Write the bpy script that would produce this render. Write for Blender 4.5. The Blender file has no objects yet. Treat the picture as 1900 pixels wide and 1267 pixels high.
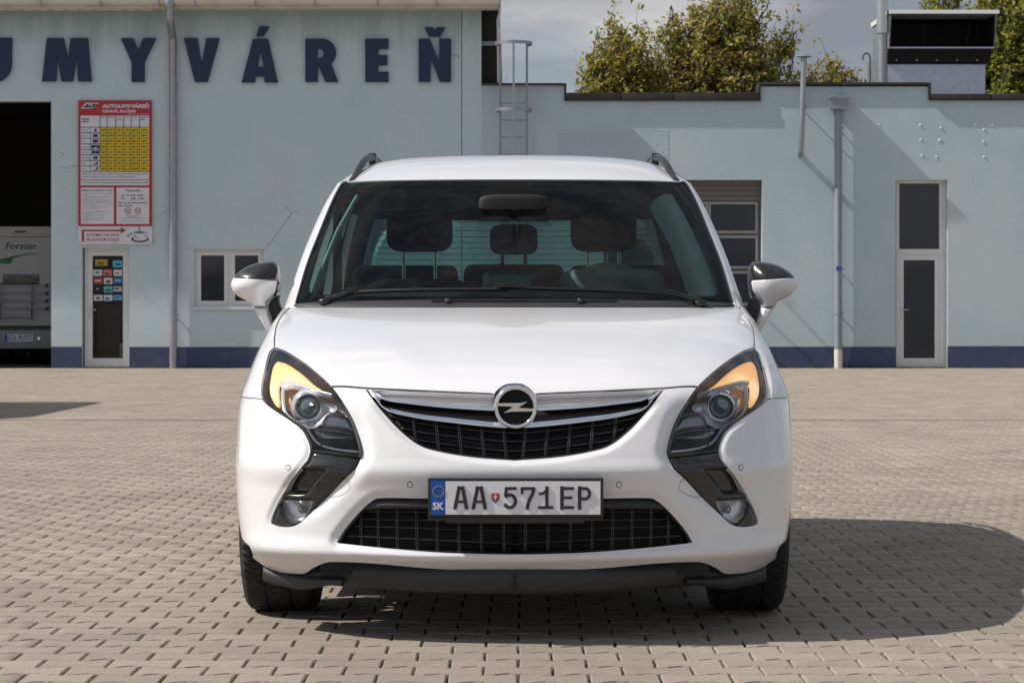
import bpy, bmesh, math, random
import numpy as np
from mathutils import Vector, Matrix
from mathutils.geometry import delaunay_2d_cdt

random.seed(7)
rng = np.random.default_rng(7)
SC = bpy.context.scene
COL = SC.collection
PI = math.pi

# ---------------------------------------------------------------- camera
CAM_H = 1.0            # lens height above the paving
LENS_F = 4575.0        # focal length expressed for a 1900 wide frame
HORIZON = 586.0
camd = bpy.data.cameras.new("camera")
cam = bpy.data.objects.new("camera", camd)
COL.objects.link(cam)
cam.location = (0, 0, CAM_H)
cam.rotation_euler = (math.radians(90), 0, 0)
camd.sensor_width = 36.0
camd.lens = 36.0 * LENS_F / 1900.0
camd.shift_y = -(633.5 - HORIZON) / 1900.0
camd.clip_start = 0.1
camd.clip_end = 2000
camd.dof.use_dof = True
camd.dof.focus_distance = 8.2
camd.dof.aperture_fstop = 22.0
SC.camera = cam

# ---------------------------------------------------------------- sun and sky
SUN_EL = math.radians(45.0)
SUN_AZ = math.radians(-83.0)      # from the camera's left, a little in front of the facade (0 = -Y side)
# direction TO the sun
sdir = Vector((math.cos(SUN_EL) * math.sin(SUN_AZ), -math.cos(SUN_EL) * math.cos(SUN_AZ), math.sin(SUN_EL)))
sun_l = bpy.data.lights.new("sun", 'SUN')
sun_l.energy = 4.6
sun_l.angle = math.radians(0.53)
sun_l.color = (1.0, 0.95, 0.88)
sun = bpy.data.objects.new("sun", sun_l)
sun.rotation_euler = sdir.to_track_quat('Z', 'Y').to_euler()
sun.location = sdir * 60
COL.objects.link(sun)

W = bpy.data.worlds.new("World")
SC.world = W
W.use_nodes = True
nt = W.node_tree
nt.nodes.clear()
out = nt.nodes.new('ShaderNodeOutputWorld')
bg = nt.nodes.new('ShaderNodeBackground')
sky = nt.nodes.new('ShaderNodeTexSky')
sky.sky_type = 'NISHITA'
sky.sun_disc = False
sky.sun_elevation = SUN_EL
sky.sun_rotation = math.atan2(sdir.x, sdir.y)
sky.air_density = 1.0
sky.dust_density = 1.5
tc = nt.nodes.new('ShaderNodeTexCoord')
mp = nt.nodes.new('ShaderNodeMapping')
mp.inputs['Scale'].default_value = (1.0, 1.0, 3.2)
n1 = nt.nodes.new('ShaderNodeTexNoise')
n1.inputs['Scale'].default_value = 3.1
n1.inputs['Detail'].default_value = 9
n1.inputs['Roughness'].default_value = 0.56
cr = nt.nodes.new('ShaderNodeValToRGB')
cr.color_ramp.elements[0].position = 0.33
cr.color_ramp.elements[0].color = (0.25, 0.25, 0.25, 1)
cr.color_ramp.elements[1].position = 0.58
cr.color_ramp.elements[1].color = (0.97, 0.97, 0.97, 1)
n2 = nt.nodes.new('ShaderNodeTexNoise')
n2.inputs['Scale'].default_value = 5.5
n2.inputs['Detail'].default_value = 7
cr2 = nt.nodes.new('ShaderNodeValToRGB')
cr2.color_ramp.elements[0].position = 0.42
cr2.color_ramp.elements[0].color = (2.1, 2.25, 2.65, 1)
cr2.color_ramp.elements[1].position = 0.61
cr2.color_ramp.elements[1].color = (5.2, 5.1, 5.1, 1)
mx = nt.nodes.new('ShaderNodeMix')
mx.data_type = 'RGBA'
nt.links.new(tc.outputs['Generated'], mp.inputs['Vector'])
nt.links.new(mp.outputs['Vector'], n1.inputs['Vector'])
nt.links.new(mp.outputs['Vector'], n2.inputs['Vector'])
nt.links.new(n1.outputs['Fac'], cr.inputs['Fac'])
nt.links.new(n2.outputs['Fac'], cr2.inputs['Fac'])
nt.links.new(cr.outputs['Color'], mx.inputs['Factor'])
nt.links.new(sky.outputs['Color'], mx.inputs['A'])
nt.links.new(cr2.outputs['Color'], mx.inputs['B'])
nt.links.new(mx.outputs['Result'], bg.inputs['Color'])
bg.inputs['Strength'].default_value = 0.112
nt.links.new(bg.outputs[0], out.inputs[0])

SC.view_settings.view_transform = 'Standard'
SC.view_settings.look = 'None'
SC.view_settings.exposure = 0.12
SC.view_settings.gamma = 1.0
SC.view_settings.use_curve_mapping = False
try:
    SC.cycles.max_bounces = 10
    SC.cycles.transparent_max_bounces = 24
    SC.cycles.use_denoising = True
except Exception:
    pass

# ---------------------------------------------------------------- materials
def lin(r, g, b):
    f = lambda c: (c / 255 / 12.92) if c / 255 <= 0.04045 else (((c / 255) + 0.055) / 1.055) ** 2.4
    return (f(r), f(g), f(b))

def mat(name, col, rough=0.6, metal=0.0, coat=0.0, var=0.0, vscale=3.0, var2=0.0, v2scale=40.0,
        bump=0.0, bscale=50.0, emit=None, estr=0.0, stain=None, stscale=0.8, stamt=0.5, island=0.0, spec=0.5,
        bdist=0.01, vmap=(1, 1, 1), rvar=0.0):
    m = bpy.data.materials.new(name)
    m.use_nodes = True
    t = m.node_tree
    b = t.nodes['Principled BSDF']
    b.inputs['Base Color'].default_value = (*col, 1)
    b.inputs['Roughness'].default_value = rough
    b.inputs['Metallic'].default_value = metal
    b.inputs['Coat Weight'].default_value = coat
    b.inputs['Coat Roughness'].default_value = 0.03
    b.inputs['Specular IOR Level'].default_value = spec
    N = t.nodes.new
    L = t.links.new
    cur = None
    geo = N('ShaderNodeNewGeometry')
    mpn = N('ShaderNodeMapping')
    mpn.inputs['Scale'].default_value = vmap
    L(geo.outputs['Position'], mpn.inputs['Vector'])
    def modulate(cur, fac_out, lo, hi):
        mr = N('ShaderNodeMapRange')
        mr.inputs['To Min'].default_value = lo
        mr.inputs['To Max'].default_value = hi
        L(fac_out, mr.inputs['Value'])
        hs = N('ShaderNodeVectorMath'); hs.operation = 'SCALE'
        if cur is None:
            hs.inputs[0].default_value = col
        else:
            L(cur, hs.inputs[0])
        L(mr.outputs[0], hs.inputs['Scale'])
        return hs.outputs[0]
    if var:
        n = N('ShaderNodeTexNoise'); n.inputs['Scale'].default_value = vscale; n.inputs['Detail'].default_value = 6
        n.inputs['Roughness'].default_value = 0.6
        L(mpn.outputs[0], n.inputs['Vector'])
        cur = modulate(cur, n.outputs['Fac'], 1 - var * 1.6, 1 + var * 1.6)
        if rvar:
            mr = N('ShaderNodeMapRange'); mr.inputs['To Min'].default_value = max(0.02, rough - rvar)
            mr.inputs['To Max'].default_value = rough + rvar
            L(n.outputs['Fac'], mr.inputs['Value']); L(mr.outputs[0], b.inputs['Roughness'])
    if var2:
        n = N('ShaderNodeTexNoise'); n.inputs['Scale'].default_value = v2scale; n.inputs['Detail'].default_value = 4
        L(geo.outputs['Position'], n.inputs['Vector'])
        cur = modulate(cur, n.outputs['Fac'], 1 - var2 * 1.6, 1 + var2 * 1.6)
    if island:
        cur = modulate(cur, geo.outputs['Random Per Island'], 1 - island, 1 + island)
        oi = N('ShaderNodeObjectInfo')
        cur = modulate(cur, oi.outputs['Random'], 1 - island * 0.7, 1 + island * 0.7)
    if stain is not None:
        n = N('ShaderNodeTexNoise'); n.inputs['Scale'].default_value = stscale; n.inputs['Detail'].default_value = 8
        n.inputs['Roughness'].default_value = 0.65
        L(mpn.outputs[0], n.inputs['Vector'])
        rp = N('ShaderNodeValToRGB')
        rp.color_ramp.elements[0].position = 0.5; rp.color_ramp.elements[1].position = 0.72
        L(n.outputs['Fac'], rp.inputs['Fac'])
        mu = N('ShaderNodeMath'); mu.operation = 'MULTIPLY'; mu.inputs[1].default_value = stamt
        L(rp.outputs[0], mu.inputs[0])
        mm = N('ShaderNodeMix'); mm.data_type = 'RGBA'
        if cur is None:
            mm.inputs['A'].default_value = (*col, 1)
        else:
            L(cur, mm.inputs['A'])
        mm.inputs['B'].default_value = (*stain, 1)
        L(mu.outputs[0], mm.inputs['Factor'])
        cur = mm.outputs['Result']
    if cur is not None:
        L(cur, b.inputs['Base Color'])
    if bump:
        n = N('ShaderNodeTexNoise'); n.inputs['Scale'].default_value = bscale; n.inputs['Detail'].default_value = 5
        L(geo.outputs['Position'], n.inputs['Vector'])
        bp = N('ShaderNodeBump'); bp.inputs['Strength'].default_value = bump; bp.inputs['Distance'].default_value = bdist
        L(n.outputs['Fac'], bp.inputs['Height'])
        L(bp.outputs[0], b.inputs['Normal'])
    if emit:
        b.inputs['Emission Color'].default_value = (*emit, 1)
        b.inputs['Emission Strength'].default_value = estr
    return m

def glass(name, tint, refl=1.0, rough=0.0, ior=1.5, dirt=0.0):
    m = bpy.data.materials.new(name)
    m.use_nodes = True
    t = m.node_tree
    t.nodes.clear()
    N = t.nodes.new; L = t.links.new
    o = N('ShaderNodeOutputMaterial'); tr = N('ShaderNodeBsdfTransparent'); gl = N('ShaderNodeBsdfGlossy')
    tr.inputs[0].default_value = (*tint, 1)
    gl.inputs['Roughness'].default_value = rough
    gl.inputs[0].default_value = (refl, refl, refl, 1)
    fr = N('ShaderNodeFresnel'); fr.inputs[0].default_value = ior
    mi = N('ShaderNodeMixShader')
    L(fr.outputs[0], mi.inputs[0]); L(tr.outputs[0], mi.inputs[1]); L(gl.outputs[0], mi.inputs[2])
    last = mi.outputs[0]
    if dirt:
        df = N('ShaderNodeBsdfDiffuse'); df.inputs[0].default_value = (0.5, 0.48, 0.44, 1)
        geo = N('ShaderNodeNewGeometry'); n = N('ShaderNodeTexNoise'); n.inputs['Scale'].default_value = 9
        n.inputs['Detail'].default_value = 10; n.inputs['Roughness'].default_value = 0.7
        L(geo.outputs['Position'], n.inputs['Vector'])
        mr = N('ShaderNodeMapRange'); mr.inputs['From Min'].default_value = 0.45; mr.inputs['From Max'].default_value = 0.8
        mr.inputs['To Max'].default_value = dirt
        L(n.outputs['Fac'], mr.inputs['Value'])
        m2 = N('ShaderNodeMixShader')
        L(mr.outputs[0], m2.inputs[0]); L(last, m2.inputs[1]); L(df.outputs[0], m2.inputs[2])
        last = m2.outputs[0]
    L(last, o.inputs[0])
    return m

M = {}
M['stucco'] = mat('stucco_pale_blue', (0.55, 0.672, 0.72), 0.9, var=0.12, vscale=0.55, var2=0.08, v2scale=35, bump=0.55, bscale=55,
                  bdist=0.02, stain=(0.53, 0.55, 0.56), stscale=0.55, stamt=0.6)
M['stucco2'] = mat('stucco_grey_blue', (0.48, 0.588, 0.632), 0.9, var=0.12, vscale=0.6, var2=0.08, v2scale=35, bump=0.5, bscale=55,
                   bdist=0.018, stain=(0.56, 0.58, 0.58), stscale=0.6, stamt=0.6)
def weather(m, ztop, amount, col):
    """grime that has run down the wall from its top edge"""
    t = m.node_tree; N = t.nodes.new; L = t.links.new
    b = t.nodes['Principled BSDF']
    src = b.inputs['Base Color'].links[0].from_socket
    geo = N('ShaderNodeNewGeometry'); sp = N('ShaderNodeSeparateXYZ'); L(geo.outputs['Position'], sp.inputs[0])
    mp_ = N('ShaderNodeMapping'); mp_.inputs['Scale'].default_value = (3.2, 1, 0.45); L(geo.outputs['Position'], mp_.inputs[0])
    n = N('ShaderNodeTexNoise'); n.inputs['Scale'].default_value = 1.0; n.inputs['Detail'].default_value = 8; n.inputs['Roughness'].default_value = 0.62
    L(mp_.outputs[0], n.inputs['Vector'])
    mr = N('ShaderNodeMapRange'); mr.inputs['From Min'].default_value = ztop - 1.5; mr.inputs['From Max'].default_value = ztop
    mr.inputs['To Min'].default_value = -0.55; mr.inputs['To Max'].default_value = 0.55
    L(sp.outputs['Z'], mr.inputs['Value'])
    ad = N('ShaderNodeMath'); ad.operation = 'ADD'; L(mr.outputs[0], ad.inputs[0]); L(n.outputs['Fac'], ad.inputs[1])
    rp = N('ShaderNodeMapRange'); rp.inputs['From Min'].default_value = 0.45; rp.inputs['From Max'].default_value = 1.0; rp.inputs['To Max'].default_value = amount
    L(ad.outputs[0], rp.inputs['Value'])
    # splashed dirt at the foot of the wall
    m2 = N('ShaderNodeMapRange'); m2.inputs['From Min'].default_value = 0.40; m2.inputs['From Max'].default_value = 1.3
    m2.inputs['To Min'].default_value = 0.38; m2.inputs['To Max'].default_value = -0.3; L(sp.outputs['Z'], m2.inputs['Value'])
    n3 = N('ShaderNodeTexNoise'); n3.inputs['Scale'].default_value = 1.7; n3.inputs['Detail'].default_value = 8
    L(geo.outputs['Position'], n3.inputs['Vector'])
    a2 = N('ShaderNodeMath'); a2.operation = 'MULTIPLY'; L(m2.outputs[0], a2.inputs[0]); L(n3.outputs['Fac'], a2.inputs[1])
    c2 = N('ShaderNodeMath'); c2.operation = 'MAXIMUM'; c2.inputs[1].default_value = 0; L(a2.outputs[0], c2.inputs[0])
    mx1 = N('ShaderNodeMix'); mx1.data_type = 'RGBA'; L(rp.outputs[0], mx1.inputs['Factor']); L(src, mx1.inputs['A']); mx1.inputs['B'].default_value = (*col, 1)
    mx2 = N('ShaderNodeMix'); mx2.data_type = 'RGBA'; L(c2.outputs[0], mx2.inputs['Factor']); L(mx1.outputs['Result'], mx2.inputs['A']); mx2.inputs['B'].default_value = (0.50, 0.47, 0.38, 1)
    L(mx2.outputs['Result'], b.inputs['Base Color'])
weather(M['stucco'], 6.85, 0.62, (0.20, 0.285, 0.28))
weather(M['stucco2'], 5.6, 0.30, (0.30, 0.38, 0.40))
M['stucco_patch'] = mat('stucco_repainted', (0.44, 0.535, 0.585), 0.9, var=0.08, vscale=1.2, var2=0.06, v2scale=35, bump=0.8, bscale=38, bdist=0.02)
M['algae'] = mat('stucco_algae', (0.215, 0.30, 0.29), 0.95, var=0.10, vscale=1.6, bump=0.8, bscale=38, bdist=0.02)
M['plinth'] = mat('navy_plinth', (0.043, 0.066, 0.135), 0.8, var=0.12, vscale=1.5, bump=0.7, bscale=40, bdist=0.015,
                  stain=(0.12, 0.12, 0.14), stscale=2.0, stamt=0.5)
M['letter'] = mat('letter_navy', (0.010, 0.027, 0.075), 0.6, var=0.1, vscale=2)
M['pvc'] = mat('white_pvc', (0.70, 0.69, 0.70), 0.4, var=0.04, vscale=2)
M['dark_glass'] = mat('dark_pane', (0.020, 0.024, 0.034), 0.06, spec=0.5, var=0.35, vscale=1.1, bump=0.04, bscale=1.5, bdist=0.05)
M['crack'] = mat('crack_grey', (0.16, 0.19, 0.20), 0.9)  # grey of the fine crack lines in the wall
M['coping'] = mat('tar_coping', (0.030, 0.026, 0.027), 0.6, var=0.35, vscale=6, bump=0.5, bscale=20)
M['zinc'] = mat('zinc', (0.36, 0.38, 0.41), 0.42, 0.75, var=0.15, vscale=3, rvar=0.12)
M['zinc_pipe'] = mat('painted_grey_pipe', (0.27, 0.29, 0.33), 0.45, 0.2, var=0.12, vscale=3)
M['galv'] = mat('galvanised', (0.50, 0.54, 0.60), 0.38, 0.85, var=0.2, vscale=9, var2=0.12, v2scale=40, rvar=0.12)
M['white_gutter'] = mat('cream_gutter', (0.66, 0.61, 0.54), 0.55, var=0.06, vscale=2, stain=(0.35, 0.22, 0.12), stscale=2.5, stamt=0.35)
M['brown_board'] = mat('dark_cladding', (0.016, 0.012, 0.010), 0.8, var=0.3, vscale=4)
M['black'] = mat('matt_black', (0.008, 0.008, 0.009), 0.7)
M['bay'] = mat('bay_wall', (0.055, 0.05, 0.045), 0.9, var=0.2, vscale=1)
M['shutter'] = mat('sectional_grey', (0.31, 0.30, 0.30), 0.5, var=0.06, vscale=2)
M['shutter_slat'] = mat('sectional_slat', (0.16, 0.145, 0.14), 0.6, var=0.08, vscale=2)
M['bark'] = mat('bark', (0.07, 0.055, 0.045), 0.95, var=0.25, vscale=6, bump=0.5, bscale=25)
M['anchor'] = mat('anchor_patch', (0.56, 0.63, 0.65), 0.9, var=0.08, vscale=5)
M['red'] = mat('sign_red', (0.42, 0.025, 0.035), 0.5, var=0.05, vscale=4)
M['white_sign'] = mat('sign_white', (0.68, 0.68, 0.74), 0.5, var=0.03, vscale=4)
M['yellow'] = mat('sign_yellow', (0.78, 0.56, 0.02), 0.5, var=0.04, vscale=4)
M['ink'] = mat('sign_ink', (0.02, 0.022, 0.035), 0.6)
M['ink_grey'] = mat('sign_ink_grey', (0.10, 0.10, 0.13), 0.6)
M['navy_ink'] = mat('sign_navy', (0.015, 0.03, 0.12), 0.5)

def paver_mat():
    m = mat('concrete_paver', (0.300, 0.254, 0.208), 0.9, var=0.17, vscale=0.8, var2=0.26, v2scale=110, bump=0.8, bscale=200,
            bdist=0.006, island=0.12, stain=(0.17, 0.145, 0.12), stscale=1.3, stamt=0.45)
    return m
M['paver'] = paver_mat()
M['joint'] = mat('joint_sand', (0.10, 0.08, 0.052), 1.0, var=0.35, vscale=9, var2=0.3, v2scale=140,
                 stain=(0.055, 0.075, 0.018), stscale=5.0, stamt=0.8, bump=0.8, bscale=200, bdist=0.006)
M['moss'] = mat('moss_green', (0.135, 0.13, 0.028), 0.9, island=0.5)
M['ground'] = mat('far_ground', (0.22, 0.20, 0.17), 0.95, var=0.15, vscale=0.5, var2=0.1, v2scale=20)

# car
M['paint'] = mat('white_paint', (0.735, 0.735, 0.75), 0.30, coat=1.0, var=0.012, vscale=6)
M['gloss_black'] = mat('gloss_black', (0.008, 0.008, 0.009), 0.12, coat=0.8)
M['cap_black'] = mat('mirror_cap_black', (0.012, 0.011, 0.012), 0.28, coat=0.5)
M['plastic'] = mat('grey_black_plastic', (0.028, 0.028, 0.031), 0.55, var=0.15, vscale=12, bump=0.15, bscale=400, bdist=0.001)
M['plastic_dk'] = mat('black_plastic', (0.010, 0.010, 0.011), 0.38)
M['lattice'] = mat('grille_black', (0.016, 0.016, 0.018), 0.22, spec=0.7)
M['badge_black'] = mat('badge_black', (0.006, 0.006, 0.007), 0.5, spec=0.25)
M['rubber'] = mat('tyre_rubber', (0.018, 0.017, 0.017), 0.75, var=0.25, vscale=9)
M['chrome'] = mat('chrome', (0.82, 0.83, 0.85), 0.07, 1.0)
M['satin'] = mat('satin_silver', (0.55, 0.55, 0.57), 0.25, 0.9)
M['housing'] = mat('lamp_housing', (0.10, 0.097, 0.098), 0.30, 0.5)
M['lamp_dark'] = mat('lamp_dark_chrome', (0.30, 0.31, 0.33), 0.25, 0.7)
M['lamp_silver'] = mat('lamp_silver', (0.80, 0.80, 0.82), 0.22, 0.55)
M['clear'] = glass('lamp_lens', (0.93, 0.94, 0.95), 0.8, 0.02, 1.45)
M['projector'] = mat('projector_glass', (0.16, 0.24, 0.25), 0.05, 0.35, coat=1.0, spec=1.0)
M['windscreen'] = glass('windscreen_glass', (0.47, 0.66, 0.62), 0.30, 0.0, 1.42, dirt=0.02)
M['side_glass'] = glass('side_glass', (0.42, 0.52, 0.50), 0.9, 0.0, 1.5)
M['rear_glass'] = glass('rear_glass', (0.36, 0.56, 0.54), 0.9, 0.0, 1.5)
M['frit'] = mat('black_frit', (0.006, 0.006, 0.007), 0.18, spec=0.35)
M['cloth'] = mat('seat_cloth', (0.012, 0.011, 0.012), 0.95, var=0.1, vscale=30)
M['dash'] = mat('dash_plastic', (0.022, 0.024, 0.025), 0.7)
M['dash_grey'] = mat('dash_grey', (0.20, 0.205, 0.20), 0.6)
M['trim_light'] = mat('pillar_trim', (0.68, 0.69, 0.66), 0.8)
M['headliner'] = mat('headliner', (0.13, 0.13, 0.13), 0.95)
M['lining'] = mat('cabin_lining', (0.05, 0.05, 0.05), 0.9)
M['plate_white'] = mat('plate_white', (0.78, 0.78, 0.81), 0.35, var=0.03, vscale=10)
M['plate_blue'] = mat('plate_blue', (0.006, 0.09, 0.42), 0.35)
M['eu_yellow'] = mat('eu_yellow', (0.55, 0.45, 0.05), 0.5)
M['shield_red'] = mat('shield_red', (0.40, 0.05, 0.03), 0.5)
M['shield_blue'] = mat('shield_blue', (0.02, 0.10, 0.40), 0.5)
M['metal_grey'] = mat('steel_grey', (0.35, 0.35, 0.37), 0.35, 0.8)

BULB = (0.772, 0.36, 0.815)     # where the bulb of the turn lamp sits, in car coordinates
def amber_mat():
    m = bpy.data.materials.new('lit_amber_lamp')
    m.use_nodes = True
    t = m.node_tree; b = t.nodes['Principled BSDF']
    N = t.nodes.new; L = t.links.new
    geo = N('ShaderNodeNewGeometry')
    vo = N('ShaderNodeTexVoronoi'); vo.inputs['Scale'].default_value = 210
    vo.inputs['Randomness'].default_value = 0.25
    L(geo.outputs['Position'], vo.inputs['Vector'])
    rp = N('ShaderNodeValToRGB')
    rp.color_ramp.elements[0].position = 0.1; rp.color_ramp.elements[0].color = (1.0, 0.80, 0.52, 1)
    rp.color_ramp.elements[1].position = 0.75; rp.color_ramp.elements[1].color = (0.85, 0.45, 0.14, 1)
    L(vo.outputs['Distance'], rp.inputs['Fac'])
    L(rp.outputs[0], b.inputs['Base Color'])
    L(rp.outputs[0], b.inputs['Base Color'])
    tcn = N('ShaderNodeTexCoord')
    ab = N('ShaderNodeVectorMath'); ab.operation = 'ABSOLUTE'; L(tcn.outputs['Object'], ab.inputs[0])
    ds = N('ShaderNodeVectorMath'); ds.operation = 'DISTANCE'; ds.inputs[1].default_value = BULB
    L(ab.outputs[0], ds.inputs[0])
    mr = N('ShaderNodeMapRange'); mr.inputs['From Min'].default_value = 0.015; mr.inputs['From Max'].default_value = 0.105
    mr.inputs['To Min'].default_value = 1.0; mr.inputs['To Max'].default_value = 0.0; L(ds.outputs['Value'], mr.inputs['Value'])
    r2 = N('ShaderNodeValToRGB'); r2.color_ramp.elements[0].color = (0.88, 0.52, 0.20, 1); r2.color_ramp.elements[1].color = (1.0, 0.93, 0.76, 1)
    e = r2.color_ramp.elements.new(0.45); e.color = (1.0, 0.80, 0.50, 1)
    L(mr.outputs[0], r2.inputs['Fac'])
    mlt = N('ShaderNodeMix'); mlt.data_type = 'RGBA'; mlt.blend_type = 'MULTIPLY'; mlt.inputs['Factor'].default_value = 0.30
    L(r2.outputs[0], mlt.inputs['A']); L(rp.outputs[0], mlt.inputs['B'])
    L(mlt.outputs['Result'], b.inputs['Emission Color'])
    b.inputs['Emission Strength'].default_value = 0.80
    b.inputs['Roughness'].default_value = 0.25
    bp = N('ShaderNodeBump'); bp.inputs['Strength'].default_value = 0.4; bp.inputs['Distance'].default_value = 0.002
    L(vo.outputs['Distance'], bp.inputs['Height']); L(bp.outputs[0], b.inputs['Normal'])
    return m
M['amber'] = amber_mat()

def leaf_mat(name, c1, c2):
    m = bpy.data.materials.new(name)
    m.use_nodes = True
    t = m.node_tree; b = t.nodes['Principled BSDF']
    N = t.nodes.new; L = t.links.new
    geo = N('ShaderNodeNewGeometry')
    rp = N('ShaderNodeValToRGB')
    rp.color_ramp.elements[0].color = (*c1, 1); rp.color_ramp.elements[1].color = (*c2, 1)
    L(geo.outputs['Random Per Island'], rp.inputs['Fac'])
    L(rp.outputs[0], b.inputs['Base Color'])
    b.inputs['Roughness'].default_value = 0.6
    tl = N('ShaderNodeBsdfTranslucent'); L(rp.outputs[0], tl.inputs[0])
    ms = N('ShaderNodeMixShader'); ms.inputs[0].default_value = 0.42
    L(b.outputs[0], ms.inputs[1]); L(tl.outputs[0], ms.inputs[2])
    L(ms.outputs[0], t.nodes['Material Output'].inputs[0])
    return m
M['leaf'] = leaf_mat('walnut_leaves', (0.20, 0.205, 0.035), (0.44, 0.36, 0.09))
M['leaf2'] = leaf_mat('green_leaves', (0.15, 0.19, 0.028), (0.36, 0.34, 0.07))

# ---------------------------------------------------------------- helpers
def mk(name, verts, faces, m, parent=None, smooth=False, loc=None):
    me = bpy.data.meshes.new(name)
    me.from_pydata([tuple(map(float, v)) for v in verts], [], [tuple(int(i) for i in f) for f in faces])
    me.materials.append(m)
    if smooth:
        me.polygons.foreach_set('use_smooth', [True] * len(me.polygons))
    me.update()
    o = bpy.data.objects.new(name, me)
    COL.objects.link(o)
    if parent is not None:
        o.parent = parent
    if loc is not None:
        o.location = loc
    return o

def tag(o, label, cat, group=None, kind=None):
    if label: o['label'] = label
    if cat: o['category'] = cat
    if group: o['group'] = group
    if kind: o['kind'] = kind
    return o

def thing(name, label, cat, loc=(0, 0, 0), group=None):
    o = bpy.data.objects.new(name, None)
    o.empty_display_size = 0.2
    COL.objects.link(o)
    o.location = loc
    tag(o, label, cat, group)
    return o

class MB:
    """collects geometry for one mesh object (coordinates relative to its thing)"""
    def __init__(s):
        s.v = []; s.f = []
    def add(s, v, f):
        n = len(s.v)
        s.v += [tuple(p) for p in v]
        s.f += [tuple(i + n for i in q) for q in f]
        return s
    def box(s, x0, x1, y0, y1, z0, z1, bev=0.0):
        if bev <= 0:
            v = [(x0, y0, z0), (x1, y0, z0), (x1, y1, z0), (x0, y1, z0), (x0, y0, z1), (x1, y0, z1), (x1, y1, z1), (x0, y1, z1)]
            f = [(0, 3, 2, 1), (4, 5, 6, 7), (0, 1, 5, 4), (1, 2, 6, 5), (2, 3, 7, 6), (3, 0, 4, 7)]
            return s.add(v, f)
        bm = bmesh.new()
        bmesh.ops.create_cube(bm, size=1)
        for q in bm.verts:
            q.co = ((x0 + x1) / 2 + q.co.x * (x1 - x0), (y0 + y1) / 2 + q.co.y * (y1 - y0), (z0 + z1) / 2 + q.co.z * (z1 - z0))
        bmesh.ops.bevel(bm, geom=bm.edges[:], offset=bev, segments=2, affect='EDGES', profile=0.6)
        bm.verts.index_update()
        v = [tuple(q.co) for q in bm.verts]
        f = [tuple(q.index for q in p.verts) for p in bm.faces]
        bm.free()
        return s.add(v, f)
    def tube(s, pts, r, n=10, cap=True):
        pts = [Vector(p) for p in pts]
        rs = r if isinstance(r, (list, tuple)) else [r] * len(pts)
        v = []; f = []
        prev = None
        for i, p in enumerate(pts):
            d = (pts[min(i + 1, len(pts) - 1)] - pts[max(i - 1, 0)]).normalized()
            a = Vector((0, 0, 1)) if abs(d.z) < 0.9 else Vector((0, 1, 0))
            if prev is not None:
                u = prev - d * prev.dot(d)
                u = u.normalized() if u.length > 1e-6 else d.cross(a).normalized()
            else:
                u = d.cross(a).normalized()
            prev = u
            w = d.cross(u)
            for k in range(n):
                an = 2 * PI * k / n
                v.append(tuple(p + (u * math.cos(an) + w * math.sin(an)) * rs[i]))
        for i in range(len(pts) - 1):
            for k in range(n):
                k2 = (k + 1) % n
                f.append((i * n + k, i * n + k2, (i + 1) * n + k2, (i + 1) * n + k))
        if cap:
            f.append(tuple(range(n - 1, -1, -1)))
            f.append(tuple(range((len(pts) - 1) * n, len(pts) * n)))
        return s.add(v, f)
    def prism(s, poly, y0, y1):
        """poly: list of (x,z) outline, extruded from y0 (front) to y1"""
        n = len(poly)
        ar = sum(poly[i][0] * poly[(i + 1) % n][1] - poly[(i + 1) % n][0] * poly[i][1] for i in range(n))
        if ar < 0:
            poly = poly[::-1]
        v = [(x, y0, z) for x, z in poly] + [(x, y1, z) for x, z in poly]
        f = [tuple(range(n)), tuple(range(2 * n - 1, n - 1, -1))]
        for i in range(n):
            j = (i + 1) % n
            f.append((i, i + n, j + n, j))
        return s.add(v, f)
    def prism_x(s, poly, x0, x1):
        """poly: list of (y,z) outline, extruded along x"""
        n = len(poly)
        v = [(x0, y, z) for y, z in poly] + [(x1, y, z) for y, z in poly]
        f = [tuple(range(n)), tuple(range(2 * n - 1, n - 1, -1))]
        for i in range(n):
            j = (i + 1) % n
            f.append((i, i + n, j + n, j))
        return s.add(v, f)
    def lathe(s, prof, cx, cy, cz, axis='y', n=32):
        """prof: list of (r, h) revolved about an axis through (cx,cy,cz)"""
        v = []; f = []
        for r, h in prof:
            for k in range(n):
                a = 2 * PI * k / n
                c, q = r * math.cos(a), r * math.sin(a)
                if axis == 'y': v.append((cx + c, cy + h, cz + q))
                elif axis == 'x': v.append((cx + h, cy + c, cz + q))
                else: v.append((cx + c, cy + q, cz + h))
        for i in range(len(prof) - 1):
            for k in range(n):
                k2 = (k + 1) % n
                f.append((i * n + k, i * n + k2, (i + 1) * n + k2, (i + 1) * n + k))
        return s.add(v, f)
    def squad(s, c, h, e1=0.5, e2=0.5, n=20):
        """superquadric: soft box at centre c with half sizes h"""
        sp = lambda a, e: math.copysign(abs(a) ** e, a)
        v = []; f = []
        m = n // 2
        for i in range(m + 1):
            et = -PI / 2 + PI * i / m
            for k in range(n):
                om = -PI + 2 * PI * k / n
                v.append((c[0] + h[0] * sp(math.cos(et), e1) * sp(math.cos(om), e2),
                          c[1] + h[1] * sp(math.cos(et), e1) * sp(math.sin(om), e2),
                          c[2] + h[2] * sp(math.sin(et), e1)))
        for i in range(m):
            for k in range(n):
                k2 = (k + 1) % n
                f.append((i * n + k, i * n + k2, (i + 1) * n + k2, (i + 1) * n + k))
        return s.add(v, f)
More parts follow.
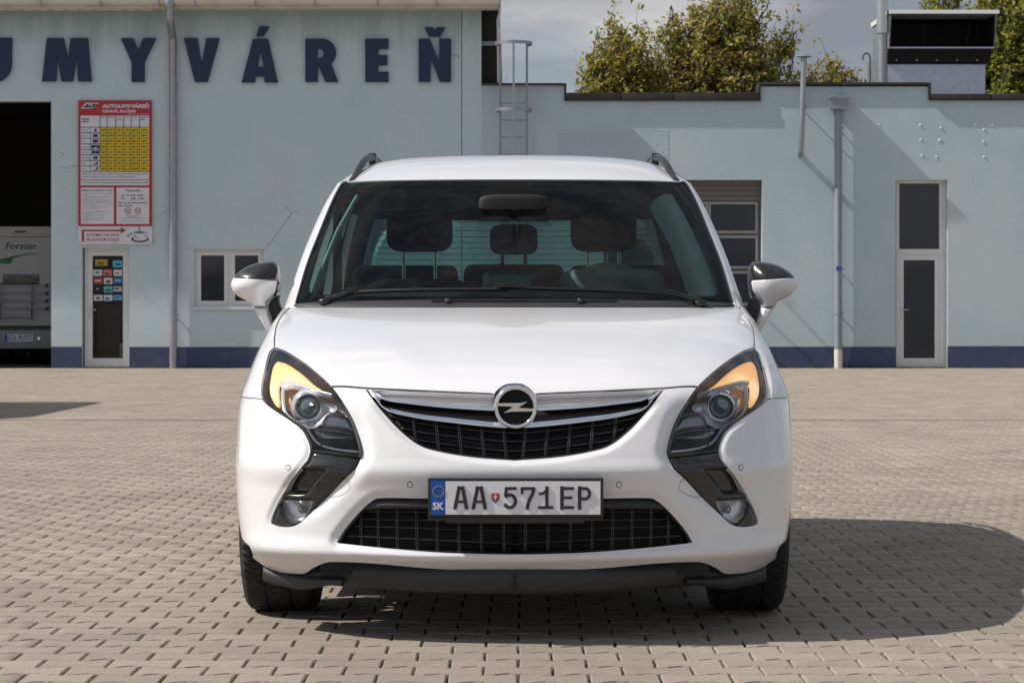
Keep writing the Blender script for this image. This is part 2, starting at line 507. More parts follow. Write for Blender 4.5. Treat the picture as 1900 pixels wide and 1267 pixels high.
    def build(s, name, m, parent=None, smooth=False, auto=None):
        o = mk(name, s.v, s.f, m, parent, smooth)
        bm = bmesh.new(); bm.from_mesh(o.data)
        bmesh.ops.recalc_face_normals(bm, faces=bm.faces[:])
        if auto:
            for e in bm.edges:
                if len(e.link_faces) == 2 and e.calc_face_angle(0) > math.radians(auto):
                    e.smooth = False
            for fc in bm.faces: fc.smooth = True
        bm.to_mesh(o.data); bm.free()
        return o

_txt = {}
def text_data(s, bold=0.0, shear=0.0):
    key = (s, bold, shear)
    if key not in _txt:
        cu = bpy.data.curves.new('lettering', 'FONT')
        cu.body = s
        cu.size = 1.0
        cu.resolution_u = 3
        cu.offset = bold
        cu.shear = shear
        ob = bpy.data.objects.new('lettering', cu)
        me = bpy.data.meshes.new_from_object(ob)
        v = np.array([q.co[:] for q in me.vertices])
        f = [tuple(p.vertices) for p in me.polygons]
        bpy.data.objects.remove(ob); bpy.data.curves.remove(cu); bpy.data.meshes.remove(me)
        if len(v):
            lo = v.min(0); hi = v.max(0)
            v = (v - lo) / np.maximum(hi - lo, 1e-6)
        _txt[key] = (v, f)
    return _txt[key]

def put_text(mb, s, x0, x1, z0, z1, y, bold=0.0, shear=0.0, thick=0.0, flip=False):
    """lettering filling the box x0..x1, z0..z1 on the plane y (facing -Y)"""
    v, f = text_data(s, bold, shear)
    if not len(v): return
    P = [(x0 + p[0] * (x1 - x0), y, z0 + p[1] * (z1 - z0)) for p in v]
    mb.add(P, f)
    if thick:
        cnt = {}
        for q in f:
            for i in range(len(q)):
                e = (q[i], q[(i + 1) % len(q)])
                cnt[e] = 1
        n = len(P)
        Q = P + [(p[0], p[1] + thick, p[2]) for p in P]
        side = [(a, a + n, b + n, b) for (a, b) in cnt if (b, a) not in cnt]
        mb.add(Q, side)

# ================================================================ ground and paving
WY = 47.2                                   # distance of the facade
def wx(px): return (px - 950.0) * WY / LENS_F
def wz(py): return CAM_H - (py - HORIZON) * WY / LENS_F

g = mk('ground', [(-300, -60, -0.03), (300, -60, -0.03), (300, 500, -0.03), (-300, 500, -0.03)], [(0, 1, 2, 3)], M['ground'])
g['kind'] = 'structure'
def pave_half(y): return min(max(9.0, 0.30 * y + 4.0), 15.0)
py_ = [1.0, 16.7, 36.7, WY + .2]
pave = mk('pavement', [(-pave_half(y) - .08, y, -.013) for y in py_] + [(pave_half(y) + .08, y, -.013) for y in py_], [(0, 4, 5, 1), (1, 5, 6, 2), (2, 6, 7, 3)], M['joint'])
pave['kind'] = 'structure'
tag(pave, 'concrete block paving of the yard in front of the car wash', None)

PL, PW = 0.1965, 0.1465                       # paver pitch along and across the rows
def paver_outline(gap_end, gap_side, amp, n=3):
    """bone shaped paver: wide at both ends, waisted in the middle"""
    hl = PL / 2 - gap_end
    def edge(x):
        u = abs(x) / (PL / 2)
        if u < 0.30: w = -1.0
        elif u > 0.70: w = 1.0
        else: w = -math.cos((u - 0.30) / 0.40 * PI)
        return PW / 2 - gap_side + amp * w
    if n == 3:
        xs = [-hl, -hl * 0.72, -hl * 0.5, -hl * 0.28, hl * 0.28, hl * 0.5, hl * 0.72, hl]
    else:
        xs = [-hl, -hl * 0.62, -hl * 0.34, hl * 0.34, hl * 0.62, hl]
    pts = [(x, -edge(x)) for x in xs] + [(x, edge(x)) for x in xs[::-1]]
    return pts

def paver_geo(pts, z=0.0, ch=0.004, skirt=True, jit=0.0):
    n = len(pts)
    ins = []
    for (x, y) in pts:
        ins.append((x - math.copysign(min(ch, abs(x)), x), y - math.copysign(ch * 0.9, y)))
    v = [(x, y, z) for x, y in ins] + [(x, y, z - ch * 0.8) for x, y in pts]
    f = [tuple(range(n))]
    for i in range(n):
        j = (i + 1) % n
        f.append((i, i + n, j + n, j))
    if skirt:
        v += [(x, y, z - 0.03) for x, y in pts]
        for i in range(n):
            j = (i + 1) % n
            f.append((i + n, i + 2 * n, j + 2 * n, j + n))
    return v, f

near_out = paver_outline(0.0034, 0.0064, 0.0125, 3)
far_out = paver_outline(0.0034, 0.0064, 0.0125, 2)
# a handful of slightly different blocks, shared between all the near pavers
pv_mesh = []
for k in range(8):
    pts = [(x + random.uniform(-.0012, .0012), y + random.uniform(-.0009, .0009)) for x, y in near_out]
    v, f = paver_geo(pts)
    me = bpy.data.meshes.new('paver')
    me.from_pydata(v, [], [q if i else q for i, q in enumerate(f)])
    me.materials.append(M['paver'])
    me.update()
    bm = bmesh.new(); bm.from_mesh(me); bmesh.ops.recalc_face_normals(bm, faces=bm.faces[:]); bm.to_mesh(me); bm.free()
    pv_mesh.append(me)

DRAIN_Y = 23.7
fv_near = np.array(paver_geo(near_out)[0]); ff_near = paver_geo(near_out)[1]
fv_far = np.array(paver_geo(far_out, skirt=False)[0]); ff_far = paver_geo(far_out, skirt=False)[1]
spots = []
row = 0
yy = 1.1
while yy < WY - 0.05:
    if abs(yy - DRAIN_Y) < 0.14:
        yy += 0.02; continue
    half = pave_half(yy)
    k0 = int(-half / PL); k1 = int(half / PL)
    drift = 0.012 * math.sin(yy * 0.7)
    for k in range(k0, k1 + 1):
        spots.append((k * PL + (row % 2) * PL / 2 + drift + 0.03, yy))
    yy += PW
    row += 1
spots = np.array(spots)
infr = (np.abs(spots[:, 0]) < 0.2077 * spots[:, 1] - 0.02) & (spots[:, 1] > LENS_F / (1267 - HORIZON) + 0.02)
order = np.where(infr)[0]
order = order[np.argsort(spots[order, 1])][:300]
single = set(order.tolist())
for i in order:
    o = bpy.data.objects.new('paver', random.choice(pv_mesh))
    o.location = (spots[i, 0], spots[i, 1], random.uniform(-0.0009, 0.0007) + 0.013)
    o.location.z -= 0.013
    o.rotation_euler = (random.gauss(0, 0.0035), random.gauss(0, 0.004), random.gauss(0, 0.008) + (PI if random.random() < .5 else 0))
    COL.objects.link(o)
    o.parent = pave

def mass_pavers(sel, fv, ff, name):
    sel = np.array(sel)
    n = len(fv); m = len(sel)
    P = spots[sel]
    tx = rng.normal(0, 0.0035, m); ty = rng.normal(0, 0.004, m); dz = rng.uniform(-0.0009, 0.0007, m)
    rz = rng.normal(0, 0.007, m)
    V = np.empty((m, n, 3))
    V[:, :, 0] = fv[None, :, 0] - fv[None, :, 1] * rz[:, None] + P[:, None, 0]
    V[:, :, 1] = fv[None, :, 1] + fv[None, :, 0] * rz[:, None] + P[:, None, 1]
    V[:, :, 2] = fv[None, :, 2] + dz[:, None] + fv[None, :, 0] * ty[:, None] + fv[None, :, 1] * tx[:, None]
    loops = np.concatenate([np.array(q) for q in ff])
    tot = np.array([len(q) for q in ff])
    L = (loops[None, :] + (np.arange(m) * n)[:, None]).ravel()
    T = np.tile(tot, m)
    me = bpy.data.meshes.new(name)
    me.vertices.add(m * n); me.vertices.foreach_set('co', V.ravel())
    me.loops.add(len(L)); me.loops.foreach_set('vertex_index', L.astype(np.int32))
    me.polygons.add(len(T)); me.polygons.foreach_set('loop_start', np.concatenate([[0], np.cumsum(T)[:-1]]).astype(np.int32))
    me.update(calc_edges=True)
    me.validate()
    me.materials.append(M['paver'])
    o = bpy.data.objects.new(name, me)
    COL.objects.link(o)
    o.parent = pave
    o['kind'] = 'stuff'
    return o
rest = [i for i in range(len(spots)) if i not in single]
is_near = (spots[:, 1] < 14) & (spots[:, 1] > 5) & (np.abs(spots[:, 0]) < 0.2077 * spots[:, 1] + 1.2)
mass_pavers([i for i in rest if is_near[i]], fv_near, ff_near, 'paver_field')
mass_pavers([i for i in rest if not is_near[i]], fv_far, ff_far, 'distant_paver_field')

# moss and weeds in the joints: countless tiny blades
mv = []; mf = []
def blade(x, y, h, w, lean, an):
    n = len(mv)
    dx, dy = math.cos(an), math.sin(an)
    mv.extend([(x - dy * w, y + dx * w, -0.012), (x + dy * w, y - dx * w, -0.012), (x + dx * lean, y + dy * lean, h)])
    mf.append((n, n + 1, n + 2))
near = [i for i in range(len(spots)) if 5 < spots[i, 1] < 17 and abs(spots[i, 0]) < 0.24 * spots[i, 1] + .3]
for i in near:
    x, y = spots[i]
    r = random.random()
    if r < 0.40:
        k = random.randint(5, 20); tall = 0.004
    elif r < 0.52:
        k = random.randint(16, 46); tall = 0.010
    else:
        k = 0; tall = 0
    for _ in range(k):
        blade(x + PL / 2 + random.gauss(0, 0.004), y + random.uniform(-.06, .06), random.uniform(0, 1) * tall - 0.002,
              random.uniform(.0012, .003), random.uniform(0, .012), random.uniform(0, 2 * PI))
    if random.random() < 0.22:
        x2 = x + random.uniform(-.08, .08)
        for _ in range(random.randint(4, 12)):
            blade(x2 + random.gauss(0, .016), y + PW / 2 + random.gauss(0, .003), random.uniform(0, .005),
                  random.uniform(.001, .0025), random.uniform(0, .01), random.uniform(0, 2 * PI))
for _ in range(12):
    i = random.choice([k for k in near if spots[k, 1] > 7.4])
    x, y = spots[i]
    for _ in range(random.randint(14, 34)):
        blade(x + PL / 2 + random.gauss(0, .011), y + random.gauss(0, .03), random.uniform(.004, .018), random.uniform(.0015, .004),
              random.uniform(0, .028), random.uniform(0, 2 * PI))
for _ in range(900):       # weeds and dirt along the foot of the facade
    x = random.uniform(-12, 12)
    if -13.6 < x < -8.82 or random.random() < .4: continue
    for _ in range(random.randint(3, 9)):
        blade(x + random.gauss(0, .03), WY - .03 + random.gauss(0, .012), random.uniform(.0, .05), random.uniform(.003, .008), random.uniform(0, .03), random.uniform(0, 2 * PI))
moss = mk('moss', mv, mf, M['moss'])
tag(moss, 'moss and small weeds growing in the paving joints', 'moss', kind='stuff')

# slot drain across the yard
dr = thing('slot_drain', 'narrow dark slot drain running across the block paving', 'drain', (0, DRAIN_Y, 0))
b = MB(); b.box(-15, 15, -0.085, -0.02, -0.028, 0.002); b.build('channel_edge', M['paver'], dr)
b = MB(); b.box(-15, 15, 0.02, 0.085, -0.028, 0.002); b.build('channel_edge', M['paver'], dr)
b = MB(); b.box(-15, 15, -0.0195, 0.0195, -0.0275, -0.012); b.build('slot', M['black'], dr)

# ================================================================ buildings
def holed_wall(mb, x0, x1, z0, z1, holes, y, depth, topfn=None):
    xs = sorted(set([x0, x1] + [h[0] for h in holes] + [h[1] for h in holes]))
    zs = sorted(set([z0, z1] + [h[2] for h in holes] + [h[3] for h in holes]))
    xs = [x for x in xs if x0 <= x <= x1]; zs = [z for z in zs if z0 <= z <= z1]
    for i in range(len(xs) - 1):
        for j in range(len(zs) - 1):
            cx, cz = (xs[i] + xs[i + 1]) / 2, (zs[j] + zs[j + 1]) / 2
            if any(h[0] < cx < h[1] and h[2] < cz < h[3] for h in holes): continue
            mb.add([(xs[i], y, zs[j]), (xs[i + 1], y, zs[j]), (xs[i + 1], y, zs[j + 1]), (xs[i], y, zs[j + 1])], [(0, 1, 2, 3)])
    for (a, b_, c, d) in holes:
        mb.add([(a, y, c), (a, y, d), (a, y + depth, d), (a, y + depth, c)], [(0, 1, 2, 3)])
        mb.add([(b_, y, c), (b_, y, d), (b_, y + depth, d), (b_, y + depth, c)], [(3, 2, 1, 0)])
        mb.add([(a, y, d), (b_, y, d), (b_, y + depth, d), (a, y + depth, d)], [(0, 1, 2, 3)])
        if c > z0 + .01:
            mb.add([(a, y, c), (b_, y, c), (b_, y + depth, c), (a, y + depth, c)], [(3, 2, 1, 0)])

XC = wx(893)                        # corner between the two buildings
ZE = wz(20)                         # eave height of the car wash hall
XL = -17.0
bay = (-13.6, wx(95), 0.0, wz(188))
door1 = (wx(152), wx(240), 0.0, wz(460))
win1 = (wx(360), wx(490), wz(570), wz(462))

hall = thing('car_wash_building', 'tall pale blue car wash hall with large navy letters and white gutter', 'building', (0, WY, 0))
b = MB()
holed_wall(b, XL, XC, 0.0, ZE, [bay, door1, win1], 0.0, 0.30)
b.add([(XC, 0, 0), (XC, 16, 0), (XC, 16, ZE), (XC, 0, ZE)], [(0, 1, 2, 3)])
b.add([(XL, 0, 0), (XL, 16, 0), (XL, 16, ZE), (XL, 0, ZE)], [(3, 2, 1, 0)])
b.add([(XL, 16, 0), (XC, 16, 0), (XC, 16, ZE), (XL, 16, ZE)], [(3, 2, 1, 0)])
mk('wall', b.v, b.f, M['stucco'], hall)
# shell of the wash bay and of the rooms behind the openings
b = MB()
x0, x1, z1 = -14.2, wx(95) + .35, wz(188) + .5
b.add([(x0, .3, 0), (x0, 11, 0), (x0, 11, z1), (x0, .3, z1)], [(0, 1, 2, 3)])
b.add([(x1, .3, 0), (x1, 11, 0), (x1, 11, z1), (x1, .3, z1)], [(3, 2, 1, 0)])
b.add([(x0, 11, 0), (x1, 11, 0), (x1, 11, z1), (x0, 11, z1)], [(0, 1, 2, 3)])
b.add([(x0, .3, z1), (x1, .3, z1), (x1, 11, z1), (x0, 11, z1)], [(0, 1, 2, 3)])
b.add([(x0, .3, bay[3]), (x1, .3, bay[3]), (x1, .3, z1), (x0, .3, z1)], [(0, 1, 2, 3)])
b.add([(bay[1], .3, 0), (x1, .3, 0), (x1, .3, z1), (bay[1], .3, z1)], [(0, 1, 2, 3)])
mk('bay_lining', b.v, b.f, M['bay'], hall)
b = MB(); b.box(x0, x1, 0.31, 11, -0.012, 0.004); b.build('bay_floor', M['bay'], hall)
# navy plinth, 4 mm proud, stopping at the openings
PZ = wz(643)
for a, c in ((XL, bay[0]), (bay[1], door1[0]), (door1[1], XC)):
    b = MB(); b.box(a, c, -0.006, 0.02, 0.0, PZ + random.uniform(-.008, .008)); b.build('plinth', M['plinth'], hall)
b = MB(); b.box(wx(856), wx(857), -0.006, 0.01, PZ, ZE); b.build('wall_joint', M['plastic_dk'], hall)
# roof slab, soffit, fascia and the gutter in lengths
b = MB(); b.box(XL - .3, wx(926), -0.52, 16.4, ZE + 0.10, ZE + 0.32); b.build('roof', M['white_gutter'], hall)
for i in range(46):
    xa = XL + i * (XC - XL) / 46
b = MB(); b.box(XL - .3, wx(924), -0.40, 0.0, ZE, ZE + 0.098); b.build('soffit', M['white_gutter'], hall)
seams = [XL - .3, wx(-400), wx(-260), wx(-130), wx(-20), wx(88), wx(197), wx(304), wx(370), wx(480), wx(590), wx(704), wx(812), wx(927)]
for i in range(len(seams) - 1):
    b = MB()
    pr = []
    for k in range(9):
        a = PI + PI * k / 8
        pr.append((-0.60 + 0.085 * math.cos(a), ZE + 0.115 + 0.085 * math.sin(a)))
    b.prism_x(pr + [(-0.515, ZE + 0.135), (-0.685, ZE + 0.135)], seams[i] + .004, seams[i + 1] - .004)
    b.build('gutter_length', M['white_gutter'], hall)
    b = MB(); b.box(seams[i + 1] - .012, seams[i + 1] + .012, -0.69, -0.40, ZE + .012, ZE + 0.145); b.build('gutter_bracket', M['zinc_pipe'], hall)
b = MB(); b.box(XL - .3, wx(924), -0.515, -0.405, ZE - 0.02, ZE + .10); b.build('fascia', M['white_gutter'], hall)
# corrugated underside edge showing as scallops
for i in range(11):
    xa = wx(-6 + i * 27)
    b = MB(); b.prism([(xa + .14 * math.cos(PI + PI * k / 8) + .13, ZE - .02 + .035 * math.sin(PI + PI * k / 8)) for k in range(9)], -0.42, -0.39)
    b.build('roof_corrugation', M['white_gutter'], hall)

# dark timber gable between the hall's roof overhang and the low roof
b = MB(); b.box(XC, wx(924), 0.35, 2.5, wz(158), ZE + .1); b.build('gable_cladding', M['brown_board'], hall)
b = MB(); b.box(XC + .002, wx(922), 0.30, 0.345, wz(82), wz(74)); b.build('gable_batten', M['zinc_pipe'], hall)

# door with stickers
def pvc_frame(mb, x0, x1, z0, z1, y0, y1, w, wb=None):
    wb = wb or w
    mb.box(x0, x0 + w, y0, y1, z0, z1); mb.box(x1 - w, x1, y0, y1, z0, z1)
    mb.box(x0 + w, x1 - w, y0, y1, z1 - w, z1); mb.box(x0 + w, x1 - w, y0, y1, z0, z0 + wb)
def doorset(parent, x0, x1, z0, z1, y, leaf_in=.05, lab=None, glassm='dark_glass', handle_left=True, paney=.05):
    d = MB(); pvc_frame(d, x0, x1, z0, z1, y, y + .07, .05, .025)
    fr = d.build('door', M['pvc'], parent)
    if lab: fr['label'] = lab
    d = MB(); pvc_frame(d, x0 + .052, x1 - .052, z0 + .027, z1 - .052, y + .012, y + .062, .095, .14); d.build('door_leaf', M['pvc'], fr)
    d = MB(); d.box(x0 + .14, x1 - .14, y + .03, y + .04, z0 + .16, z1 - .14); d.build('pane', M[glassm], fr)
    hx_ = x0 + .10 if handle_left else x1 - .10
    s_ = 1 if handle_left else -1
    d = MB(); d.box(hx_ - .018, hx_ + .018, y + .004, y + .012, z0 + .93, z0 + 1.17, .003)
    d.tube([(hx_, y + .01, z0 + 1.10), (hx_, y - .045, z0 + 1.10), (hx_ + .015 * s_, y - .05, z0 + 1.10), (hx_ + .13 * s_, y - .05, z0 + 1.095)], .011, 8)
    d.build('handle', M['satin'], fr, auto=40)
    return fr
fr1 = doorset(hall, door1[0] + .03, door1[1] - .0, 0.02, door1[3] - .0, 0.14, lab='white framed glass door with rows of coloured stickers')
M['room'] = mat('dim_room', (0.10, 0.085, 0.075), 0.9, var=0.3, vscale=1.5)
M['entry_glass'] = glass('entry_glass', (0.75, 0.75, 0.75), 0.5, 0.0, 1.45)
[c for c in fr1.children if c.name.startswith('pane')][0].data.materials[0] = M['entry_glass']
b = MB(); b.box(door1[0] - .5, door1[1] + .6, 1.6, 1.7, 0, 2.6); b.box(door1[0] - .5, door1[0] - .4, .3, 1.6, 0, 2.6); b.box(door1[1] + .5, door1[1] + .6, .3, 1.6, 0, 2.6)
b.box(door1[0] - .5, door1[1] + .6, .3, 1.7, 2.5, 2.6)
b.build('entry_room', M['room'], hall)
b = MB()
for i in range(26):
    xa = door1[0] + .22 + i * .018
    b.box(xa, xa + .016, .45 + .02 * math.sin(i * 1.3), .47 + .02 * math.sin(i * 1.3), .15, 1.2)
b.build('curtain', mat('brown_curtain', (0.17, 0.13, 0.11), 0.9, var=.15, vscale=4), hall)
b = MB(); b.box(door1[1] - .24, door1[1] - .14, .32, .38, .20, .46); b.build('wall_box', M['pvc'], hall)
stk = [(174, 481, 197, 493, (.45, .33, .03)), (207, 483, 224, 496, (.10, .42, .62)), (170, 500, 187, 512, (.55, .55, .60)), (189, 500, 205, 512, (.55, .16, .13)),
       (208, 500, 224, 512, (.6, .6, .62)), (171, 515, 188, 527, (.40, .04, .05)), (190, 515, 206, 527, (.62, .55, .55)), (208, 515, 224, 526, (.03, .16, .45)),
       (172, 531, 188, 541, (.012, .012, .014)), (190, 531, 206, 543, (.10, .45, .52)), (208, 531, 224, 541, (.42, .42, .44)), (171, 547, 188, 558, (.60, .50, .54)),
       (190, 547, 206, 558, (.55, .60, .66)), (208, 547, 224, 557, (.13, .32, .60))]
for i, (a, c, e, h, col) in enumerate(stk):
    d = MB(); d.box(wx(a), wx(e), .162, .1675, wz(h), wz(c))
    s_ = d.build('sticker', mat('sticker_%02d' % i, col, .5), fr1)
    ink = M['ink'] if sum(col) > .75 else M['white_sign']
    d = MB()
    xa, xb = wx(a), wx(e); za, zb = wz(h), wz(c)
    q1, q2 = random.uniform(.12, .3), random.uniform(.55, .88)
    h1 = random.uniform(.3, .5)
    d.box(xa + (xb - xa) * q1, xa + (xb - xa) * q2, .1600, .1615, za + (zb - za) * h1, za + (zb - za) * (h1 + random.uniform(.12, .3)))
    if i % 3 == 0: d.box(xa + (xb - xa) * .15, xa + (xb - xa) * .7, .1600, .1615, za + (zb - za) * .15, za + (zb - za) * .24)
    d.build('sticker_print', ink, fr1)
# window with sill
d = MB(); pvc_frame(d, win1[0], win1[1], win1[2], win1[3], 0.09, 0.16, .05)
d.box((win1[0] + win1[1]) / 2 - .03, (win1[0] + win1[1]) / 2 + .03, .092, .158, win1[2] + .05, win1[3] - .05)
wn = d.build('window', M['pvc'], hall)
mid = (win1[0] + win1[1]) / 2
for a, c in ((win1[0] + .052, mid - .032), (mid + .032, win1[1] - .052)):
    d = MB(); pvc_frame(d, a, c, win1[2] + .052, win1[3] - .052, .082, .15, .07); d.build('sash', M['pvc'], wn)
    d = MB(); d.box(a + .07, c - .07, .11, .12, win1[2] + .122, win1[3] - .122); d.build('pane', M['dark_glass'], wn)
d = MB(); d.box(win1[0] - .03, win1[1] + .05, -0.05, .085, win1[2] - .045, win1[2] - .002, .006); d.build('sill', M['pvc'], wn)
# cracks in the render
def crack(pts, w, parent, yy=-.003):
    P = [(wx(p[0]), wz(p[1])) for p in pts]
    Q = []
    for i in range(len(P) - 1):
        for k in range(5):
            t = k / 5
            Q.append((P[i][0] + (P[i + 1][0] - P[i][0]) * t + random.gauss(0, .008), P[i][1] + (P[i + 1][1] - P[i][1]) * t + random.gauss(0, .008)))
    Q.append(P[-1])
    d = MB()
    for i in range(len(Q) - 1):
        (xa, za), (xb, zb) = Q[i], Q[i + 1]
        l = math.hypot(xb - xa, zb - za) or 1
        nx, nz = -(zb - za) / l * w, (xb - xa) / l * w
        d.add([(xa - nx, yy, za - nz), (xb - nx, yy, zb - nz), (xb + nx, yy, zb + nz), (xa + nx, yy, za + nz)], [(0, 1, 2, 3)])
    d.build('crack', M['crack'], parent)
crack([(528, 383), (541, 397), (520, 425), (505, 448), (492, 460)], .0035, hall)
crack([(541, 397), (552, 391)], .0035, hall)
crack([(104, 281), (120, 286), (113, 292)], .003, hall)
crack([(110, 309), (125, 312), (136, 308), (150, 311)], .003, hall)
crack([(342, 462), (360, 461)], .002, hall)
crack([(289, 404), (300, 398), (315, 391)], .0025, hall)
crack([(840, 103), (854, 107)], .006, hall)

# ------- low workshop building
shop = thing('workshop_building', 'low pale blue workshop with stepped black parapet and sectional garage door', 'building', (0, WY, 0))
steps = [(XC, wx(1047), wz(158)), (wx(1047), wx(1410), wz(187)), (wx(1410), wx(1725), wz(161)), (wx(1725), 15.0, wz(187))]
gar = (wx(1120), wx(1414), 0.0, wz(334))
door2 = (wx(1662), wx(1758), 0.0, wz(334))
b = MB()
for (a, c, zt) in steps:
    hs = [h for h in (gar, door2) if h[0] < c and h[1] > a]
    hs = [(max(h[0], a), min(h[1], c), h[2], h[3]) for h in hs]
    holed_wall(b, a, c, 0, zt, [], 0, .2) if not hs else None
    if hs:
        xs = sorted({a, c} | {h[0] for h in hs} | {h[1] for h in hs})
        for i in range(len(xs) - 1):
            m_ = (xs[i] + xs[i + 1]) / 2
            lo = 0.0
            for h in hs:
                if h[0] < m_ < h[1]: lo = h[3]
            b.add([(xs[i], 0, lo), (xs[i + 1], 0, lo), (xs[i + 1], 0, zt), (xs[i], 0, zt)], [(0, 1, 2, 3)])
    b.add([(a, 0, zt), (c, 0, zt), (c, .3, zt), (a, .3, zt)], [(0, 1, 2, 3)])
for h in (gar, door2):
    a, c, _, d = h
    b.add([(a, 0, 0), (a, 0, d), (a, .28, d), (a, .28, 0)], [(0, 1, 2, 3)])
    b.add([(c, 0, 0), (c, 0, d), (c, .28, d), (c, .28, 0)], [(3, 2, 1, 0)])
    b.add([(a, 0, d), (c, 0, d), (c, .28, d), (a, .28, d)], [(0, 1, 2, 3)])
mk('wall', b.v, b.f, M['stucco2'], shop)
b = MB(); b.box(XC + .01, 14.9, 0.32, 12, wz(187) - .5, wz(187) - .3)
b.box(14.85, 15.0, 0.01, 12, 0, wz(187) - .3); b.box(XC + .01, 15, 12, 12.1, 0, wz(187) - .3)
b.build('roof', M['coping'], shop)
# bitumen copings in lengths
def coping(a, c, z0, z1, yf=-.055):
    d = MB(); d.box(a, c, yf, .33, z0, z1, .008); d.build('coping', M['coping'], shop, auto=40)
coping(XC + .005, wx(1047), wz(159), wz(155))
coping(wx(1047), wx(1051), wz(188), wz(155.4), -.05)
for a, c in ((1051.5, 1152), (1153, 1249), (1250, 1406)): coping(wx(a), wx(c) - .004, wz(188), wz(173), -.065)
coping(wx(1406), wx(1411), wz(188), wz(154.5), -.05)
coping(wx(1411.5), wx(1560), wz(159), wz(153.5)); coping(wx(1561), wx(1721), wz(159), wz(153.5))
coping(wx(1722), wx(1727), wz(186), wz(154), -.05)
for a, c in ((1727.5, 1838), (1839, 1960), (1961, 2100), (2101, 2240)): coping(wx(a), wx(c) - .004, wz(187), wz(175), -.065)
for a, c in ((XC + .002, gar[0]), (gar[1], door2[0]), (door2[1], 14.99)):
    d = MB(); d.box(a, c, -0.006, 0.02, 0.0, PZ + .0 + random.uniform(-.01, .01)); d.build('plinth', M['plinth'], shop)
# repainted rectangle
d = MB(); d.box(wx(1037), wx(1240), -.0035, .01, wz(330), wz(241)); d.build('repainted_patch', M['stucco_patch'], shop)
d = MB(); d.box(wx(1000), wx(1036), -.003, .01, wz(420), wz(330)); d.build('repainted_patch', M['stucco_patch'], shop)
# sectional door
d = MB(); d.box(gar[0], gar[1], .24, .27, 0, gar[3]); gd = d.build('garage_door', M['shutter_slat'], shop)
gd['label'] = 'grey sectional garage door with rows of dark panes'
for i in range(4):
    z0 = wz(372) + i * (gar[3] - wz(372)) / 4
    d = MB(); d.box(gar[0] + .01, gar[1] - .01, .215, .238, z0 + .006, z0 + (gar[3] - wz(372)) / 4 - .006); d.build('slat', M['shutter_slat'], gd)
rows = [(432, 374), (498, 437), (566, 503)]
colsx = [1125, 1220, 1316, 1409]
for (zb, zt) in rows:
    for i in range(3):
        x0, x1 = wx(colsx[i]), wx(colsx[i + 1]) - .01
        d = MB(); pvc_frame(d, x0, x1, wz(zb), wz(zt), .20, .238, .045); d.build('panel_frame', M['shutter'], gd)
        d = MB(); d.box(x0 + .046, x1 - .046, .222, .232, wz(zb) + .046, wz(zt) - .046); d.build('pane', M['dark_glass'], gd)
for i in range(8):
    z0 = 0.02 + i * (wz(572) - .02) / 8; z1 = 0.02 + (i + 1) * (wz(572) - .02) / 8
    d = MB(); d.box(gar[0] + .01, gar[1] - .01, .21, .238, z0 + .005, z1 - .005); d.build('slat', M['shutter_slat'], gd)
d = MB(); d.box(wx(1404), wx(1412), .17, .205, wz(620), wz(609), .004); d.build('door_handle', M['plastic_dk'], gd)
# glazed door with top light
fr2 = doorset(shop, door2[0] + .03, door2[1] - .07, 0.02, wz(468), 0.15, lab='tall white framed glass door with a top light')
d = MB(); pvc_frame(d, door2[0] + .03, door2[1] - .07, wz(468) + .002, door2[3] - .0, .15, .22, .06); fr3 = d.build('top_light', M['pvc'], shop)
d = MB(); d.box(door2[0] + .09, door2[1] - .13, .18, .19, wz(468) + .06, door2[3] - .06); d.build('pane', M['dark_glass'], fr3)
d = MB(); d.box(door2[1] - .069, door2[1] - .002, .16, .27, 0.01, door2[3] - .002); d.build('door_reveal_board', M['pvc'], shop)

# ------- wall anchors left from an old sign
for (px, py, r) in [(1614, 232, .03), (1631, 232, .022), (1609, 260, .02), (1635, 261, .025), (1619, 284, .022), (1641, 294, .028), (1708, 233, .036), (1746, 238, .036),
                    (1709, 260, .034), (1744, 261, .042), (1711, 289, .033), (1738, 292, .033), (1810, 232, .042), (1842, 233, .036), (1826, 242, .034), (1825, 264, .034), (1826, 292, .036)]:
    d = MB(); d.lathe([(0.001, -.010), (r * .5, -.009), (r * .8, -.004), (r * .85, .002)], wx(px), WY, wz(py), 'y', 10)
    o = d.build('wall_anchor', M['anchor'], None, True)
    if px < 1660: tag(o, 'faint round anchor plug on the shaded wall next to the rain hopper', 'anchor', 'anchor plugs beside the rain hopper')
    elif px < 1780: tag(o, 'round pale anchor plug in two columns above the tall glass door', 'anchor', 'anchor plugs above the glass door')
    else: tag(o, 'round pale anchor plug in a Y pattern beyond the tall glass door', 'anchor', 'anchor plugs in a Y pattern')

# ------- lettering on the hall
def letter(ch, polys, px0, lab):
    """polys: list of outlines in units of px on the facade (x right, y down)"""
    d = MB()
    for P in polys:
        d.prism([(wx(x), wz(y)) for x, y in P], WY - .07, WY + .004)
    o = d.build('facade_letter', M['letter'])
    tag(o, lab, 'letter', 'big navy letters of the car wash name')
T, B = 72, 153
def ring(cx, cy, rx, ry, a0, a1, n=10): return [(cx + rx * math.cos(math.radians(a0 + (a1 - a0) * i / n)), cy + ry * math.sin(math.radians(a0 + (a1 - a0) * i / n))) for i in range(n + 1)]
letter('U', [[(-45, 71), (-20, 71), (-20, 122)] + ring(-10, 122, 10, 9, 180, 0, 6) + [(0, 71), (23, 71), (23, 120)] + ring(-11, 120, 34, 34, 0, 180, 10)], 0,
       'navy capital letter U on the pale blue wall above the open bay')
letter('M', [[(88, 72), (119, 72), (127, 112), (132, 72), (164, 72), (171, 152), (146, 152), (143, 105), (136, 152), (115, 152), (107, 105), (105, 152), (79, 152)]], 0,
       'navy capital letter M on the pale blue wall above the price board')
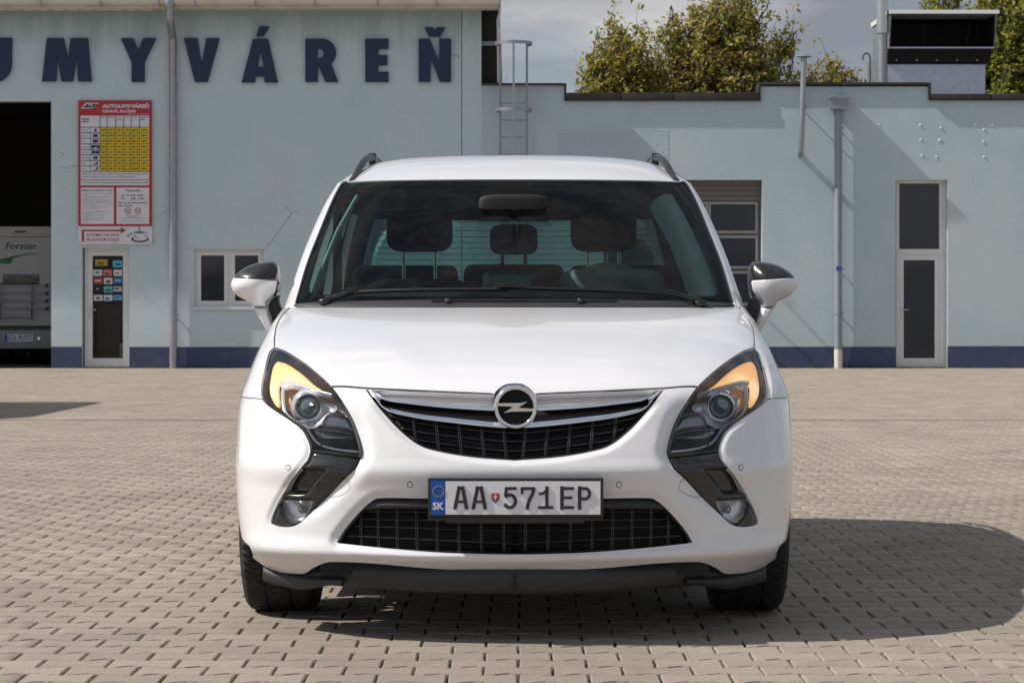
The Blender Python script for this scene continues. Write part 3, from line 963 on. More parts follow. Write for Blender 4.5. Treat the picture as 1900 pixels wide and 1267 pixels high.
letter('Y', [[(225, 72), (248, 72), (257, 95), (266, 72), (290, 72), (269, 117), (269, 153), (245, 153), (245, 117)]], 0,
       'navy capital letter Y on the pale blue wall beside the downpipe')
letter('V', [[(342, 72), (367, 72), (375, 122), (383, 72), (408, 72), (386, 153), (362, 153)]], 0, 'navy capital letter V on the pale blue wall beside the downpipe')
letter('A', [[(470, 73), (484, 73), (484, 95), (478.5, 125), (484, 125), (484, 143), (475, 143), (473, 154), (449, 154)],
             [(484, 73), (498, 73), (516, 154), (492, 154), (490, 143), (484, 143), (484, 125), (489.5, 125), (484, 95)],
             [(482, 50), (500, 50), (490, 68), (476, 68)]], 0, 'navy capital letter A with an acute accent on the pale blue wall')
letter('R', [[(567, 73), (590, 73), (590, 153), (567, 153)], [(590, 73)] + ring(598, 99, 26, 26, -90, 50, 8) + [(628, 153), (604, 153), (592, 124), (590, 124), (590, 110)] + ring(592, 100, 9, 9, 80, -80, 6) + [(590, 91)]], 0,
       'navy capital letter R on the pale blue wall')
letter('E', [[(678, 73), (721, 73), (721, 92), (702, 92), (702, 103), (719, 103), (719, 122), (702, 122), (702, 134), (721, 134), (721, 153), (678, 153)]], 0,
       'navy capital letter E on the pale blue wall')
letter('N', [[(777, 73), (798, 73), (815, 116), (815, 73), (837, 73), (837, 153), (816, 153), (800, 110), (799, 153), (777, 153)],
             [(788, 52), (803, 52), (807, 57), (811, 52), (826, 52), (817, 69), (796, 69)]], 0, 'navy capital letter N with a caron on the pale blue wall by the ladder')

# ------- downpipes
def pipe(name, label, cat, pts, r, m, brackets=(), extra=None):
    t = thing(name, label, cat, pts[-1])
    o = Vector(pts[-1])
    d = MB(); d.tube([Vector(p) - o for p in pts], r, 14); d.build('pipe', m, t, auto=50)
    for zb in brackets:
        x, y = pts[-1][0], pts[-1][1]
        d = MB(); d.lathe([(r + .001, -.018), (r + .008, -.018), (r + .008, .018), (r + .001, .018)], 0, 0, zb - o.z, 'z', 14)
        d.box(-.012, .012, r, WY - y + .005, zb - o.z - .012, zb - o.z + .012)
        d.box(r + .004, r + .03, -.012, .012, zb - o.z - .015, zb - o.z + .015)
        d.build('bracket', m, t)
    if extra: extra(t, o)
    return t
def funnel(t, o):
    d = MB(); d.lathe([(.06, -.14), (.08, -.10), (.105, -.03), (.105, .06), (.07, .13), (.02, .14)], 0, -.52, wz(25) + .13 - o.z, 'z', 16); d.build('funnel', M['zinc'], t, True)
yp = WY - .11
pipe('downpipe', 'zinc rain downpipe with a funnel between the navy letters', 'downpipe',
     [(wx(324), yp - .50, wz(18)), (wx(324), yp - .50, wz(40)), (wx(323.5), yp - .42, wz(48)), (wx(322), yp - .08, wz(66)), (wx(322), yp, wz(74)), (wx(322.5), yp, wz(400)), (wx(323), yp, 0.0)],
     .074, M['zinc'], (wz(158), wz(300), wz(444), wz(585)), funnel)
def hopper(t, o):
    d = MB(); d.prism([(-.16, wz(205) - o.z), (.16, wz(205) - o.z), (.175, wz(186) - o.z), (-.175, wz(186) - o.z)], -.15, .10)
    d.box(-.19, .19, -.17, .10, wz(186) - o.z, wz(180) - o.z, .006); d.build('rain_hopper', M['zinc_pipe'], t)
    d = MB(); d.lathe([(.079, 0), (.079, .36)], 0, 0, 0, 'z', 14); d.build('foot', M['white_gutter'], t, True)
    d = MB(); d.box(-.05, .05, -.082, -.05, wz(501) - o.z, wz(495) - o.z); d.build('sticker', M['plate_blue'], t)
pipe('downpipe', 'grey rain downpipe with a square hopper beside the tall glass door', 'downpipe',
     [(wx(1554), yp, wz(206)), (wx(1554), yp, 0.0)], .073, M['zinc_pipe'], (wz(239), wz(500), wz(582)), hopper)
# vent flue with rain cap
t = thing('vent_flue', 'thin metal vent flue with a flat rain cap rising above the parapet', 'flue', (wx(1484), WY - .22, wz(285)))
zt = wz(110) - wz(285)
d = MB(); d.tube([(0, .25, -.02), (-.01, .06, -.02), (-.005, 0, .06), (.02, 0, .8), (.055, 0, zt)], .055, 14); d.build('pipe', M['zinc'], t, auto=50)
d = MB(); d.lathe([(.005, .10), (.06, .075), (.15, .02), (.148, .015), (.06, .06), (.005, .085)], .055, 0, zt, 'z', 18)
d.tube([(.02, 0, zt - .05), (.02, 0, zt + .07)], .006, 6); d.tube([(.09, 0, zt - .05), (.09, 0, zt + .07)], .006, 6); d.build('rain_cap', M['zinc'], t, auto=40)
d = MB(); d.lathe([(.057, -.015), (.068, -.015), (.068, .015), (.057, .015)], .035, 0, wz(203) - wz(285), 'z', 14)
d.box(.02, .05, .05, .225, wz(203) - wz(285) - .012, wz(203) - wz(285) + .012); d.build('bracket', M['zinc_pipe'], t)

# ------- roof duct, chimney, bent pipe (standing on the low roof)
RZ = wz(187) - .30
RY = WY + 4.0
def rx(px): return (px - 950) * RY / LENS_F
def rz(py): return CAM_H - (py - HORIZON) * RY / LENS_F
t = thing('ventilation_hood', 'galvanised ventilation duct with a wide dark hood on the workshop roof', 'ventilation', (rx(1740), RY, RZ))
ox, oz = rx(1740), RZ
d = MB(); d.box(rx(1643) - ox, rx(1830) - ox, .1, 2.0, 0, rz(118) - oz, .02); d.build('duct', M['galv'], t, auto=40)
d = MB(); d.box(rx(1634) - ox, rx(1641) - ox, .25, 1.9, 0, rz(100) - oz); d.build('duct_flange', M['galv'], t)
x0, x1 = rx(1645) - ox, rx(1836) - ox
d = MB(); d.prism_x([(.02, rz(116) - oz), (2.05, rz(116) - oz), (2.05, rz(93) - oz), (-.25, rz(93) - oz)], x0, x1); d.build('hood_base', M['coping'], t)
for k in range(5):
    d = MB(); d.lathe([(.0, -.012), (.02, -.01), (.022, .0)], x0 + .2 + k * .42, -.02, rz(112) - oz, 'y', 8); d.build('rivet', M['galv'], t)
x0, x1 = rx(1646) - ox, rx(1842) - ox
zb, zt = rz(92) - oz, rz(30) - oz
d = MB(); d.prism_x([(-.25, zb), (-.45, zt), (2.05, zt), (2.05, zb)], x0, x0 + .02); d.prism_x([(-.25, zb), (-.45, zt), (2.05, zt), (2.05, zb)], x1 - .02, x1)
d.box(x0 + .02, x1 - .02, -.27, 2.05, zb - .01, zb + .02); d.box(x0 + .02, x1 - .02, 1.95, 2.05, zb + .02, zt); d.build('hood', M['galv'], t)
d = MB(); d.prism_x([(-.55, zt - .02), (-.53, zt + .06), (2.1, zt + .10), (2.1, zt - .0)], x0 - .03, x1 + .03); d.build('hood_roof', mat('pale_sheet', (.62, .63, .64), .5), t)
d = MB(); d.box(x0 + .02, x1 - .02, 1.2, 1.22, zb + .02, zt - .005); d.box(x0 + .021, x0 + .03, -.2, 1.2, zb + .021, zt - .006); d.box(x1 - .03, x1 - .021, -.2, 1.2, zb + .021, zt - .006); d.box(x0 + .031, x1 - .031, -.2, 1.2, zb + .021, zb + .03); d.box(x0 + .031, x1 - .031, -.2, 1.2, zt - .012, zt - .004); d.build('hood_lining', M['black'], t)
for px in (1708, 1790):
    d = MB(); d.tube([(rx(px) - ox, -.25, zb + .02), (rx(px + 3) - ox, -.43, zt - .02)], .007, 6); d.build('hood_strut', M['brown_board'], t)
t = thing('chimney', 'tall stainless chimney pipe beside the ventilation hood', 'chimney', (rx(1633), RY - .35, RZ))
d = MB(); d.tube([(0, 0, 0), (0, 0, rz(66) - RZ)], .10, 18); d.build('pipe', M['zinc'], t, auto=50)
d = MB(); d.tube([(.0, 0, rz(66) - RZ), (.0, 0, rz(-90) - RZ)], .125, 18); d.build('insulated_pipe', M['satin'], t, auto=50)
d = MB()
pts = [(0, 0, 0), (0, 0, rz(112) - RZ)] + [(-.075 + .075 * math.cos(a), 0, rz(108) - RZ + .085 * math.sin(a)) for a in [PI * k / 8 for k in range(9)]] + [(-.15, 0, rz(113) - RZ)]
d.tube(pts, .016, 8)
o = d.build('bent_vent_pipe', M['bark'], None, auto=50); o.location = (rx(1613), RY - .1, RZ)
tag(o, 'thin dark pipe with a hooked top on the workshop roof', 'pipe')
# white conduit at the corner
d = MB(); d.tube([(wx(927.5), WY - .1, wz(-40)), (wx(927), WY - .1, wz(28)), (wx(924), WY - .12, wz(36)), (wx(924), WY - .12, wz(54))], .026, 8)
d.tube([(wx(925), WY - .12, wz(54)), (wx(926), WY - .12, wz(150)), (wx(926), WY - .02, wz(153))], .034, 8)
o = d.build('conduit', mat('white_conduit', (.62, .63, .65), .5), None, auto=50)
tag(o, 'white conduit running down the roof corner beside the ladder', 'conduit')

# ------- caged ladder
lx = wx(953)
t = thing('ladder', 'grey steel roof ladder with safety hoops fixed to the wall corner', 'ladder', (lx, WY - .20, 0))
for px in (928.5, 977.5):
    d = MB(); d.box(wx(px) - lx - .022, wx(px) - lx + .022, -.03, .03, 0.35, wz(83)); d.build('rail', M['zinc_pipe'], t)
z = .5; i = 0
while z < wz(160):
    d = MB(); d.tube([(wx(930) - lx, 0, z), (wx(976) - lx, 0, z)], .013, 6); d.build('rung', M['zinc_pipe'], t)
    z += .325
for zc in (wz(87), wz(209), wz(332)):
    d = MB()
    n = 22
    pr = []
    for k in range(n + 1):
        a = math.radians(-18 + 216 * k / n)
        pr.append((.355 * math.cos(a), -.32 - .36 * math.sin(a)))
    pr = [(.26, .0)] + pr + [(-.26, .0)]
    V = []; F_ = []
    for (x, y) in pr:
        V += [(x, y, zc - .03), (x, y, zc + .03)]
    V2 = [(x * .985, y * .985, z) for x, y, z in V]
    n2 = len(V)
    for k in range(len(pr) - 1):
        F_ += [(2 * k, 2 * k + 2, 2 * k + 3, 2 * k + 1), (2 * k + n2, 2 * k + 1 + n2, 2 * k + 3 + n2, 2 * k + 2 + n2),
               (2 * k + 1, 2 * k + 3, 2 * k + 3 + n2, 2 * k + 1 + n2), (2 * k, 2 * k + n2, 2 * k + 2 + n2, 2 * k + 2)]
    d.add(V + V2, F_)
    d.build('hoop', M['zinc'], t)
d = MB(); d.box(-.02, .02, -.69, -.68, wz(420), wz(84)); d.build('cage_strip', M['zinc'], t)
for zc in (wz(200), wz(330), 1.2):
    for s_ in (-.245, .255):
        d = MB(); d.box(s_ - .015, s_ + .015, .031, .205, zc - .015, zc + .015); d.build('wall_bracket', M['zinc_pipe'], t)

# ------- price board
sx0, sx1 = wx(146), wx(282)
S = thing('price_board', 'tall red and white car wash price board with a yellow price grid', 'sign', (0, WY - .05, 0))
d = MB(); d.box(sx0, sx1, 0, .045, wz(420), wz(187), .004); d.build('board', M['red'], S)
def R(mb, a, c, e, h, y=-.004): mb.box(wx(a), wx(e), y, y + .0038, wz(h), wz(c))
d = MB(); R(d, 150.5, 215.5, 277.5, 344.5); R(d, 151, 348.5, 212, 416); R(d, 217, 348.5, 277.5, 416); d.build('white_panel', M['white_sign'], S)
d = MB(); R(d, 186.6, 237, 277.5, 319, -.0075); d.build('price_grid', M['yellow'], S)
d = MB()
rows_y = [237 + i * (319 - 237) / 8 for i in range(9)]
for yv in rows_y: R(d, 150.5, yv - .55, 277.5, yv + .55, -.0105)
for xv in (186.6, 199.6, 215.3, 230.3, 244.2, 259.5): R(d, xv - .5, 215.5, xv + .5, 319, -.0108)
R(d, 168.6, 237, 169.2, 319, -.0108); R(d, 150.5, 334, 277.5, 334.8, -.0105)
d.build('grid_lines', M['ink'], S)
d = MB()
cols = [(187.8, 198.8), (201, 214), (217, 229), (232, 243), (246, 258), (262, 275)]
pr = [['11,50 €', '5,70 €', '2,20 €', '12,00 €', '60 €', '3,20 €'], ['12,90 €', '6,00 €', '4,70 €', '15 €', '20 €', '3,80 €'], ['17,90 €', '6,90 €', '5,60 €', '18 €', '20 €', '3,90 €'],
      ['31,80 €', '11,10 €', '5,90 €', '21 €', '30 €', '3,90 €'], ['36,30 €', '11,10 €', '5,90 €', '21 €', '30 €', '3,90 €'], ['22,50 €', '9,90 €', '5,60 €', '21 €', '30 €', '3,60 €'],
      ['14,90 €', '4,70 €', '3,60 €', '21 €', '30 €', '3,50 €'], ['14,90 €', '3,60 €', '1,90 €', '21 €', '30 €', '2,90 €']]
for r_ in range(8):
    zc = (rows_y[r_] + rows_y[r_ + 1]) / 2
    for c_ in range(6):
        a, e = cols[c_]
        put_text(d, pr[r_][c_], wx(a + .5), wx(e - .5), wz(zc + 2.6), wz(zc - 2.4), -.0112, .035)
for i, (a, e) in enumerate(((171, 193),)):
    pass
put_text(d, 'PROGRAMY', wx(152.5), wx(167), wz(223.5), wz(220.5), -.0112, .02)
put_text(d, 'UMYTIA', wx(152.5), wx(165.5), wz(228.2), wz(225.2), -.0112, .02)
hd = [(188, 196, 'UMYTIE'), (201, 213, 'TEPOVANIE'), (217, 227, 'SUCHÉ'), (232, 241, 'Leštenie'), (246, 256, 'Interiér'), (261, 275, 'KOMPLETNÉ')]
for a, e, s_ in hd: put_text(d, s_, wx(a), wx(e), wz(219.5), wz(217.2), -.0112, .01)
for a, e, s_ in ((217, 227, 'VYSÁVANIE'), (261, 270, 'UMYTIE')): put_text(d, s_, wx(a), wx(e), wz(224), wz(221.5), -.0112, .01)
d.build('price_print', M['ink'], S)['kind'] = 'stuff'
d = MB()
veh = [[(.4, .62, .1, .8)], [(.25, .75, .15, .85)], [(.2, .8, .15, .85)], [(.05, .95, .35, .85), (.05, .3, .1, .35), (.7, .95, .1, .35)], [(.1, .48, .15, .85), (.52, .92, .15, .85)],
       [(.25, .55, .15, .8), (.57, .75, .15, .85)], [(.3, .6, .2, .5), (.6, .78, .2, .85)], [(.3, .7, .12, .3), (.6, .78, .3, .85)]]
for r_, L_ in enumerate(veh):
    y0_, y1_ = rows_y[r_ + 1] - 1, rows_y[r_] + 1
    for (a, e, lo, hi) in L_:
        R(d, 169.5 + a * 17, y0_ + (y1_ - y0_) * hi, 169.5 + e * 17, y0_ + (y1_ - y0_) * lo, -.0078)
d.build('vehicle_icon', M['navy_ink'], S)
d = MB()
nm = ['OSOBNÉ AUTO', 'DODÁVKA', 'BUS', 'NÁKLADNÉ', 'SÚPRAVA', 'MIKROBUS', 'AVIA', 'NÁVES']
for r_ in range(8):
    zc = (rows_y[r_] + rows_y[r_ + 1]) / 2
    put_text(d, nm[r_], wx(151.5), wx(151.5 + min(16, 1.9 * len(nm[r_]))), wz(zc + 1.4), wz(zc - 1.4), -.006)
put_text(d, 'Príplatok za silné znečistenie vozidla nad 50 %, účtujeme podľa cenníka od 5,00', wx(153), wx(274), wz(325.5), wz(322), -.006, .01)
put_text(d, 'Zákazníci umývajúci vozidlá nad rámec od 5000 €/mes. zľava 7 %', wx(153), wx(254), wz(330.3), wz(327), -.006, .01)
put_text(d, 'V cene umývania nie je zahrnuté odstránenie hmyzu, smoly, asfaltu a farby z vozidla', wx(153), wx(275), wz(341.4), wz(338), -.006, .01)
put_text(d, 'Pokyny pre umývanie vozidiel', wx(153), wx(209), wz(355.8), wz(351.8), -.006, .02)
ln = ['vstupujte na vyzvanie obsluhy, vozidlo', 'vypnite', 'pri umývaní vozidla zavrite okná', 'nevystupujte počas umývania', 'vypnite motor, zatiahnite ručnú brzdu,', 'sklopte anténu a spätné zrkadlá,',
      'uzavrite všetky okná a dvere vozidla', 'vypnite stierače', 'po umytí pokračujte pomaly ďalej', 'dbajte na bezpečnosť', '', 'Za škody na vozidle, ktoré nie sú', 'spôsobené linkou', 'prevádzkovateľ nezodpovedá za',
      'neupevnené časti', 'V prípade otázok sa obráťte', 'na obsluhu umývacej linky', 'Ďakujeme']
for i, s_ in enumerate(ln):
    if s_: put_text(d, s_, wx(154), wx(154 + min(55, len(s_) * 1.45)), wz(360.6 + i * 3.05), wz(358.6 + i * 3.05), -.006)
put_text(d, 'Otváracia doba:', wx(233), wx(261), wz(355.8), wz(352), -.006, .02)
put_text(d, 'Po - Pi  6.00 - 22.00', wx(227), wx(266.5), wz(364.6), wz(361), -.006, .025)
put_text(d, 'So', wx(227), wx(232), wz(370.6), wz(367), -.006, .025)
put_text(d, '8.00 - 14.00', wx(244), wx(267), wz(370.6), wz(367), -.006, .025)
put_text(d, 'alebo po dohode na telefóne', wx(220), wx(274), wz(378.8), wz(374.8), -.006, .02)
put_text(d, '0911 912 421', wx(221), wx(246), wz(384), wz(380.4), -.006, .02)
put_text(d, 'Prevádzka Trnava', wx(236), wx(258), wz(402.4), wz(400), -.006)
put_text(d, 'www.autoumyvaren.sk  info@autoumyvaren.sk', wx(222), wx(273), wz(406), wz(403.6), -.006)
put_text(d, 'Autoumyváreň, s.r.o., 917 01 Trnava', wx(226), wx(268), wz(411.4), wz(409), -.006)
d.build('small_print', M['ink'], S)['kind'] = 'stuff'
for cx in (238.3, 256.5):
    d = MB()
    d.lathe([(.046, -.0045), (.062, -.0045), (.062, -.0005), (.046, -.0005), (.046, -.0045)], wx(cx), 0, wz(391.5), 'y', 24); d.build('speed_ring', M['red'], S)
d = MB(); put_text(d, '4,2', wx(235.3), wx(241.3), wz(393.8), wz(389.4), -.006, .03); put_text(d, '2,3', wx(253.5), wx(259.5), wz(393.8), wz(389.4), -.006, .03); d.build('limit_print', M['ink'], S)
d = MB()
put_text(d, 'AUTOUMYVÁREŇ', wx(190.5), wx(277), wz(201.5), wz(192), -.002, .045)
put_text(d, 'CENNÍK SLUŽIEB', wx(190.5), wx(253), wz(209.6), wz(203.6), -.002, .035)
put_text(d, 'Platný od novembra 2019', wx(239), wx(277), wz(213.6), wz(211.6), -.002, .01)
d.prism([(wx(150.5), wz(202)), (wx(173), wz(202)), (wx(185), wz(192)), (wx(160), wz(192))], -.0030, .001)
d.build('white_print', M['white_sign'], S)
d = MB(); d.prism([(wx(153), wz(200.5)), (wx(171.5), wz(200.5)), (wx(174), wz(198.5)), (wx(156), wz(198.5))], -.006, -.0035)
put_text(d, 'AUP', wx(156), wx(181), wz(200), wz(193.5), -.0062, .05, .35); d.build('emblem_print', M['navy_ink'], S)
# coffee board below it
S2 = thing('coffee_sign', 'white coffee machine sign with a red arrow and a cup above the glass door', 'sign', (0, WY - .055, 0))
d = MB(); d.box(sx0, sx1 + .01, 0, .05, wz(453.5), wz(420.3), .003); d.build('board', M['white_sign'], S2)
d = MB(); R(d, 152.6, 426.5, 157, 448.5); R(d, 157, 426.5, 226, 429.7)
d.prism([(wx(225), wz(422)), (wx(235), wz(427.8)), (wx(225), wz(434))], -.004, -.0002)
put_text(d, 'AUTOMAT NA KÁVU', wx(161), wx(222.5), wz(439.2), wz(432), -.003, .012, .15); put_text(d, 'PRI HLAVNOM VCHODE', wx(161), wx(222.5), wz(447.8), wz(442), -.003, .012, .15)
d.build('red_print', M['red'], S2)
def ell(cx, cy, a, c, n=28): return [(wx(cx + a * math.cos(2 * PI * k / n)), wz(cy + c * math.sin(2 * PI * k / n))) for k in range(n)]
d = MB(); d.prism(ell(260.5, 444, 16.5, 6), -.0030, -.0002); d.prism(ell(239, 437.5, 2.0, 1.6), -.003, -.0002); d.prism(ell(243.5, 434.3, 1.8, 1.6), -.003, -.0002); d.build('saucer_print', M['ink'], S2)  # black ellipse and dots printed with the saucer
d = MB(); d.prism(ell(261, 442.8, 13, 4.2), -.0055, -.0032); d.build('saucer', M['white_sign'], S2)
cup = [(249, 431.5), (270, 431.5), (268, 438), (263, 443), (256.5, 443), (251.5, 438)]
d = MB(); d.prism([(wx(x - .9), wz(y + .4)) for x, y in cup], -.0075, -.0057); d.prism(ell(260, 431.6, 10.5, 1.5), -.0128, -.0120); d.tube([(wx(259.5), -.006, wz(429)), (wx(260.5), -.006, wz(426)), (wx(259), -.006, wz(423.5)), (wx(260), -.006, wz(421))], .006, 5)
d.build('cup_outline', M['ink'], S2)
d = MB(); d.prism([(wx(x), wz(y)) for x, y in cup], -.0115, -.0077); d.tube([(wx(269), -.008, wz(433)), (wx(273), -.008, wz(433.5)), (wx(273), -.008, wz(436)), (wx(267.5), -.008, wz(439))], .008, 5); d.build('cup', M['white_sign'], S2)
for a in (149, 213, 279):
    d = MB(); d.lathe([(.001, -.006), (.012, -.005), (.012, .0)], wx(a), 0, wz(450.5), 'y', 8); d.build('screw', M['zinc_pipe'], S2)

# ------- motorhome parked inside the bay
MY = WY + 3.4
def mxx(px): return (px - 950) * MY / LENS_F
def mzz(py): return CAM_H - (py - HORIZON) * MY / LENS_F
mc = -9.75
mh = thing('motorhome', 'white motorhome with a bicycle rack parked inside the dark wash bay', 'motorhome', (mc, MY, 0))
white_m = mat('motorhome_white', (.50, .50, .50), .4, var=.03, vscale=2)
d = MB(); d.box(-1.13, 1.13, 0, 5.6, .55, mzz(432), .10); d.build('body', white_m, mh, auto=50)
d = MB(); d.box(-1.15, 1.15, -.06, .5, mzz(440), mzz(420), .05); d.build('roof_cap', white_m, mh, auto=50)
d = MB(); d.box(mxx(28) - mc, mxx(50) - mc, -.075, -.058, mzz(432), mzz(429)); d.build('brake_lamp', M['plastic_dk'], mh)
d = MB(); d.box(-1.14, 1.14, -.12, .6, .32, mzz(612), .06); d.build('rear_bumper', mat('motorhome_grey', (.30, .31, .33), .5), mh, auto=50)
d = MB(); d.box(-1.14, 1.14, -.02, .3, mzz(611), mzz(604)); d.build('bumper_joint', M['plastic_dk'], mh)
d = MB(); d.box(mxx(5) - mc, mxx(73) - mc, -.03, .02, mzz(527), mzz(509), .02); d.build('rear_window', M['gloss_black'], mh, auto=50)
d = MB(); put_text(d, 'Forster', mxx(10) - mc, mxx(69) - mc, mzz(463), mzz(450), -.004, .02, .2); d.build('name_print', M['ink_grey'], mh)
d = MB()
pt = [(0, 481), (25, 475), (50, 471), (80, 469)]
top = [(mxx(x) - mc, mzz(y)) for x, y in pt]; bot = [(mxx(x) - mc, mzz(y + h)) for (x, y), h in zip(pt, (9, 4, 2, .8))]
d.prism([(mxx(-12) - mc, mzz(488)), (mxx(20) - mc, mzz(490))] + bot[1:] + top[::-1], -.004, -.001); d.build('green_stripe', mat('green_print', (.02, .22, .05), .5), mh)
d = MB(); d.box(mxx(12) - mc, mxx(64) - mc, -.14, -.122, mzz(634), mzz(620)); pl = d.build('number_plate', M['plate_white'], mh)
d = MB(); d.box(mxx(12) - mc, mxx(16.5) - mc, -.1435, -.1405, mzz(634), mzz(620)); d.build('plate_band', M['plate_blue'], pl)
for i_, ch_ in enumerate('STA PU777'):
    if ch_ == ' ': continue
    d = MB(); put_text(d, ch_, mxx(18 + i_ * 4.95) - mc, mxx(18 + i_ * 4.95 + 4.1) - mc, mzz(632), mzz(622.5), -.142, .02); d.build('plate_letter', M['ink'], pl)
d = MB(); d.lathe([(.001, -.012), (.03, -.01), (.034, .0)], mxx(74) - mc, -.122, mzz(628), 'y', 12); d.build('reflector', M['chrome'], mh)
rk = M['metal_grey']
for px in (3, 61):
    d = MB(); d.tube([(mxx(px) - mc, -.06, mzz(592)), (mxx(px) - mc, -.12, mzz(588)), (mxx(px) - mc, -.12, mzz(530)), (mxx(px) - mc, -.01, mzz(525))], .017, 8); d.build('rack_post', rk, mh, auto=50)
for py, xe in ((530, 92), (545, 92), (559, 92), (573, 92), (589, 64)):
    d = MB(); d.tube([(mxx(-30) - mc, -.14, mzz(py)), (mxx(xe) - mc, -.14, mzz(py))], .018, 8); d.build('rack_rail', rk, mh, auto=50)
    if xe > 80:
        d = MB(); d.box(mxx(86) - mc, mxx(92) - mc, -.17, -.11, mzz(py + 3), mzz(py - 3), .01); d.build('rail_clamp', M['plastic_dk'], mh)
for s_ in (-.95, .95):
    d = MB(); d.lathe([(.16, -.11), (.30, -.11), (.335, -.07), (.335, .07), (.30, .11), (.16, .11)], s_, 1.6, .335, 'x', 24); d.build('wheel', M['rubber'], mh, auto=50)
d = MB(); d.box(-.9, .9, .2, 5.2, .30, .56); d.build('chassis', M['black'], mh)
d = MB(); d.lathe([(.001, -.10), (.05, -.08), (.055, .02)], mxx(55) - mc, .0, .21, 'y', 12); d.tube([(mxx(55) - mc, .02, .21), (mxx(55) - mc, .3, .32)], .03, 8); d.build('tow_ball', M['black'], mh)
for s_ in (-.95, .95):
    d = MB(); d.lathe([(.16, -.11), (.30, -.11), (.335, -.07), (.335, .07), (.30, .11), (.16, .11)], s_, 4.6, .335, 'x', 24); d.build('wheel', M['rubber'], mh, auto=50)

# ------- delivery van parked beside the yard; only its shadow reaches the picture
vx = -8.0
vn = thing('delivery_van', 'white delivery van parked at the side of the yard', 'van', (vx, 21.6, 0))
side = [(.05, .42), (.0, .95), (.35, 1.12), (1.2, 1.30), (2.1, 2.1), (2.5, 2.28), (6.6, 2.32), (6.75, 2.2), (6.8, .42)]
d = MB(); d.prism_x(side, -.98, .98); d.build('body', white_m, vn)
d = MB(); d.prism_x([(1.23, 1.37), (2.04, 2.087), (2.06, 2.065), (1.26, 1.345)], -.82, .82); d.build('windscreen', M['dark_glass'], vn)
d = MB(); d.box(-.97, .97, -.05, .3, .30, .62, .05); d.build('bumper', M['plastic'], vn, auto=50)
d = MB(); d.box(-.45, .45, -.02, .06, .70, .92, .02); d.build('grille', M['plastic_dk'], vn, auto=50)
for s_ in (-.76, .76):
    d = MB(); d.squad((s_, .10, .86), (.17, .12, .12), .6, .7, 16); d.build('headlight', M['satin'], vn, True)
    d = MB(); d.squad((s_ * 1.47, 1.55, 1.42), (.09, .05, .15), .5, .5, 14); d.tube([(s_ * 1.26, 1.6, 1.35), (s_ * 1.42, 1.57, 1.35)], .03, 8); d.build('door_mirror', M['plastic_dk'], vn, auto=50)
for s_ in (-.985, .982):
    d = MB(); d.prism_x([(1.5, 1.35), (2.15, 1.95), (2.9, 1.95), (2.9, 1.35)], s_, s_ + .004); d.build('side_window', M['dark_glass'], vn)
for yv in (1.05, 5.3):
    for s_ in (-.86, .86):
        d = MB(); d.lathe([(.02, -.13), (.2, -.13), (.31, -.12), (.34, -.08), (.34, .08), (.31, .12), (.2, .13), (.02, .13)], s_ * 1.03, yv, .34, 'x', 24); d.build('wheel', M['rubber'], vn, auto=50)

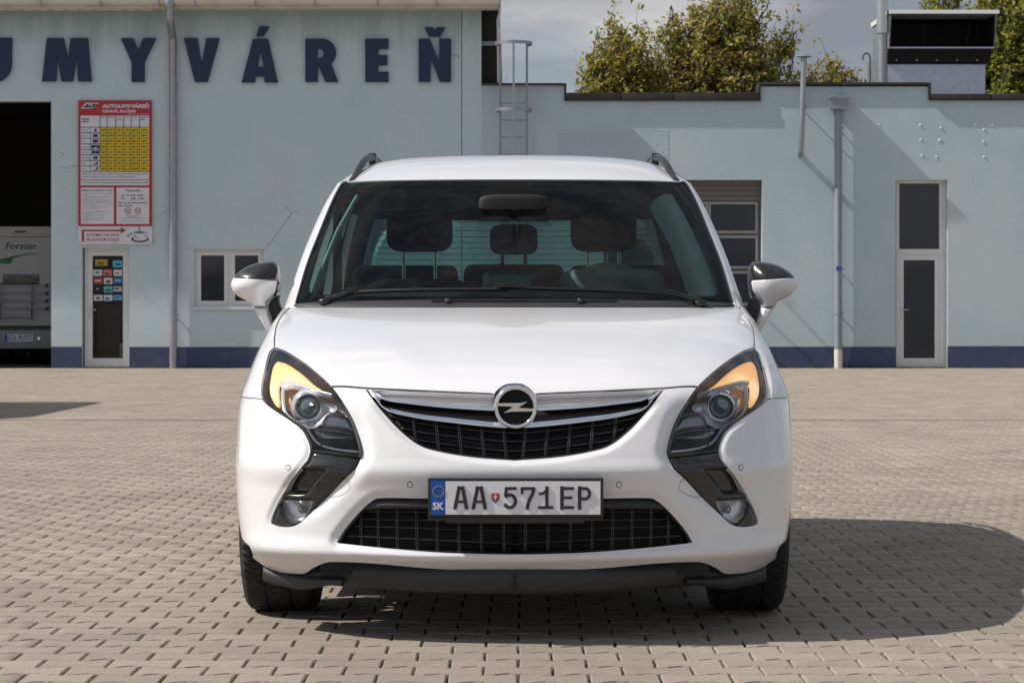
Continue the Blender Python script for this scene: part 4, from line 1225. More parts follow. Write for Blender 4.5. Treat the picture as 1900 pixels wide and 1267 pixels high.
# ================================================================ trees behind the roofs
def tree(name, label, px, py_top, Y, half_px, seed, leafm, n_limb=9, lpc=13, lsize=1.0, dens=1.0):
    r = random.Random(seed)
    s = LENS_F / Y
    X = (px - 950) / s
    H = CAM_H + (HORIZON - py_top) / s
    Rr = half_px / s
    t = thing(name, label, 'tree', (X, Y, 0), 'walnut trees behind the low roof')
    d = MB()
    tips = []
    base = H * .22
    zc = base + (H - base) * .50
    RV = lambda k: Vector((r.gauss(0, k), r.gauss(0, k), r.gauss(0, k)))
    def limb(p0, p1, r0, r1, n=5, sag=.06, sides=5):
        L = (p1 - p0).length
        pts = []
        off1, off2 = RV(L * sag), RV(L * sag)
        for i in range(n + 1):
            u = i / n
            pts.append(p0.lerp(p1, u) + off1 * math.sin(PI * u) + off2 * math.sin(2 * PI * u) * .5)
        d.tube(pts, [r0 + (r1 - r0) * i / n for i in range(n + 1)], sides, cap=False)
        return pts
    trunk = limb(Vector((0, 0, -.1)), Vector((r.uniform(-.2, .2), 0, zc * 1.02)), .24, .12, 6, .02, 8)
    # the crown is a set of uneven lobes; every lobe has its limb, boughs and twigs
    for i in range(n_limb):
        a = 2 * PI * i * .382 + r.uniform(-.35, .35)
        e = -.35 + 1.85 * (i + .5) / n_limb
        q = r.uniform(.56, .74)
        c = Vector((math.cos(a) * math.cos(e) * Rr * q, math.sin(a) * math.cos(e) * Rr * q * .8, zc + math.sin(e) * (H - zc) * q))
        rad = Vector((Rr, Rr * .8, H - zc)) * r.uniform(.32, .48)
        st = trunk[r.randint(2, 5)]
        lp = limb(st, c, .075, .035, 6, .07, 6)
        nb = int(8 * dens)
        for k in range(nb):
            u = RV(1).normalized()
            w_ = r.uniform(.45, 1.0)
            bp = c + Vector((u.x * rad.x, u.y * rad.y, u.z * rad.z)) * w_
            bl = limb(lp[r.randint(3, 6)], bp, .028, .012, 4, .10, 4)
            for m_ in range(r.randint(5, 8)):
                tp = bl[r.randint(1, 4)] + Vector((r.gauss(0, rad.x * .24), r.gauss(0, rad.y * .24), r.gauss(.05, rad.z * .22)))
                tw = limb(bl[r.randint(1, 4)], tp, .010, .004, 3, .10, 3)
                tips += [(tw[1], 3), (tw[2], 4), (tw[3], 4)]
    d.build('trunk', M['bark'], t, auto=60)
    lv = []; lf = []
    for p, dp in tips:
        if r.random() > .85: continue
        for _ in range(lpc):
            c = p + Vector((r.gauss(0, .10), r.gauss(0, .10), r.gauss(-.03, .08)))
            ax = Vector((r.gauss(0, 1), r.gauss(0, 1), r.gauss(-.35, .6))).normalized()
            up_ = Vector((r.gauss(0, .6), r.gauss(0, .6), 1)).normalized()
            sd = ax.cross(up_)
            if sd.length < .1: continue
            sd.normalize()
            L = r.uniform(.10, .19) * lsize; w = L * r.uniform(.24, .34)
            k = len(lv)
            lv.extend([tuple(c - ax * L * .5), tuple(c + sd * w), tuple(c + ax * L * .55 - Vector((0, 0, L * .15))), tuple(c - sd * w)])
            lf.append((k, k + 1, k + 2, k + 3))
    mk('crown', lv, lf, leafm, t)
    return t
tree('walnut_tree', 'rounded olive green walnut tree next to the roof ladder', 1158, 30, 63.0, 122, 3, M['leaf'], 26, 6)
tree('walnut_tree', 'tallest yellowish walnut tree above the black parapet', 1345, -45, 64.5, 172, 5, M['leaf'], 36, 5)
tree('walnut_tree', 'small sparse walnut tree between the vent flue and the chimney', 1540, 82, 66.0, 108, 9, M['leaf'], 18, 5)
tree('walnut_tree', 'dense green walnut tree behind the ventilation hood', 1890, -80, 60.0, 160, 12, M['leaf2'], 34, 12, dens=1.3)
tree('walnut_tree', 'broad walnut tree half hidden by the ventilation hood', 1745, -32, 66.0, 85, 15, M['leaf2'], 16, 8)
tree('walnut_tree', 'very small twiggy tree showing through the ladder', 946, 118, 70.0, 30, 21, M['leaf'], 4, 2, .7, dens=.35)

# ================================================================ the car
YF = 7.5              # distance of the front bumper
X0 = 0.008
HP = PI / 2
TF = 3.0
TMAX = HP + TF + HP
ZB, ZT = 1.03, 1.527  # belt (base of the windscreen) and top of the windscreen

def pchip(tab):
    x = np.array([a for a, _ in tab], float); y = np.array([b_ for _, b_ in tab], float)
    h = np.diff(x); dl = np.diff(y) / h
    m = np.zeros(len(x))
    for i in range(1, len(x) - 1):
        if dl[i - 1] * dl[i] > 0:
            w1 = 2 * h[i] + h[i - 1]; w2 = h[i] + 2 * h[i - 1]
            m[i] = (w1 + w2) / (w1 / dl[i - 1] + w2 / dl[i])
    m[0] = dl[0]; m[-1] = dl[-1]
    def f(q):
        q = np.clip(np.asarray(q, float), x[0], x[-1])
        i = np.clip(np.searchsorted(x, q) - 1, 0, len(x) - 2)
        t = (q - x[i]) / h[i]
        return ((2 * t**3 - 3 * t**2 + 1) * y[i] + (t**3 - 2 * t**2 + t) * h[i] * m[i] + (-2 * t**3 + 3 * t**2) * y[i + 1] + (t**3 - t**2) * h[i] * m[i + 1])
    return f

class Skin:
    """outer skin of the car body: at each height z a plan curve runs from the nose round the flank to the tail"""
    def __init__(s, C, Wd, D, P, Yr):
        s.C, s.W, s.D, s.p, s.Yr = pchip(C), pchip(Wd), pchip(D), pchip(P), pchip(Yr)
        s.detail = None
    def plan(s, t, z):
        t = np.asarray(t, float); z = np.asarray(z, float)
        C, Wd, D, p, Yr = s.C(z), s.W(z), s.D(z), s.p(z), s.Yr(z)
        ph = np.clip(t, 0, HP)
        sn, cs = np.sin(ph), np.cos(ph)
        r = 1 / (np.abs(sn) ** p + np.abs(cs) ** p) ** (1 / p)
        x = Wd * r * sn; y = C + D * (1 - r * cs)
        u = np.clip((t - HP) / TF, 0, 1)
        Yf = Yr - 0.42
        y = np.where(t > HP, (C + D) + u * (Yf - (C + D)), y)
        x = np.where(t > HP, Wd + 0.012 * np.sin(PI * u), x)
        ps = np.clip(t - HP - TF, 0, HP)
        sn, cs = np.sin(ps), np.cos(ps)
        r = 1 / (np.abs(sn) ** 3.2 + np.abs(cs) ** 3.2) ** (1 / 3.2)
        x = np.where(t > HP + TF, Wd * r * cs, x)
        y = np.where(t > HP + TF, Yf + 0.42 * r * sn, y)
        return x, y
    def base(s, t, z):
        x, y = s.plan(t, z)
        return np.stack([x, y, np.broadcast_to(np.asarray(z, float), x.shape)], -1)
    def normal(s, t, z):
        e = 1.5e-3
        a = s.base(np.asarray(t) + e, z) - s.base(np.asarray(t) - e, z)
        b_ = s.base(t, np.asarray(z) + e) - s.base(t, np.asarray(z) - e)
        n = np.cross(a, b_)
        tt = np.asarray(t)
        n = np.where((tt < 2e-3)[..., None], n * np.array([0, 1, 1]), n)
        return n / np.maximum(np.linalg.norm(n, axis=-1, keepdims=True), 1e-12)
    def lift(s, t, z, d=0.0):
        t = np.asarray(t, float); z = np.asarray(z, float)
        P = s.base(t, z)
        dd = np.asarray(d, float) + (s.detail(t, z, P) if s.detail else 0.0)
        dd = np.broadcast_to(dd, t.shape)
        return P + s.normal(t, z) * dd[..., None]
    def t_from_xz(s, x, z):
        a = np.clip(np.asarray(x) / s.W(z), 0, 1); p = s.p(z)
        return np.arctan2(a, np.maximum(1 - a ** p, 0) ** (1 / p))
    def t_from_yz(s, y, z):
        C, D, p, Yr = s.C(z), s.D(z), s.p(z), s.Yr(z)
        b_ = np.clip(1 - (y - C) / D, 0, 1)
        ph = np.arctan2(np.maximum(1 - b_ ** p, 0) ** (1 / p), b_)
        u = (y - C - D) / (Yr - .42 - C - D)
        return np.where(y < C + D, ph, HP + TF * u)
    def unp(s, h, py):
        """photo measurement (px right of the car's axis, px row) -> (t, z) on this skin"""
        h = np.asarray(h, float); py = np.asarray(py, float)
        Y = np.full(h.shape, YF + .5)
        for _ in range(90):
            z = CAM_H - (py - HORIZON) * Y / LENS_F
            x = h * Y / LENS_F
            t = s.t_from_xz(x, z)
            _, y = s.plan(t, z)
            Y = Y * .55 + (YF + y) * .45
        return t, z

low = Skin(C=[(.08, .10), (.18, .085), (.225, .040), (.275, -.014), (.33, .002), (.40, .006), (.46, .006), (.525, -.006), (.57, .010), (.65, .042), (.745, .085), (.775, .115), (.83, .225), (.89, .40),
              (.95, .63), (1.0, .87), (1.03, 1.06), (1.06, 1.30)],
           Wd=[(.08, .74), (.15, .775), (.185, .812), (.205, .832), (.24, .857), (.285, .878), (.35, .894), (.45, .904), (.58, .909), (.70, .911), (.81, .893), (.93, .860), (.97, .849), (1.03, .832), (1.06, .824)],
           D=[(.08, .42), (.2, .48), (.35, .56), (.5, .60), (.7, .68), (.8, .70), (.9, .56), (1.0, .40), (1.03, .36), (1.06, .36)],
           P=[(.08, 2.6), (.3, 2.7), (.55, 2.7), (.75, 2.6), (.9, 2.35), (1.03, 2.2), (1.06, 2.2)],
           Yr=[(.08, 4.5), (.2, 4.58), (.5, 4.65), (.9, 4.62), (1.03, 4.58), (1.06, 4.56)])
up = Skin(C=[(.98, .97), (1.03, 1.06), (1.2, 1.385), (1.4, 1.765), (1.527, 2.02), (1.56, 2.10)],
          Wd=[(.98, .84), (1.03, .832), (1.07, .824), (1.235, .797), (1.42, .748), (1.527, .704), (1.56, .69)],
          D=[(.98, .36), (1.03, .36), (1.3, .37), (1.527, .33), (1.56, .33)],
          P=[(.98, 2.2), (1.03, 2.2), (1.56, 2.4)],
          Yr=[(.98, 4.6), (1.03, 4.58), (1.2, 4.52), (1.527, 4.28), (1.56, 4.2)])

# ---- outlines measured on the photograph: (px from the car's axis, px row)
def cat(pts, step=4.0, closed=False):
    """smooth curve through the points, resampled"""
    P = np.array(pts, float); n = len(P)
    out_ = []
    rngi = range(n if closed else n - 1)
    for i in rngi:
        p1, p2 = P[i], P[(i + 1) % n]
        p0 = P[(i - 1) % n] if (closed or i > 0) else p1 - (p2 - p1)
        p3 = P[(i + 2) % n] if (closed or i < n - 2) else p2 + (p2 - p1)
        k = max(1, int(np.linalg.norm(p2 - p1) / step))
        for j in range(k):
            t = j / k
            c = .5 * (2 * p1 + (p2 - p0) * t + (2 * p0 - 5 * p1 + 4 * p2 - p3) * t * t + (-p0 + 3 * p1 - 3 * p2 + p3) * t ** 3)
            out_.append(c)
    if not closed: out_.append(P[-1])
    return np.array(out_)
def poly_join(*segs):
    o = []
    for s_ in segs:
        for p in s_:
            if not o or math.hypot(p[0] - o[-1][0], p[1] - o[-1][1]) > .3: o.append((float(p[0]), float(p[1])))
    if math.hypot(o[0][0] - o[-1][0], o[0][1] - o[-1][1]) < .3: o.pop()
    return np.array(o)
def area(P): return .5 * np.sum(P[:, 0] * np.roll(P[:, 1], -1) - np.roll(P[:, 0], -1) * P[:, 1])
def offset(P, d):
    """grow (d>0) or shrink a closed outline"""
    s_ = np.sign(area(P))
    e = np.roll(P, -1, 0) - P
    nrm = np.stack([e[:, 1], -e[:, 0]], 1) * s_
    nrm /= np.maximum(np.linalg.norm(nrm, axis=1, keepdims=True), 1e-9)
    v = nrm + np.roll(nrm, 1, 0)
    v /= np.maximum(np.linalg.norm(v, axis=1, keepdims=True), .35)
    return P + v * d
def thicken(P, w):
    P = np.array(P, float)
    d = np.gradient(P, axis=0)
    nrm = np.stack([-d[:, 1], d[:, 0]], 1); nrm /= np.maximum(np.linalg.norm(nrm, axis=1, keepdims=True), 1e-9)
    return np.concatenate([P + nrm * w, (P - nrm * w)[::-1]])

LAMP_IN = cat([(445, 643.5), (422, 652), (383, 677.5), (339, 717), (315, 752), (296, 790.5), (285, 829), (285, 840), (287, 846)])
LAMP_BOT = np.array([(287, 846), (332, 843.5), (381, 835.5)])
LAMP_OUT = cat([(381, 835.5), (384, 820), (396, 798), (420, 778.5), (447, 761), (465, 747), (471, 738), (473, 722), (469, 697), (460, 663), (453, 648.5), (445, 643.5)])
LAMP = poly_join(LAMP_IN, LAMP_BOT, LAMP_OUT)
FANG_IN = cat([(287, 846), (304, 875.8), (349, 920.5), (383, 954.6), (400, 971), (416, 977), (436, 976.5), (454, 971.7)])
FANG_OUT = cat([(454, 971.7), (454, 961), (439, 927), (417.5, 893), (396, 863), (386, 850), (381, 835.5)])
FANG = poly_join(FANG_IN, FANG_OUT, [(332, 843.5)])
FOG = cat([(437.5, 924), (410, 926), (377, 928), (376, 937), (391, 961), (412, 973), (430, 963), (439, 945)], 3, True)
SCOOP = cat([(440 - 0, 913), (424, 882), (400, 866), (356, 866), (352, 874), (378, 905), (395, 919)], 3, True)
GR_TOP = np.array([(277, 722.5), (268, 723.5), (150, 728.5), (46, 733), (38, 734.5), (29, 725), (16, 717), (0, 715)], float)
GR_BOT = cat([(0, 852), (76, 846.5), (140, 836), (179, 823.5), (217, 794), (251, 757), (268, 735), (277, 722.5)])
GRILLE = poly_join(GR_TOP, GR_BOT)
IN_TOP = cat([(333, 1002), (313, 975), (286, 946), (266, 929.5), (245, 924), (150, 925), (0, 925)])
IN_BOT = cat([(0, 1029), (119, 1025), (226, 1016), (331, 1005)])
INTAKE = poly_join(IN_TOP, IN_BOT, [(333, 1002)])
HOOD_FRONT = np.array([(339, 717), (320, 716.5), (277, 720), (150, 726), (46, 730.5), (38, 732), (29, 722.5), (16, 714.5), (0, 712.5)], float)
HOOD_SIDE = cat([(417, 571), (433, 588), (442, 608), (445, 628), (445, 643.5)])
HOOD_REAR = cat([(0, 570), (180, 570), (346, 570.5), (408, 568.5), (417, 571)])
HOOD = poly_join(HOOD_REAR, HOOD_SIDE, LAMP_IN[:np.argmin(np.abs(LAMP_IN[:, 1] - 717)) + 1], HOOD_FRONT)
WHITE_BOT = cat([(0, 1059), (140, 1055), (268, 1044.5), (330, 1042), (352, 1044), (375, 1054), (390, 1063.5), (412, 1063.5), (439, 1060), (464, 1050), (482, 1033), (492, 1012)])
GL_OUT = poly_join(cat([(0, 331), (190, 331), (302, 333)]), cat([(302, 333), (320, 340), (338, 374), (364, 436.7), (385, 491), (407, 566)]), [(300, 566), (150, 566), (0, 566)])
GL_IN = poly_join(cat([(0, 338), (190, 340), (285, 346), (306, 352), (318, 362), (338, 397), (359, 452), (375, 505), (381, 530), (378, 541), (366, 546), (300, 546), (0, 547)]))

def inpoly(P, q):
    """even-odd test, P (n,2) outline, q (m,2) points"""
    x, y = q[:, 0], q[:, 1]
    r = np.zeros(len(q), bool)
    a = P; b_ = np.roll(P, -1, 0)
    for (x1, y1), (x2, y2) in zip(a, b_):
        if y1 == y2: continue
        c = (y1 > y) != (y2 > y)
        r ^= c & (x < (x2 - x1) * (y - y1) / (y2 - y1) + x1)
    return r
def segdist(P, q, closed=True):
    a = P; b_ = np.roll(P, -1, 0)
    if not closed: a, b_ = a[:-1], b_[:-1]
    best = np.full(len(q), 1e9)
    for p1, p2 in zip(a, b_):
        d = p2 - p1; L = d @ d
        t = np.clip(((q - p1) @ d) / (L if L else 1), 0, 1)
        v = q - p1 - t[:, None] * d
        best = np.minimum(best, np.einsum('ij,ij->i', v, v))
    return np.sqrt(best)
def cdt(loops, lines, pts, keep=None):
    V = []; E = []
    for Lp, closed in [(l, True) for l in loops] + [(l, False) for l in lines]:
        n0 = len(V); n = len(Lp)
        V += [tuple(p) for p in Lp]
        E += [(n0 + i, n0 + (i + 1) % n) for i in range(n if closed else n - 1)]
    V += [tuple(p) for p in pts]
    r = delaunay_2d_cdt([Vector(v) for v in V], E, [], 0, 1e-7)
    v2 = np.array([p[:] for p in r[0]]); f2 = np.array(r[2], int)
    a, b_, c = v2[f2[:, 0]], v2[f2[:, 1]], v2[f2[:, 2]]
    ar = (b_[:, 0] - a[:, 0]) * (c[:, 1] - a[:, 1]) - (c[:, 0] - a[:, 0]) * (b_[:, 1] - a[:, 1])
    f2[ar < 0] = f2[ar < 0][:, ::-1]
    f2 = f2[np.abs(ar) > 1e-12]
    return v2, f2

CAR = thing('parked_car', 'white family van with lit amber headlamps and black mirror caps seen from the front', 'car', (X0, YF, 0))

def subset(v2, f2):
    ids, inv = np.unique(f2.ravel(), return_inverse=True)
    return v2[ids], inv.reshape(-1, 3)
def bedges(F):
    e = {}
    for q in F:
        for i in range(len(q)):
            e[(q[i], q[(i + 1) % len(q)])] = 1
    return [(a, b_) for (a, b_) in e if (b_, a) not in e]
def mirror_join(V, F, both=True, weld=1e-5):
    """adds the mirrored half; verts on the axis are shared"""
    V = np.array(V); n = len(V)
    on = np.abs(V[:, 0]) < weld
    idx = np.arange(n) + n
    idx[on] = np.arange(n)[on]
    V2 = V * np.array([-1, 1, 1])
    return np.concatenate([V, V2]), [tuple(q) for q in F] + [tuple(int(idx[i]) for i in q[::-1]) for q in F]
def skin_normals(skin, tz, d):
    e = 2.5e-3
    t, z = tz[:, 0], tz[:, 1]
    a = skin.lift(t + e, z, d) - skin.lift(np.maximum(t - e, 0), z, d)
    b_ = skin.lift(t, z + e * .6, d) - skin.lift(t, z - e * .6, d)
    n = np.cross(a, b_)
    n[t < 1e-5, 0] = 0
    return n / np.maximum(np.linalg.norm(n, axis=1, keepdims=True), 1e-12)
def set_normals(o, N):
    o.data.normals_split_custom_set_from_vertices([tuple(map(float, q)) for q in N])
def emit(name, V, F, m, parent, mode, smooth=True, normals=None):
    """mode 'c' = one centred part, 'p' = a pair of mirrored parts, 'l'/'r' only one"""
    objs = []
    V = np.array(V, float)
    F = [tuple(int(i) for i in q) for q in F]
    def clean(V, F):
        used = sorted({i for q in F for i in q}); mp_ = {a: i for i, a in enumerate(used)}
        return V[used], [tuple(mp_[i] for i in q) for q in F], used
    NN = None
    if normals is not None:
        NN = np.zeros((len(V), 3)); NN[:len(normals)] = normals
    if mode == 'c':
        V2, F2 = mirror_join(V, F)
        V2, F2, used = clean(V2, F2)
        objs.append(mk(name, V2, F2, m, parent, smooth))
        if NN is not None: set_normals(objs[0], np.concatenate([NN, NN * np.array([-1, 1, 1])])[used])
    else:
        par = parent if isinstance(parent, (list, tuple)) else (parent, parent)
        objs.append(mk(name, V, F, m, par[0], smooth))
        objs.append(mk(name, V * np.array([-1, 1, 1]), [q[::-1] for q in F], m, par[1], smooth))
        if NN is not None:
            set_normals(objs[0], NN); set_normals(objs[1], NN * np.array([-1, 1, 1]))
    return objs
def with_flange(skin, tz, F, d, depth, axis_eps=1e-6):
    """lifted patch plus a turned-in edge"""
    V = skin.lift(tz[:, 0], tz[:, 1], d)
    be = [(a, b_) for a, b_ in bedges([tuple(q) for q in F]) if not (tz[a, 0] < 1e-5 and tz[b_, 0] < 1e-5) and not (tz[a, 0] > TMAX - 1e-5 and tz[b_, 0] > TMAX - 1e-5)]
    ids = sorted({i for e in be for i in e})
    if not ids or depth <= 0: return V, [tuple(q) for q in F]
    n = len(V)
    m1 = {a: n + i for i, a in enumerate(ids)}
    m2 = {a: n + len(ids) + i for i, a in enumerate(ids)}
    dd = d if np.ndim(d) == 0 else np.asarray(d)[ids]
    inner = skin.lift(tz[ids, 0], tz[ids, 1], dd - depth)
    on = tz[ids, 0] < 1e-5
    inner[on, 0] = 0
    V[tz[:, 0] < 1e-5, 0] = 0
    VV = np.concatenate([V, V[ids], inner])
    FF = [tuple(q) for q in F] + [(m1[b_], m1[a], m2[a], m2[b_]) for a, b_ in be]
    return VV, FF

# ---- sculpting of the front: rolled edges round the openings and the facet beside the lamps
def loop_xz(L_):
    t, z = low.unp(L_[:, 0], L_[:, 1])
    P = low.base(t, z)
    return P[:, [0, 2]]
XZ_LF = loop_xz(poly_join(LAMP_IN, FANG_IN))
XI_o = np.argsort(XZ_LF[:, 1]); XI_z, XI_x = XZ_LF[XI_o, 1], XZ_LF[XI_o, 0]
XZ_LO = loop_xz(poly_join(FANG_OUT, LAMP_OUT))
XZ_GR = loop_xz(poly_join(GR_BOT)); XZ_IN = loop_xz(poly_join(IN_TOP, IN_BOT))
sst = lambda a, b_, x: (lambda q: q * q * (3 - 2 * q))(np.clip((x - a) / (b_ - a), 0, 1))
def detail(t, z, P):
    sh = t.shape
    q = np.stack([np.abs(P[..., 0]).ravel(), P[..., 2].ravel()], 1)
    tt = t.ravel(); d = np.zeros(len(q))
    m = (tt < HP + .02) & (q[:, 1] < .98)
    if m.any():
        k = q[m]
        d1 = segdist(XZ_LF, k, False)
        below = sst(.80, .66, k[:, 1])
        inner = k[:, 0] < np.interp(k[:, 1], XI_z, XI_x) + .006
        lin_ = np.clip(1 - (d1 - .003) / .046, 0, 1)
        lin_ = np.where(lin_ < .5, lin_ ** 2, lin_ - .25)
        d[m] -= np.where(inner, .020 * below * lin_, 0) * sst(.345, .44, k[:, 1]) * (k[:, 1] < .8)
        d2 = segdist(XZ_LO, k, False)
        d[m] -= .006 * (1 - sst(.0, .016, d2)) * sst(.93, .80, k[:, 1])
        d3 = segdist(XZ_GR, k, False)
        d[m] -= .010 * (1 - sst(.0, .020, d3)) * sst(.745, .70, k[:, 1])
        d4 = segdist(XZ_IN, k, False)
        d[m] -= .012 * (1 - sst(.0, .026, d4))
        # fold in the bonnet running from the screen corner to the badge, very soft
        hood = (k[:, 1] > .78)
        line = .26 + (k[:, 1] - .78) * 1.15
        d[m] += np.where(hood, .0028 * np.exp(-((k[:, 0] - line) / .08) ** 2) * sst(.78, .84, k[:, 1]) * sst(.97, .88, k[:, 1]), 0)
    return d.reshape(sh)
low.detail = detail

def tz_of(skin, L_):
    t, z = skin.unp(L_[:, 0], L_[:, 1])
    o = np.stack([t, z], 1)
    o[np.abs(L_[:, 0]) < 1e-6, 0] = 0.0
    return o
# -------- lower body
Z0 = .165
ya, za, Ra = .90, .335, .385
yr_ = .90 + 2.76
def arch(yc, a0, a1, n=36):
    A = np.radians(np.linspace(a0, a1, n))
    y = yc - Ra * np.cos(A); z = za + Ra * np.sin(A)
    return np.stack([low.t_from_yz(y, z), z], 1)
wb = tz_of(low, WHITE_BOT)
fa = arch(ya, 12, 200)
bridge = cat(np.array([wb[-3], wb[-1], (HP - .10, .315), fa[0], fa[2]]) * 1000, 8)[1:] / 1000
bridge = bridge[(bridge[:, 1] > wb[-1, 1] + .002) & (bridge[:, 1] < fa[0, 1] - .002)]
print('BRIDGE', wb[-3:], fa[:2])
ra = arch(yr_, -18, 198)
tail = np.array([(low.t_from_yz(4.2, .30), .27), (HP + TF + .3, .26), (TMAX, .26)])
CUT = np.concatenate([wb, bridge, fa, ra, tail, [(TMAX, Z0), (0, Z0)]])
LOOPS = {k: tz_of(low, v) for k, v in dict(hood=HOOD, lamp=LAMP, fang=FANG, grille=GRILLE, intake=INTAKE).items()}
GF = np.concatenate([cat(HOOD_FRONT[:3], 4), cat(HOOD_FRONT[2:], 4)[1:]])
gf_ = thicken(GF, 1.9); gf_[np.abs(gf_[:, 0]) < 2.2, 0] = 0
gap_front = tz_of(low, gf_)
gap_side = tz_of(low, thicken(HOOD_SIDE, 1.2))
lo_t, lo_z = low.unp(np.array([470.]), np.array([739.]))
fl = np.array([(lo_t[0] - .004, lo_z[0]), (HP - .06, lo_z[0] - .012), (HP + .03, .655), (float(low.t_from_yz(.675, .632)), .632)])
fl = cat(fl * 1000, 12) / 1000
gap_fender = np.concatenate([fl + (0, .0016), (fl - (0, .0016))[::-1]])
def vline(y, z0, z1, w=.0025, lean=0.0):
    z = np.linspace(z0, z1, 24); t = low.t_from_yz(y + lean * (z - z0), z)
    return np.concatenate([np.stack([t - w, z], 1), np.stack([t + w, z], 1)[::-1]])
gap_d1 = vline(1.36, .24, ZB + .0, lean=.10); gap_d2 = vline(2.50, .24, ZB); gap_d3 = vline(3.30, .70, ZB, lean=.05)
sens = [(420, 867, 5), (194, 899, 5.5)]
sens_loops = []
for (h, py, r) in sens:
    a = np.linspace(0, 2 * PI, 18, endpoint=False)
    sens_loops.append((tz_of(low, np.stack([h + r * np.cos(a), py + r * 1.15 * np.sin(a)], 1)), tz_of(low, np.stack([h + (r - 1.3) * np.cos(a), py + (r - 1.3) * 1.15 * np.sin(a)], 1))))
tow = tz_of(low, thicken(cat([(322, 890), (313, 893), (306, 903), (311, 912), (330, 921), (350, 921.5)], 3), .55))
dom = np.array([(0, Z0), (TMAX, Z0), (TMAX, ZB), (0, ZB)])
loops = [dom, CUT] + list(LOOPS.values()) + [gap_front, gap_side, gap_fender, gap_d1, gap_d2, gap_d3] + [a for p in sens_loops for a in p] + [tow]
tg = np.arange(.007, HP + .04, .0145)
zg = np.concatenate([np.arange(Z0 + .006, .78, .0125), np.arange(.78, ZB, .0052)])
G1 = np.stack(np.meshgrid(tg, zg), -1).reshape(-1, 2)
G1[:, 0] += np.where((np.round(G1[:, 1] / .006).astype(int) % 2) == 0, .004, 0)
G2 = np.stack(np.meshgrid(np.arange(HP + .06, TMAX, .05), np.arange(.19, ZB, .035)), -1).reshape(-1, 2)
allseg = [l for l in loops]
def far_from(G, r):
    k = np.ones(len(G), bool)
    for l in allseg[1:]:
        lo_, hi_ = l.min(0) - .03, l.max(0) + .03
        c = k & (G[:, 0] > lo_[0]) & (G[:, 0] < hi_[0]) & (G[:, 1] > lo_[1]) & (G[:, 1] < hi_[1])
        i = np.where(c)[0]
        if len(i): k[i[segdist(l, G[i]) < r]] = False
    return G[k]
k1 = G1[:, 1] < .78
# rows of points that follow the rolled edges of the openings
ring_pts = []
RINGS = (2.0, 4.5, 7.5, 11, 15, 20, 26)
UNI = poly_join(LAMP_IN, FANG_IN, FANG_OUT, LAMP_OUT)
for Lp, rr_ in ((GRILLE, RINGS[:5]), (INTAKE, RINGS[:6]), (UNI, RINGS)):
    for off_ in rr_:
        q = offset(Lp, off_)
        dd_ = segdist(Lp, q)
        q = q[(dd_ > off_ * .8) & (q[:, 0] > 1.5)]
        for L2 in (GRILLE, INTAKE, UNI):
            q = q[~inpoly(L2, q)]
            if L2 is not Lp and len(q): q = q[segdist(L2, q) > (off_ if L2 is not UNI else off_)]
        if len(q): ring_pts.append(q)
rp_ = np.concatenate(ring_pts)
rt_, rz_ = low.unp(rp_[:, 0], rp_[:, 1])
RP = np.stack([rt_, rz_], 1)
RP = RP[(RP[:, 0] < HP - .01) & (RP[:, 1] < .97)]
RP = far_from(RP, .0016)
xzl = [loop_xz(GRILLE), loop_xz(INTAKE), loop_xz(UNI)]
P1 = low.base(G1[:, 0], G1[:, 1])[:, [0, 2]]
kr = np.ones(len(G1), bool)
for Lx, w_ in zip(xzl, (.027, .036, .046)): kr &= ~((segdist(Lx, P1) < w_) & (G1[:, 1] < .80))
G1 = G1[kr]; k1 = G1[:, 1] < .78
G = np.concatenate([far_from(G1[k1], .0045), far_from(G1[~k1], .0018), far_from(G2, .015), RP])
side_rows = np.stack([np.full(60, TMAX), np.linspace(.27, ZB - .01, 60)], 1)
mid_rows = np.stack([np.zeros(len(zg)), zg], 1)
v2, f2 = cdt(loops, [], np.concatenate([G, mid_rows, side_rows]))
cen = v2[f2].mean(1)
lab = np.full(len(f2), 'side', dtype=object)
inl = {k: inpoly(l, cen) for k, l in LOOPS.items()}
t_mid = float(low.unp(np.array([384.]), np.array([760.]))[0][0])
zl = np.interp(cen[:, 0], fl[:, 0], fl[:, 1])
t1 = low.t_from_yz(1.36 + .10 * (cen[:, 1] - .24), cen[:, 1]); t2 = low.t_from_yz(np.full(len(cen), 2.5), cen[:, 1]); t3 = low.t_from_yz(3.30 + .05 * (cen[:, 1] - .7), cen[:, 1])
lab[cen[:, 0] < t1] = 'fender'
lab[(cen[:, 0] >= t1) & (cen[:, 0] < t2)] = 'door_f'
lab[(cen[:, 0] >= t2) & (cen[:, 0] < t3) & (cen[:, 1] > .1)] = 'door_r'
lab[cen[:, 0] >= t3] = 'quarter'
lab[(cen[:, 0] < t_mid) | ((cen[:, 1] < zl) & (cen[:, 0] < fl[-1, 0] + .02) & (cen[:, 0] < HP + .25))] = 'bumper'
lab[inl['hood']] = 'hood'
for k in ('lamp', 'fang', 'grille', 'intake'): lab[inl[k]] = k
for gk, gp in dict(gap_front=gap_front, gap_side=gap_side, gap_fender=gap_fender, gap_d1=gap_d1, gap_d2=gap_d2, gap_d3=gap_d3, gap_tow=tow).items(): lab[inpoly(gp, cen)] = gk
for i_, (a, b_) in enumerate(sens_loops): lab[inpoly(a, cen)] = 'gap_s%d' % i_; lab[inpoly(b_, cen)] = 'sensor%d' % i_
lab[inpoly(CUT, cen)] = 'cut'
lab[(cen[:, 1] < Z0) | (cen[:, 1] > ZB)] = 'cut'
def panel(key, name, m, mode, d=0.0, fl_=.018):
    k = lab == key
    if not k.any(): return []
    tz, F = subset(v2, f2[k])
    V, FF = with_flange(low, tz, F, d, fl_)
    return emit(name, V, FF, m, CAR, mode, normals=skin_normals(low, tz, d))
panel('hood', 'bonnet', M['paint'], 'c')
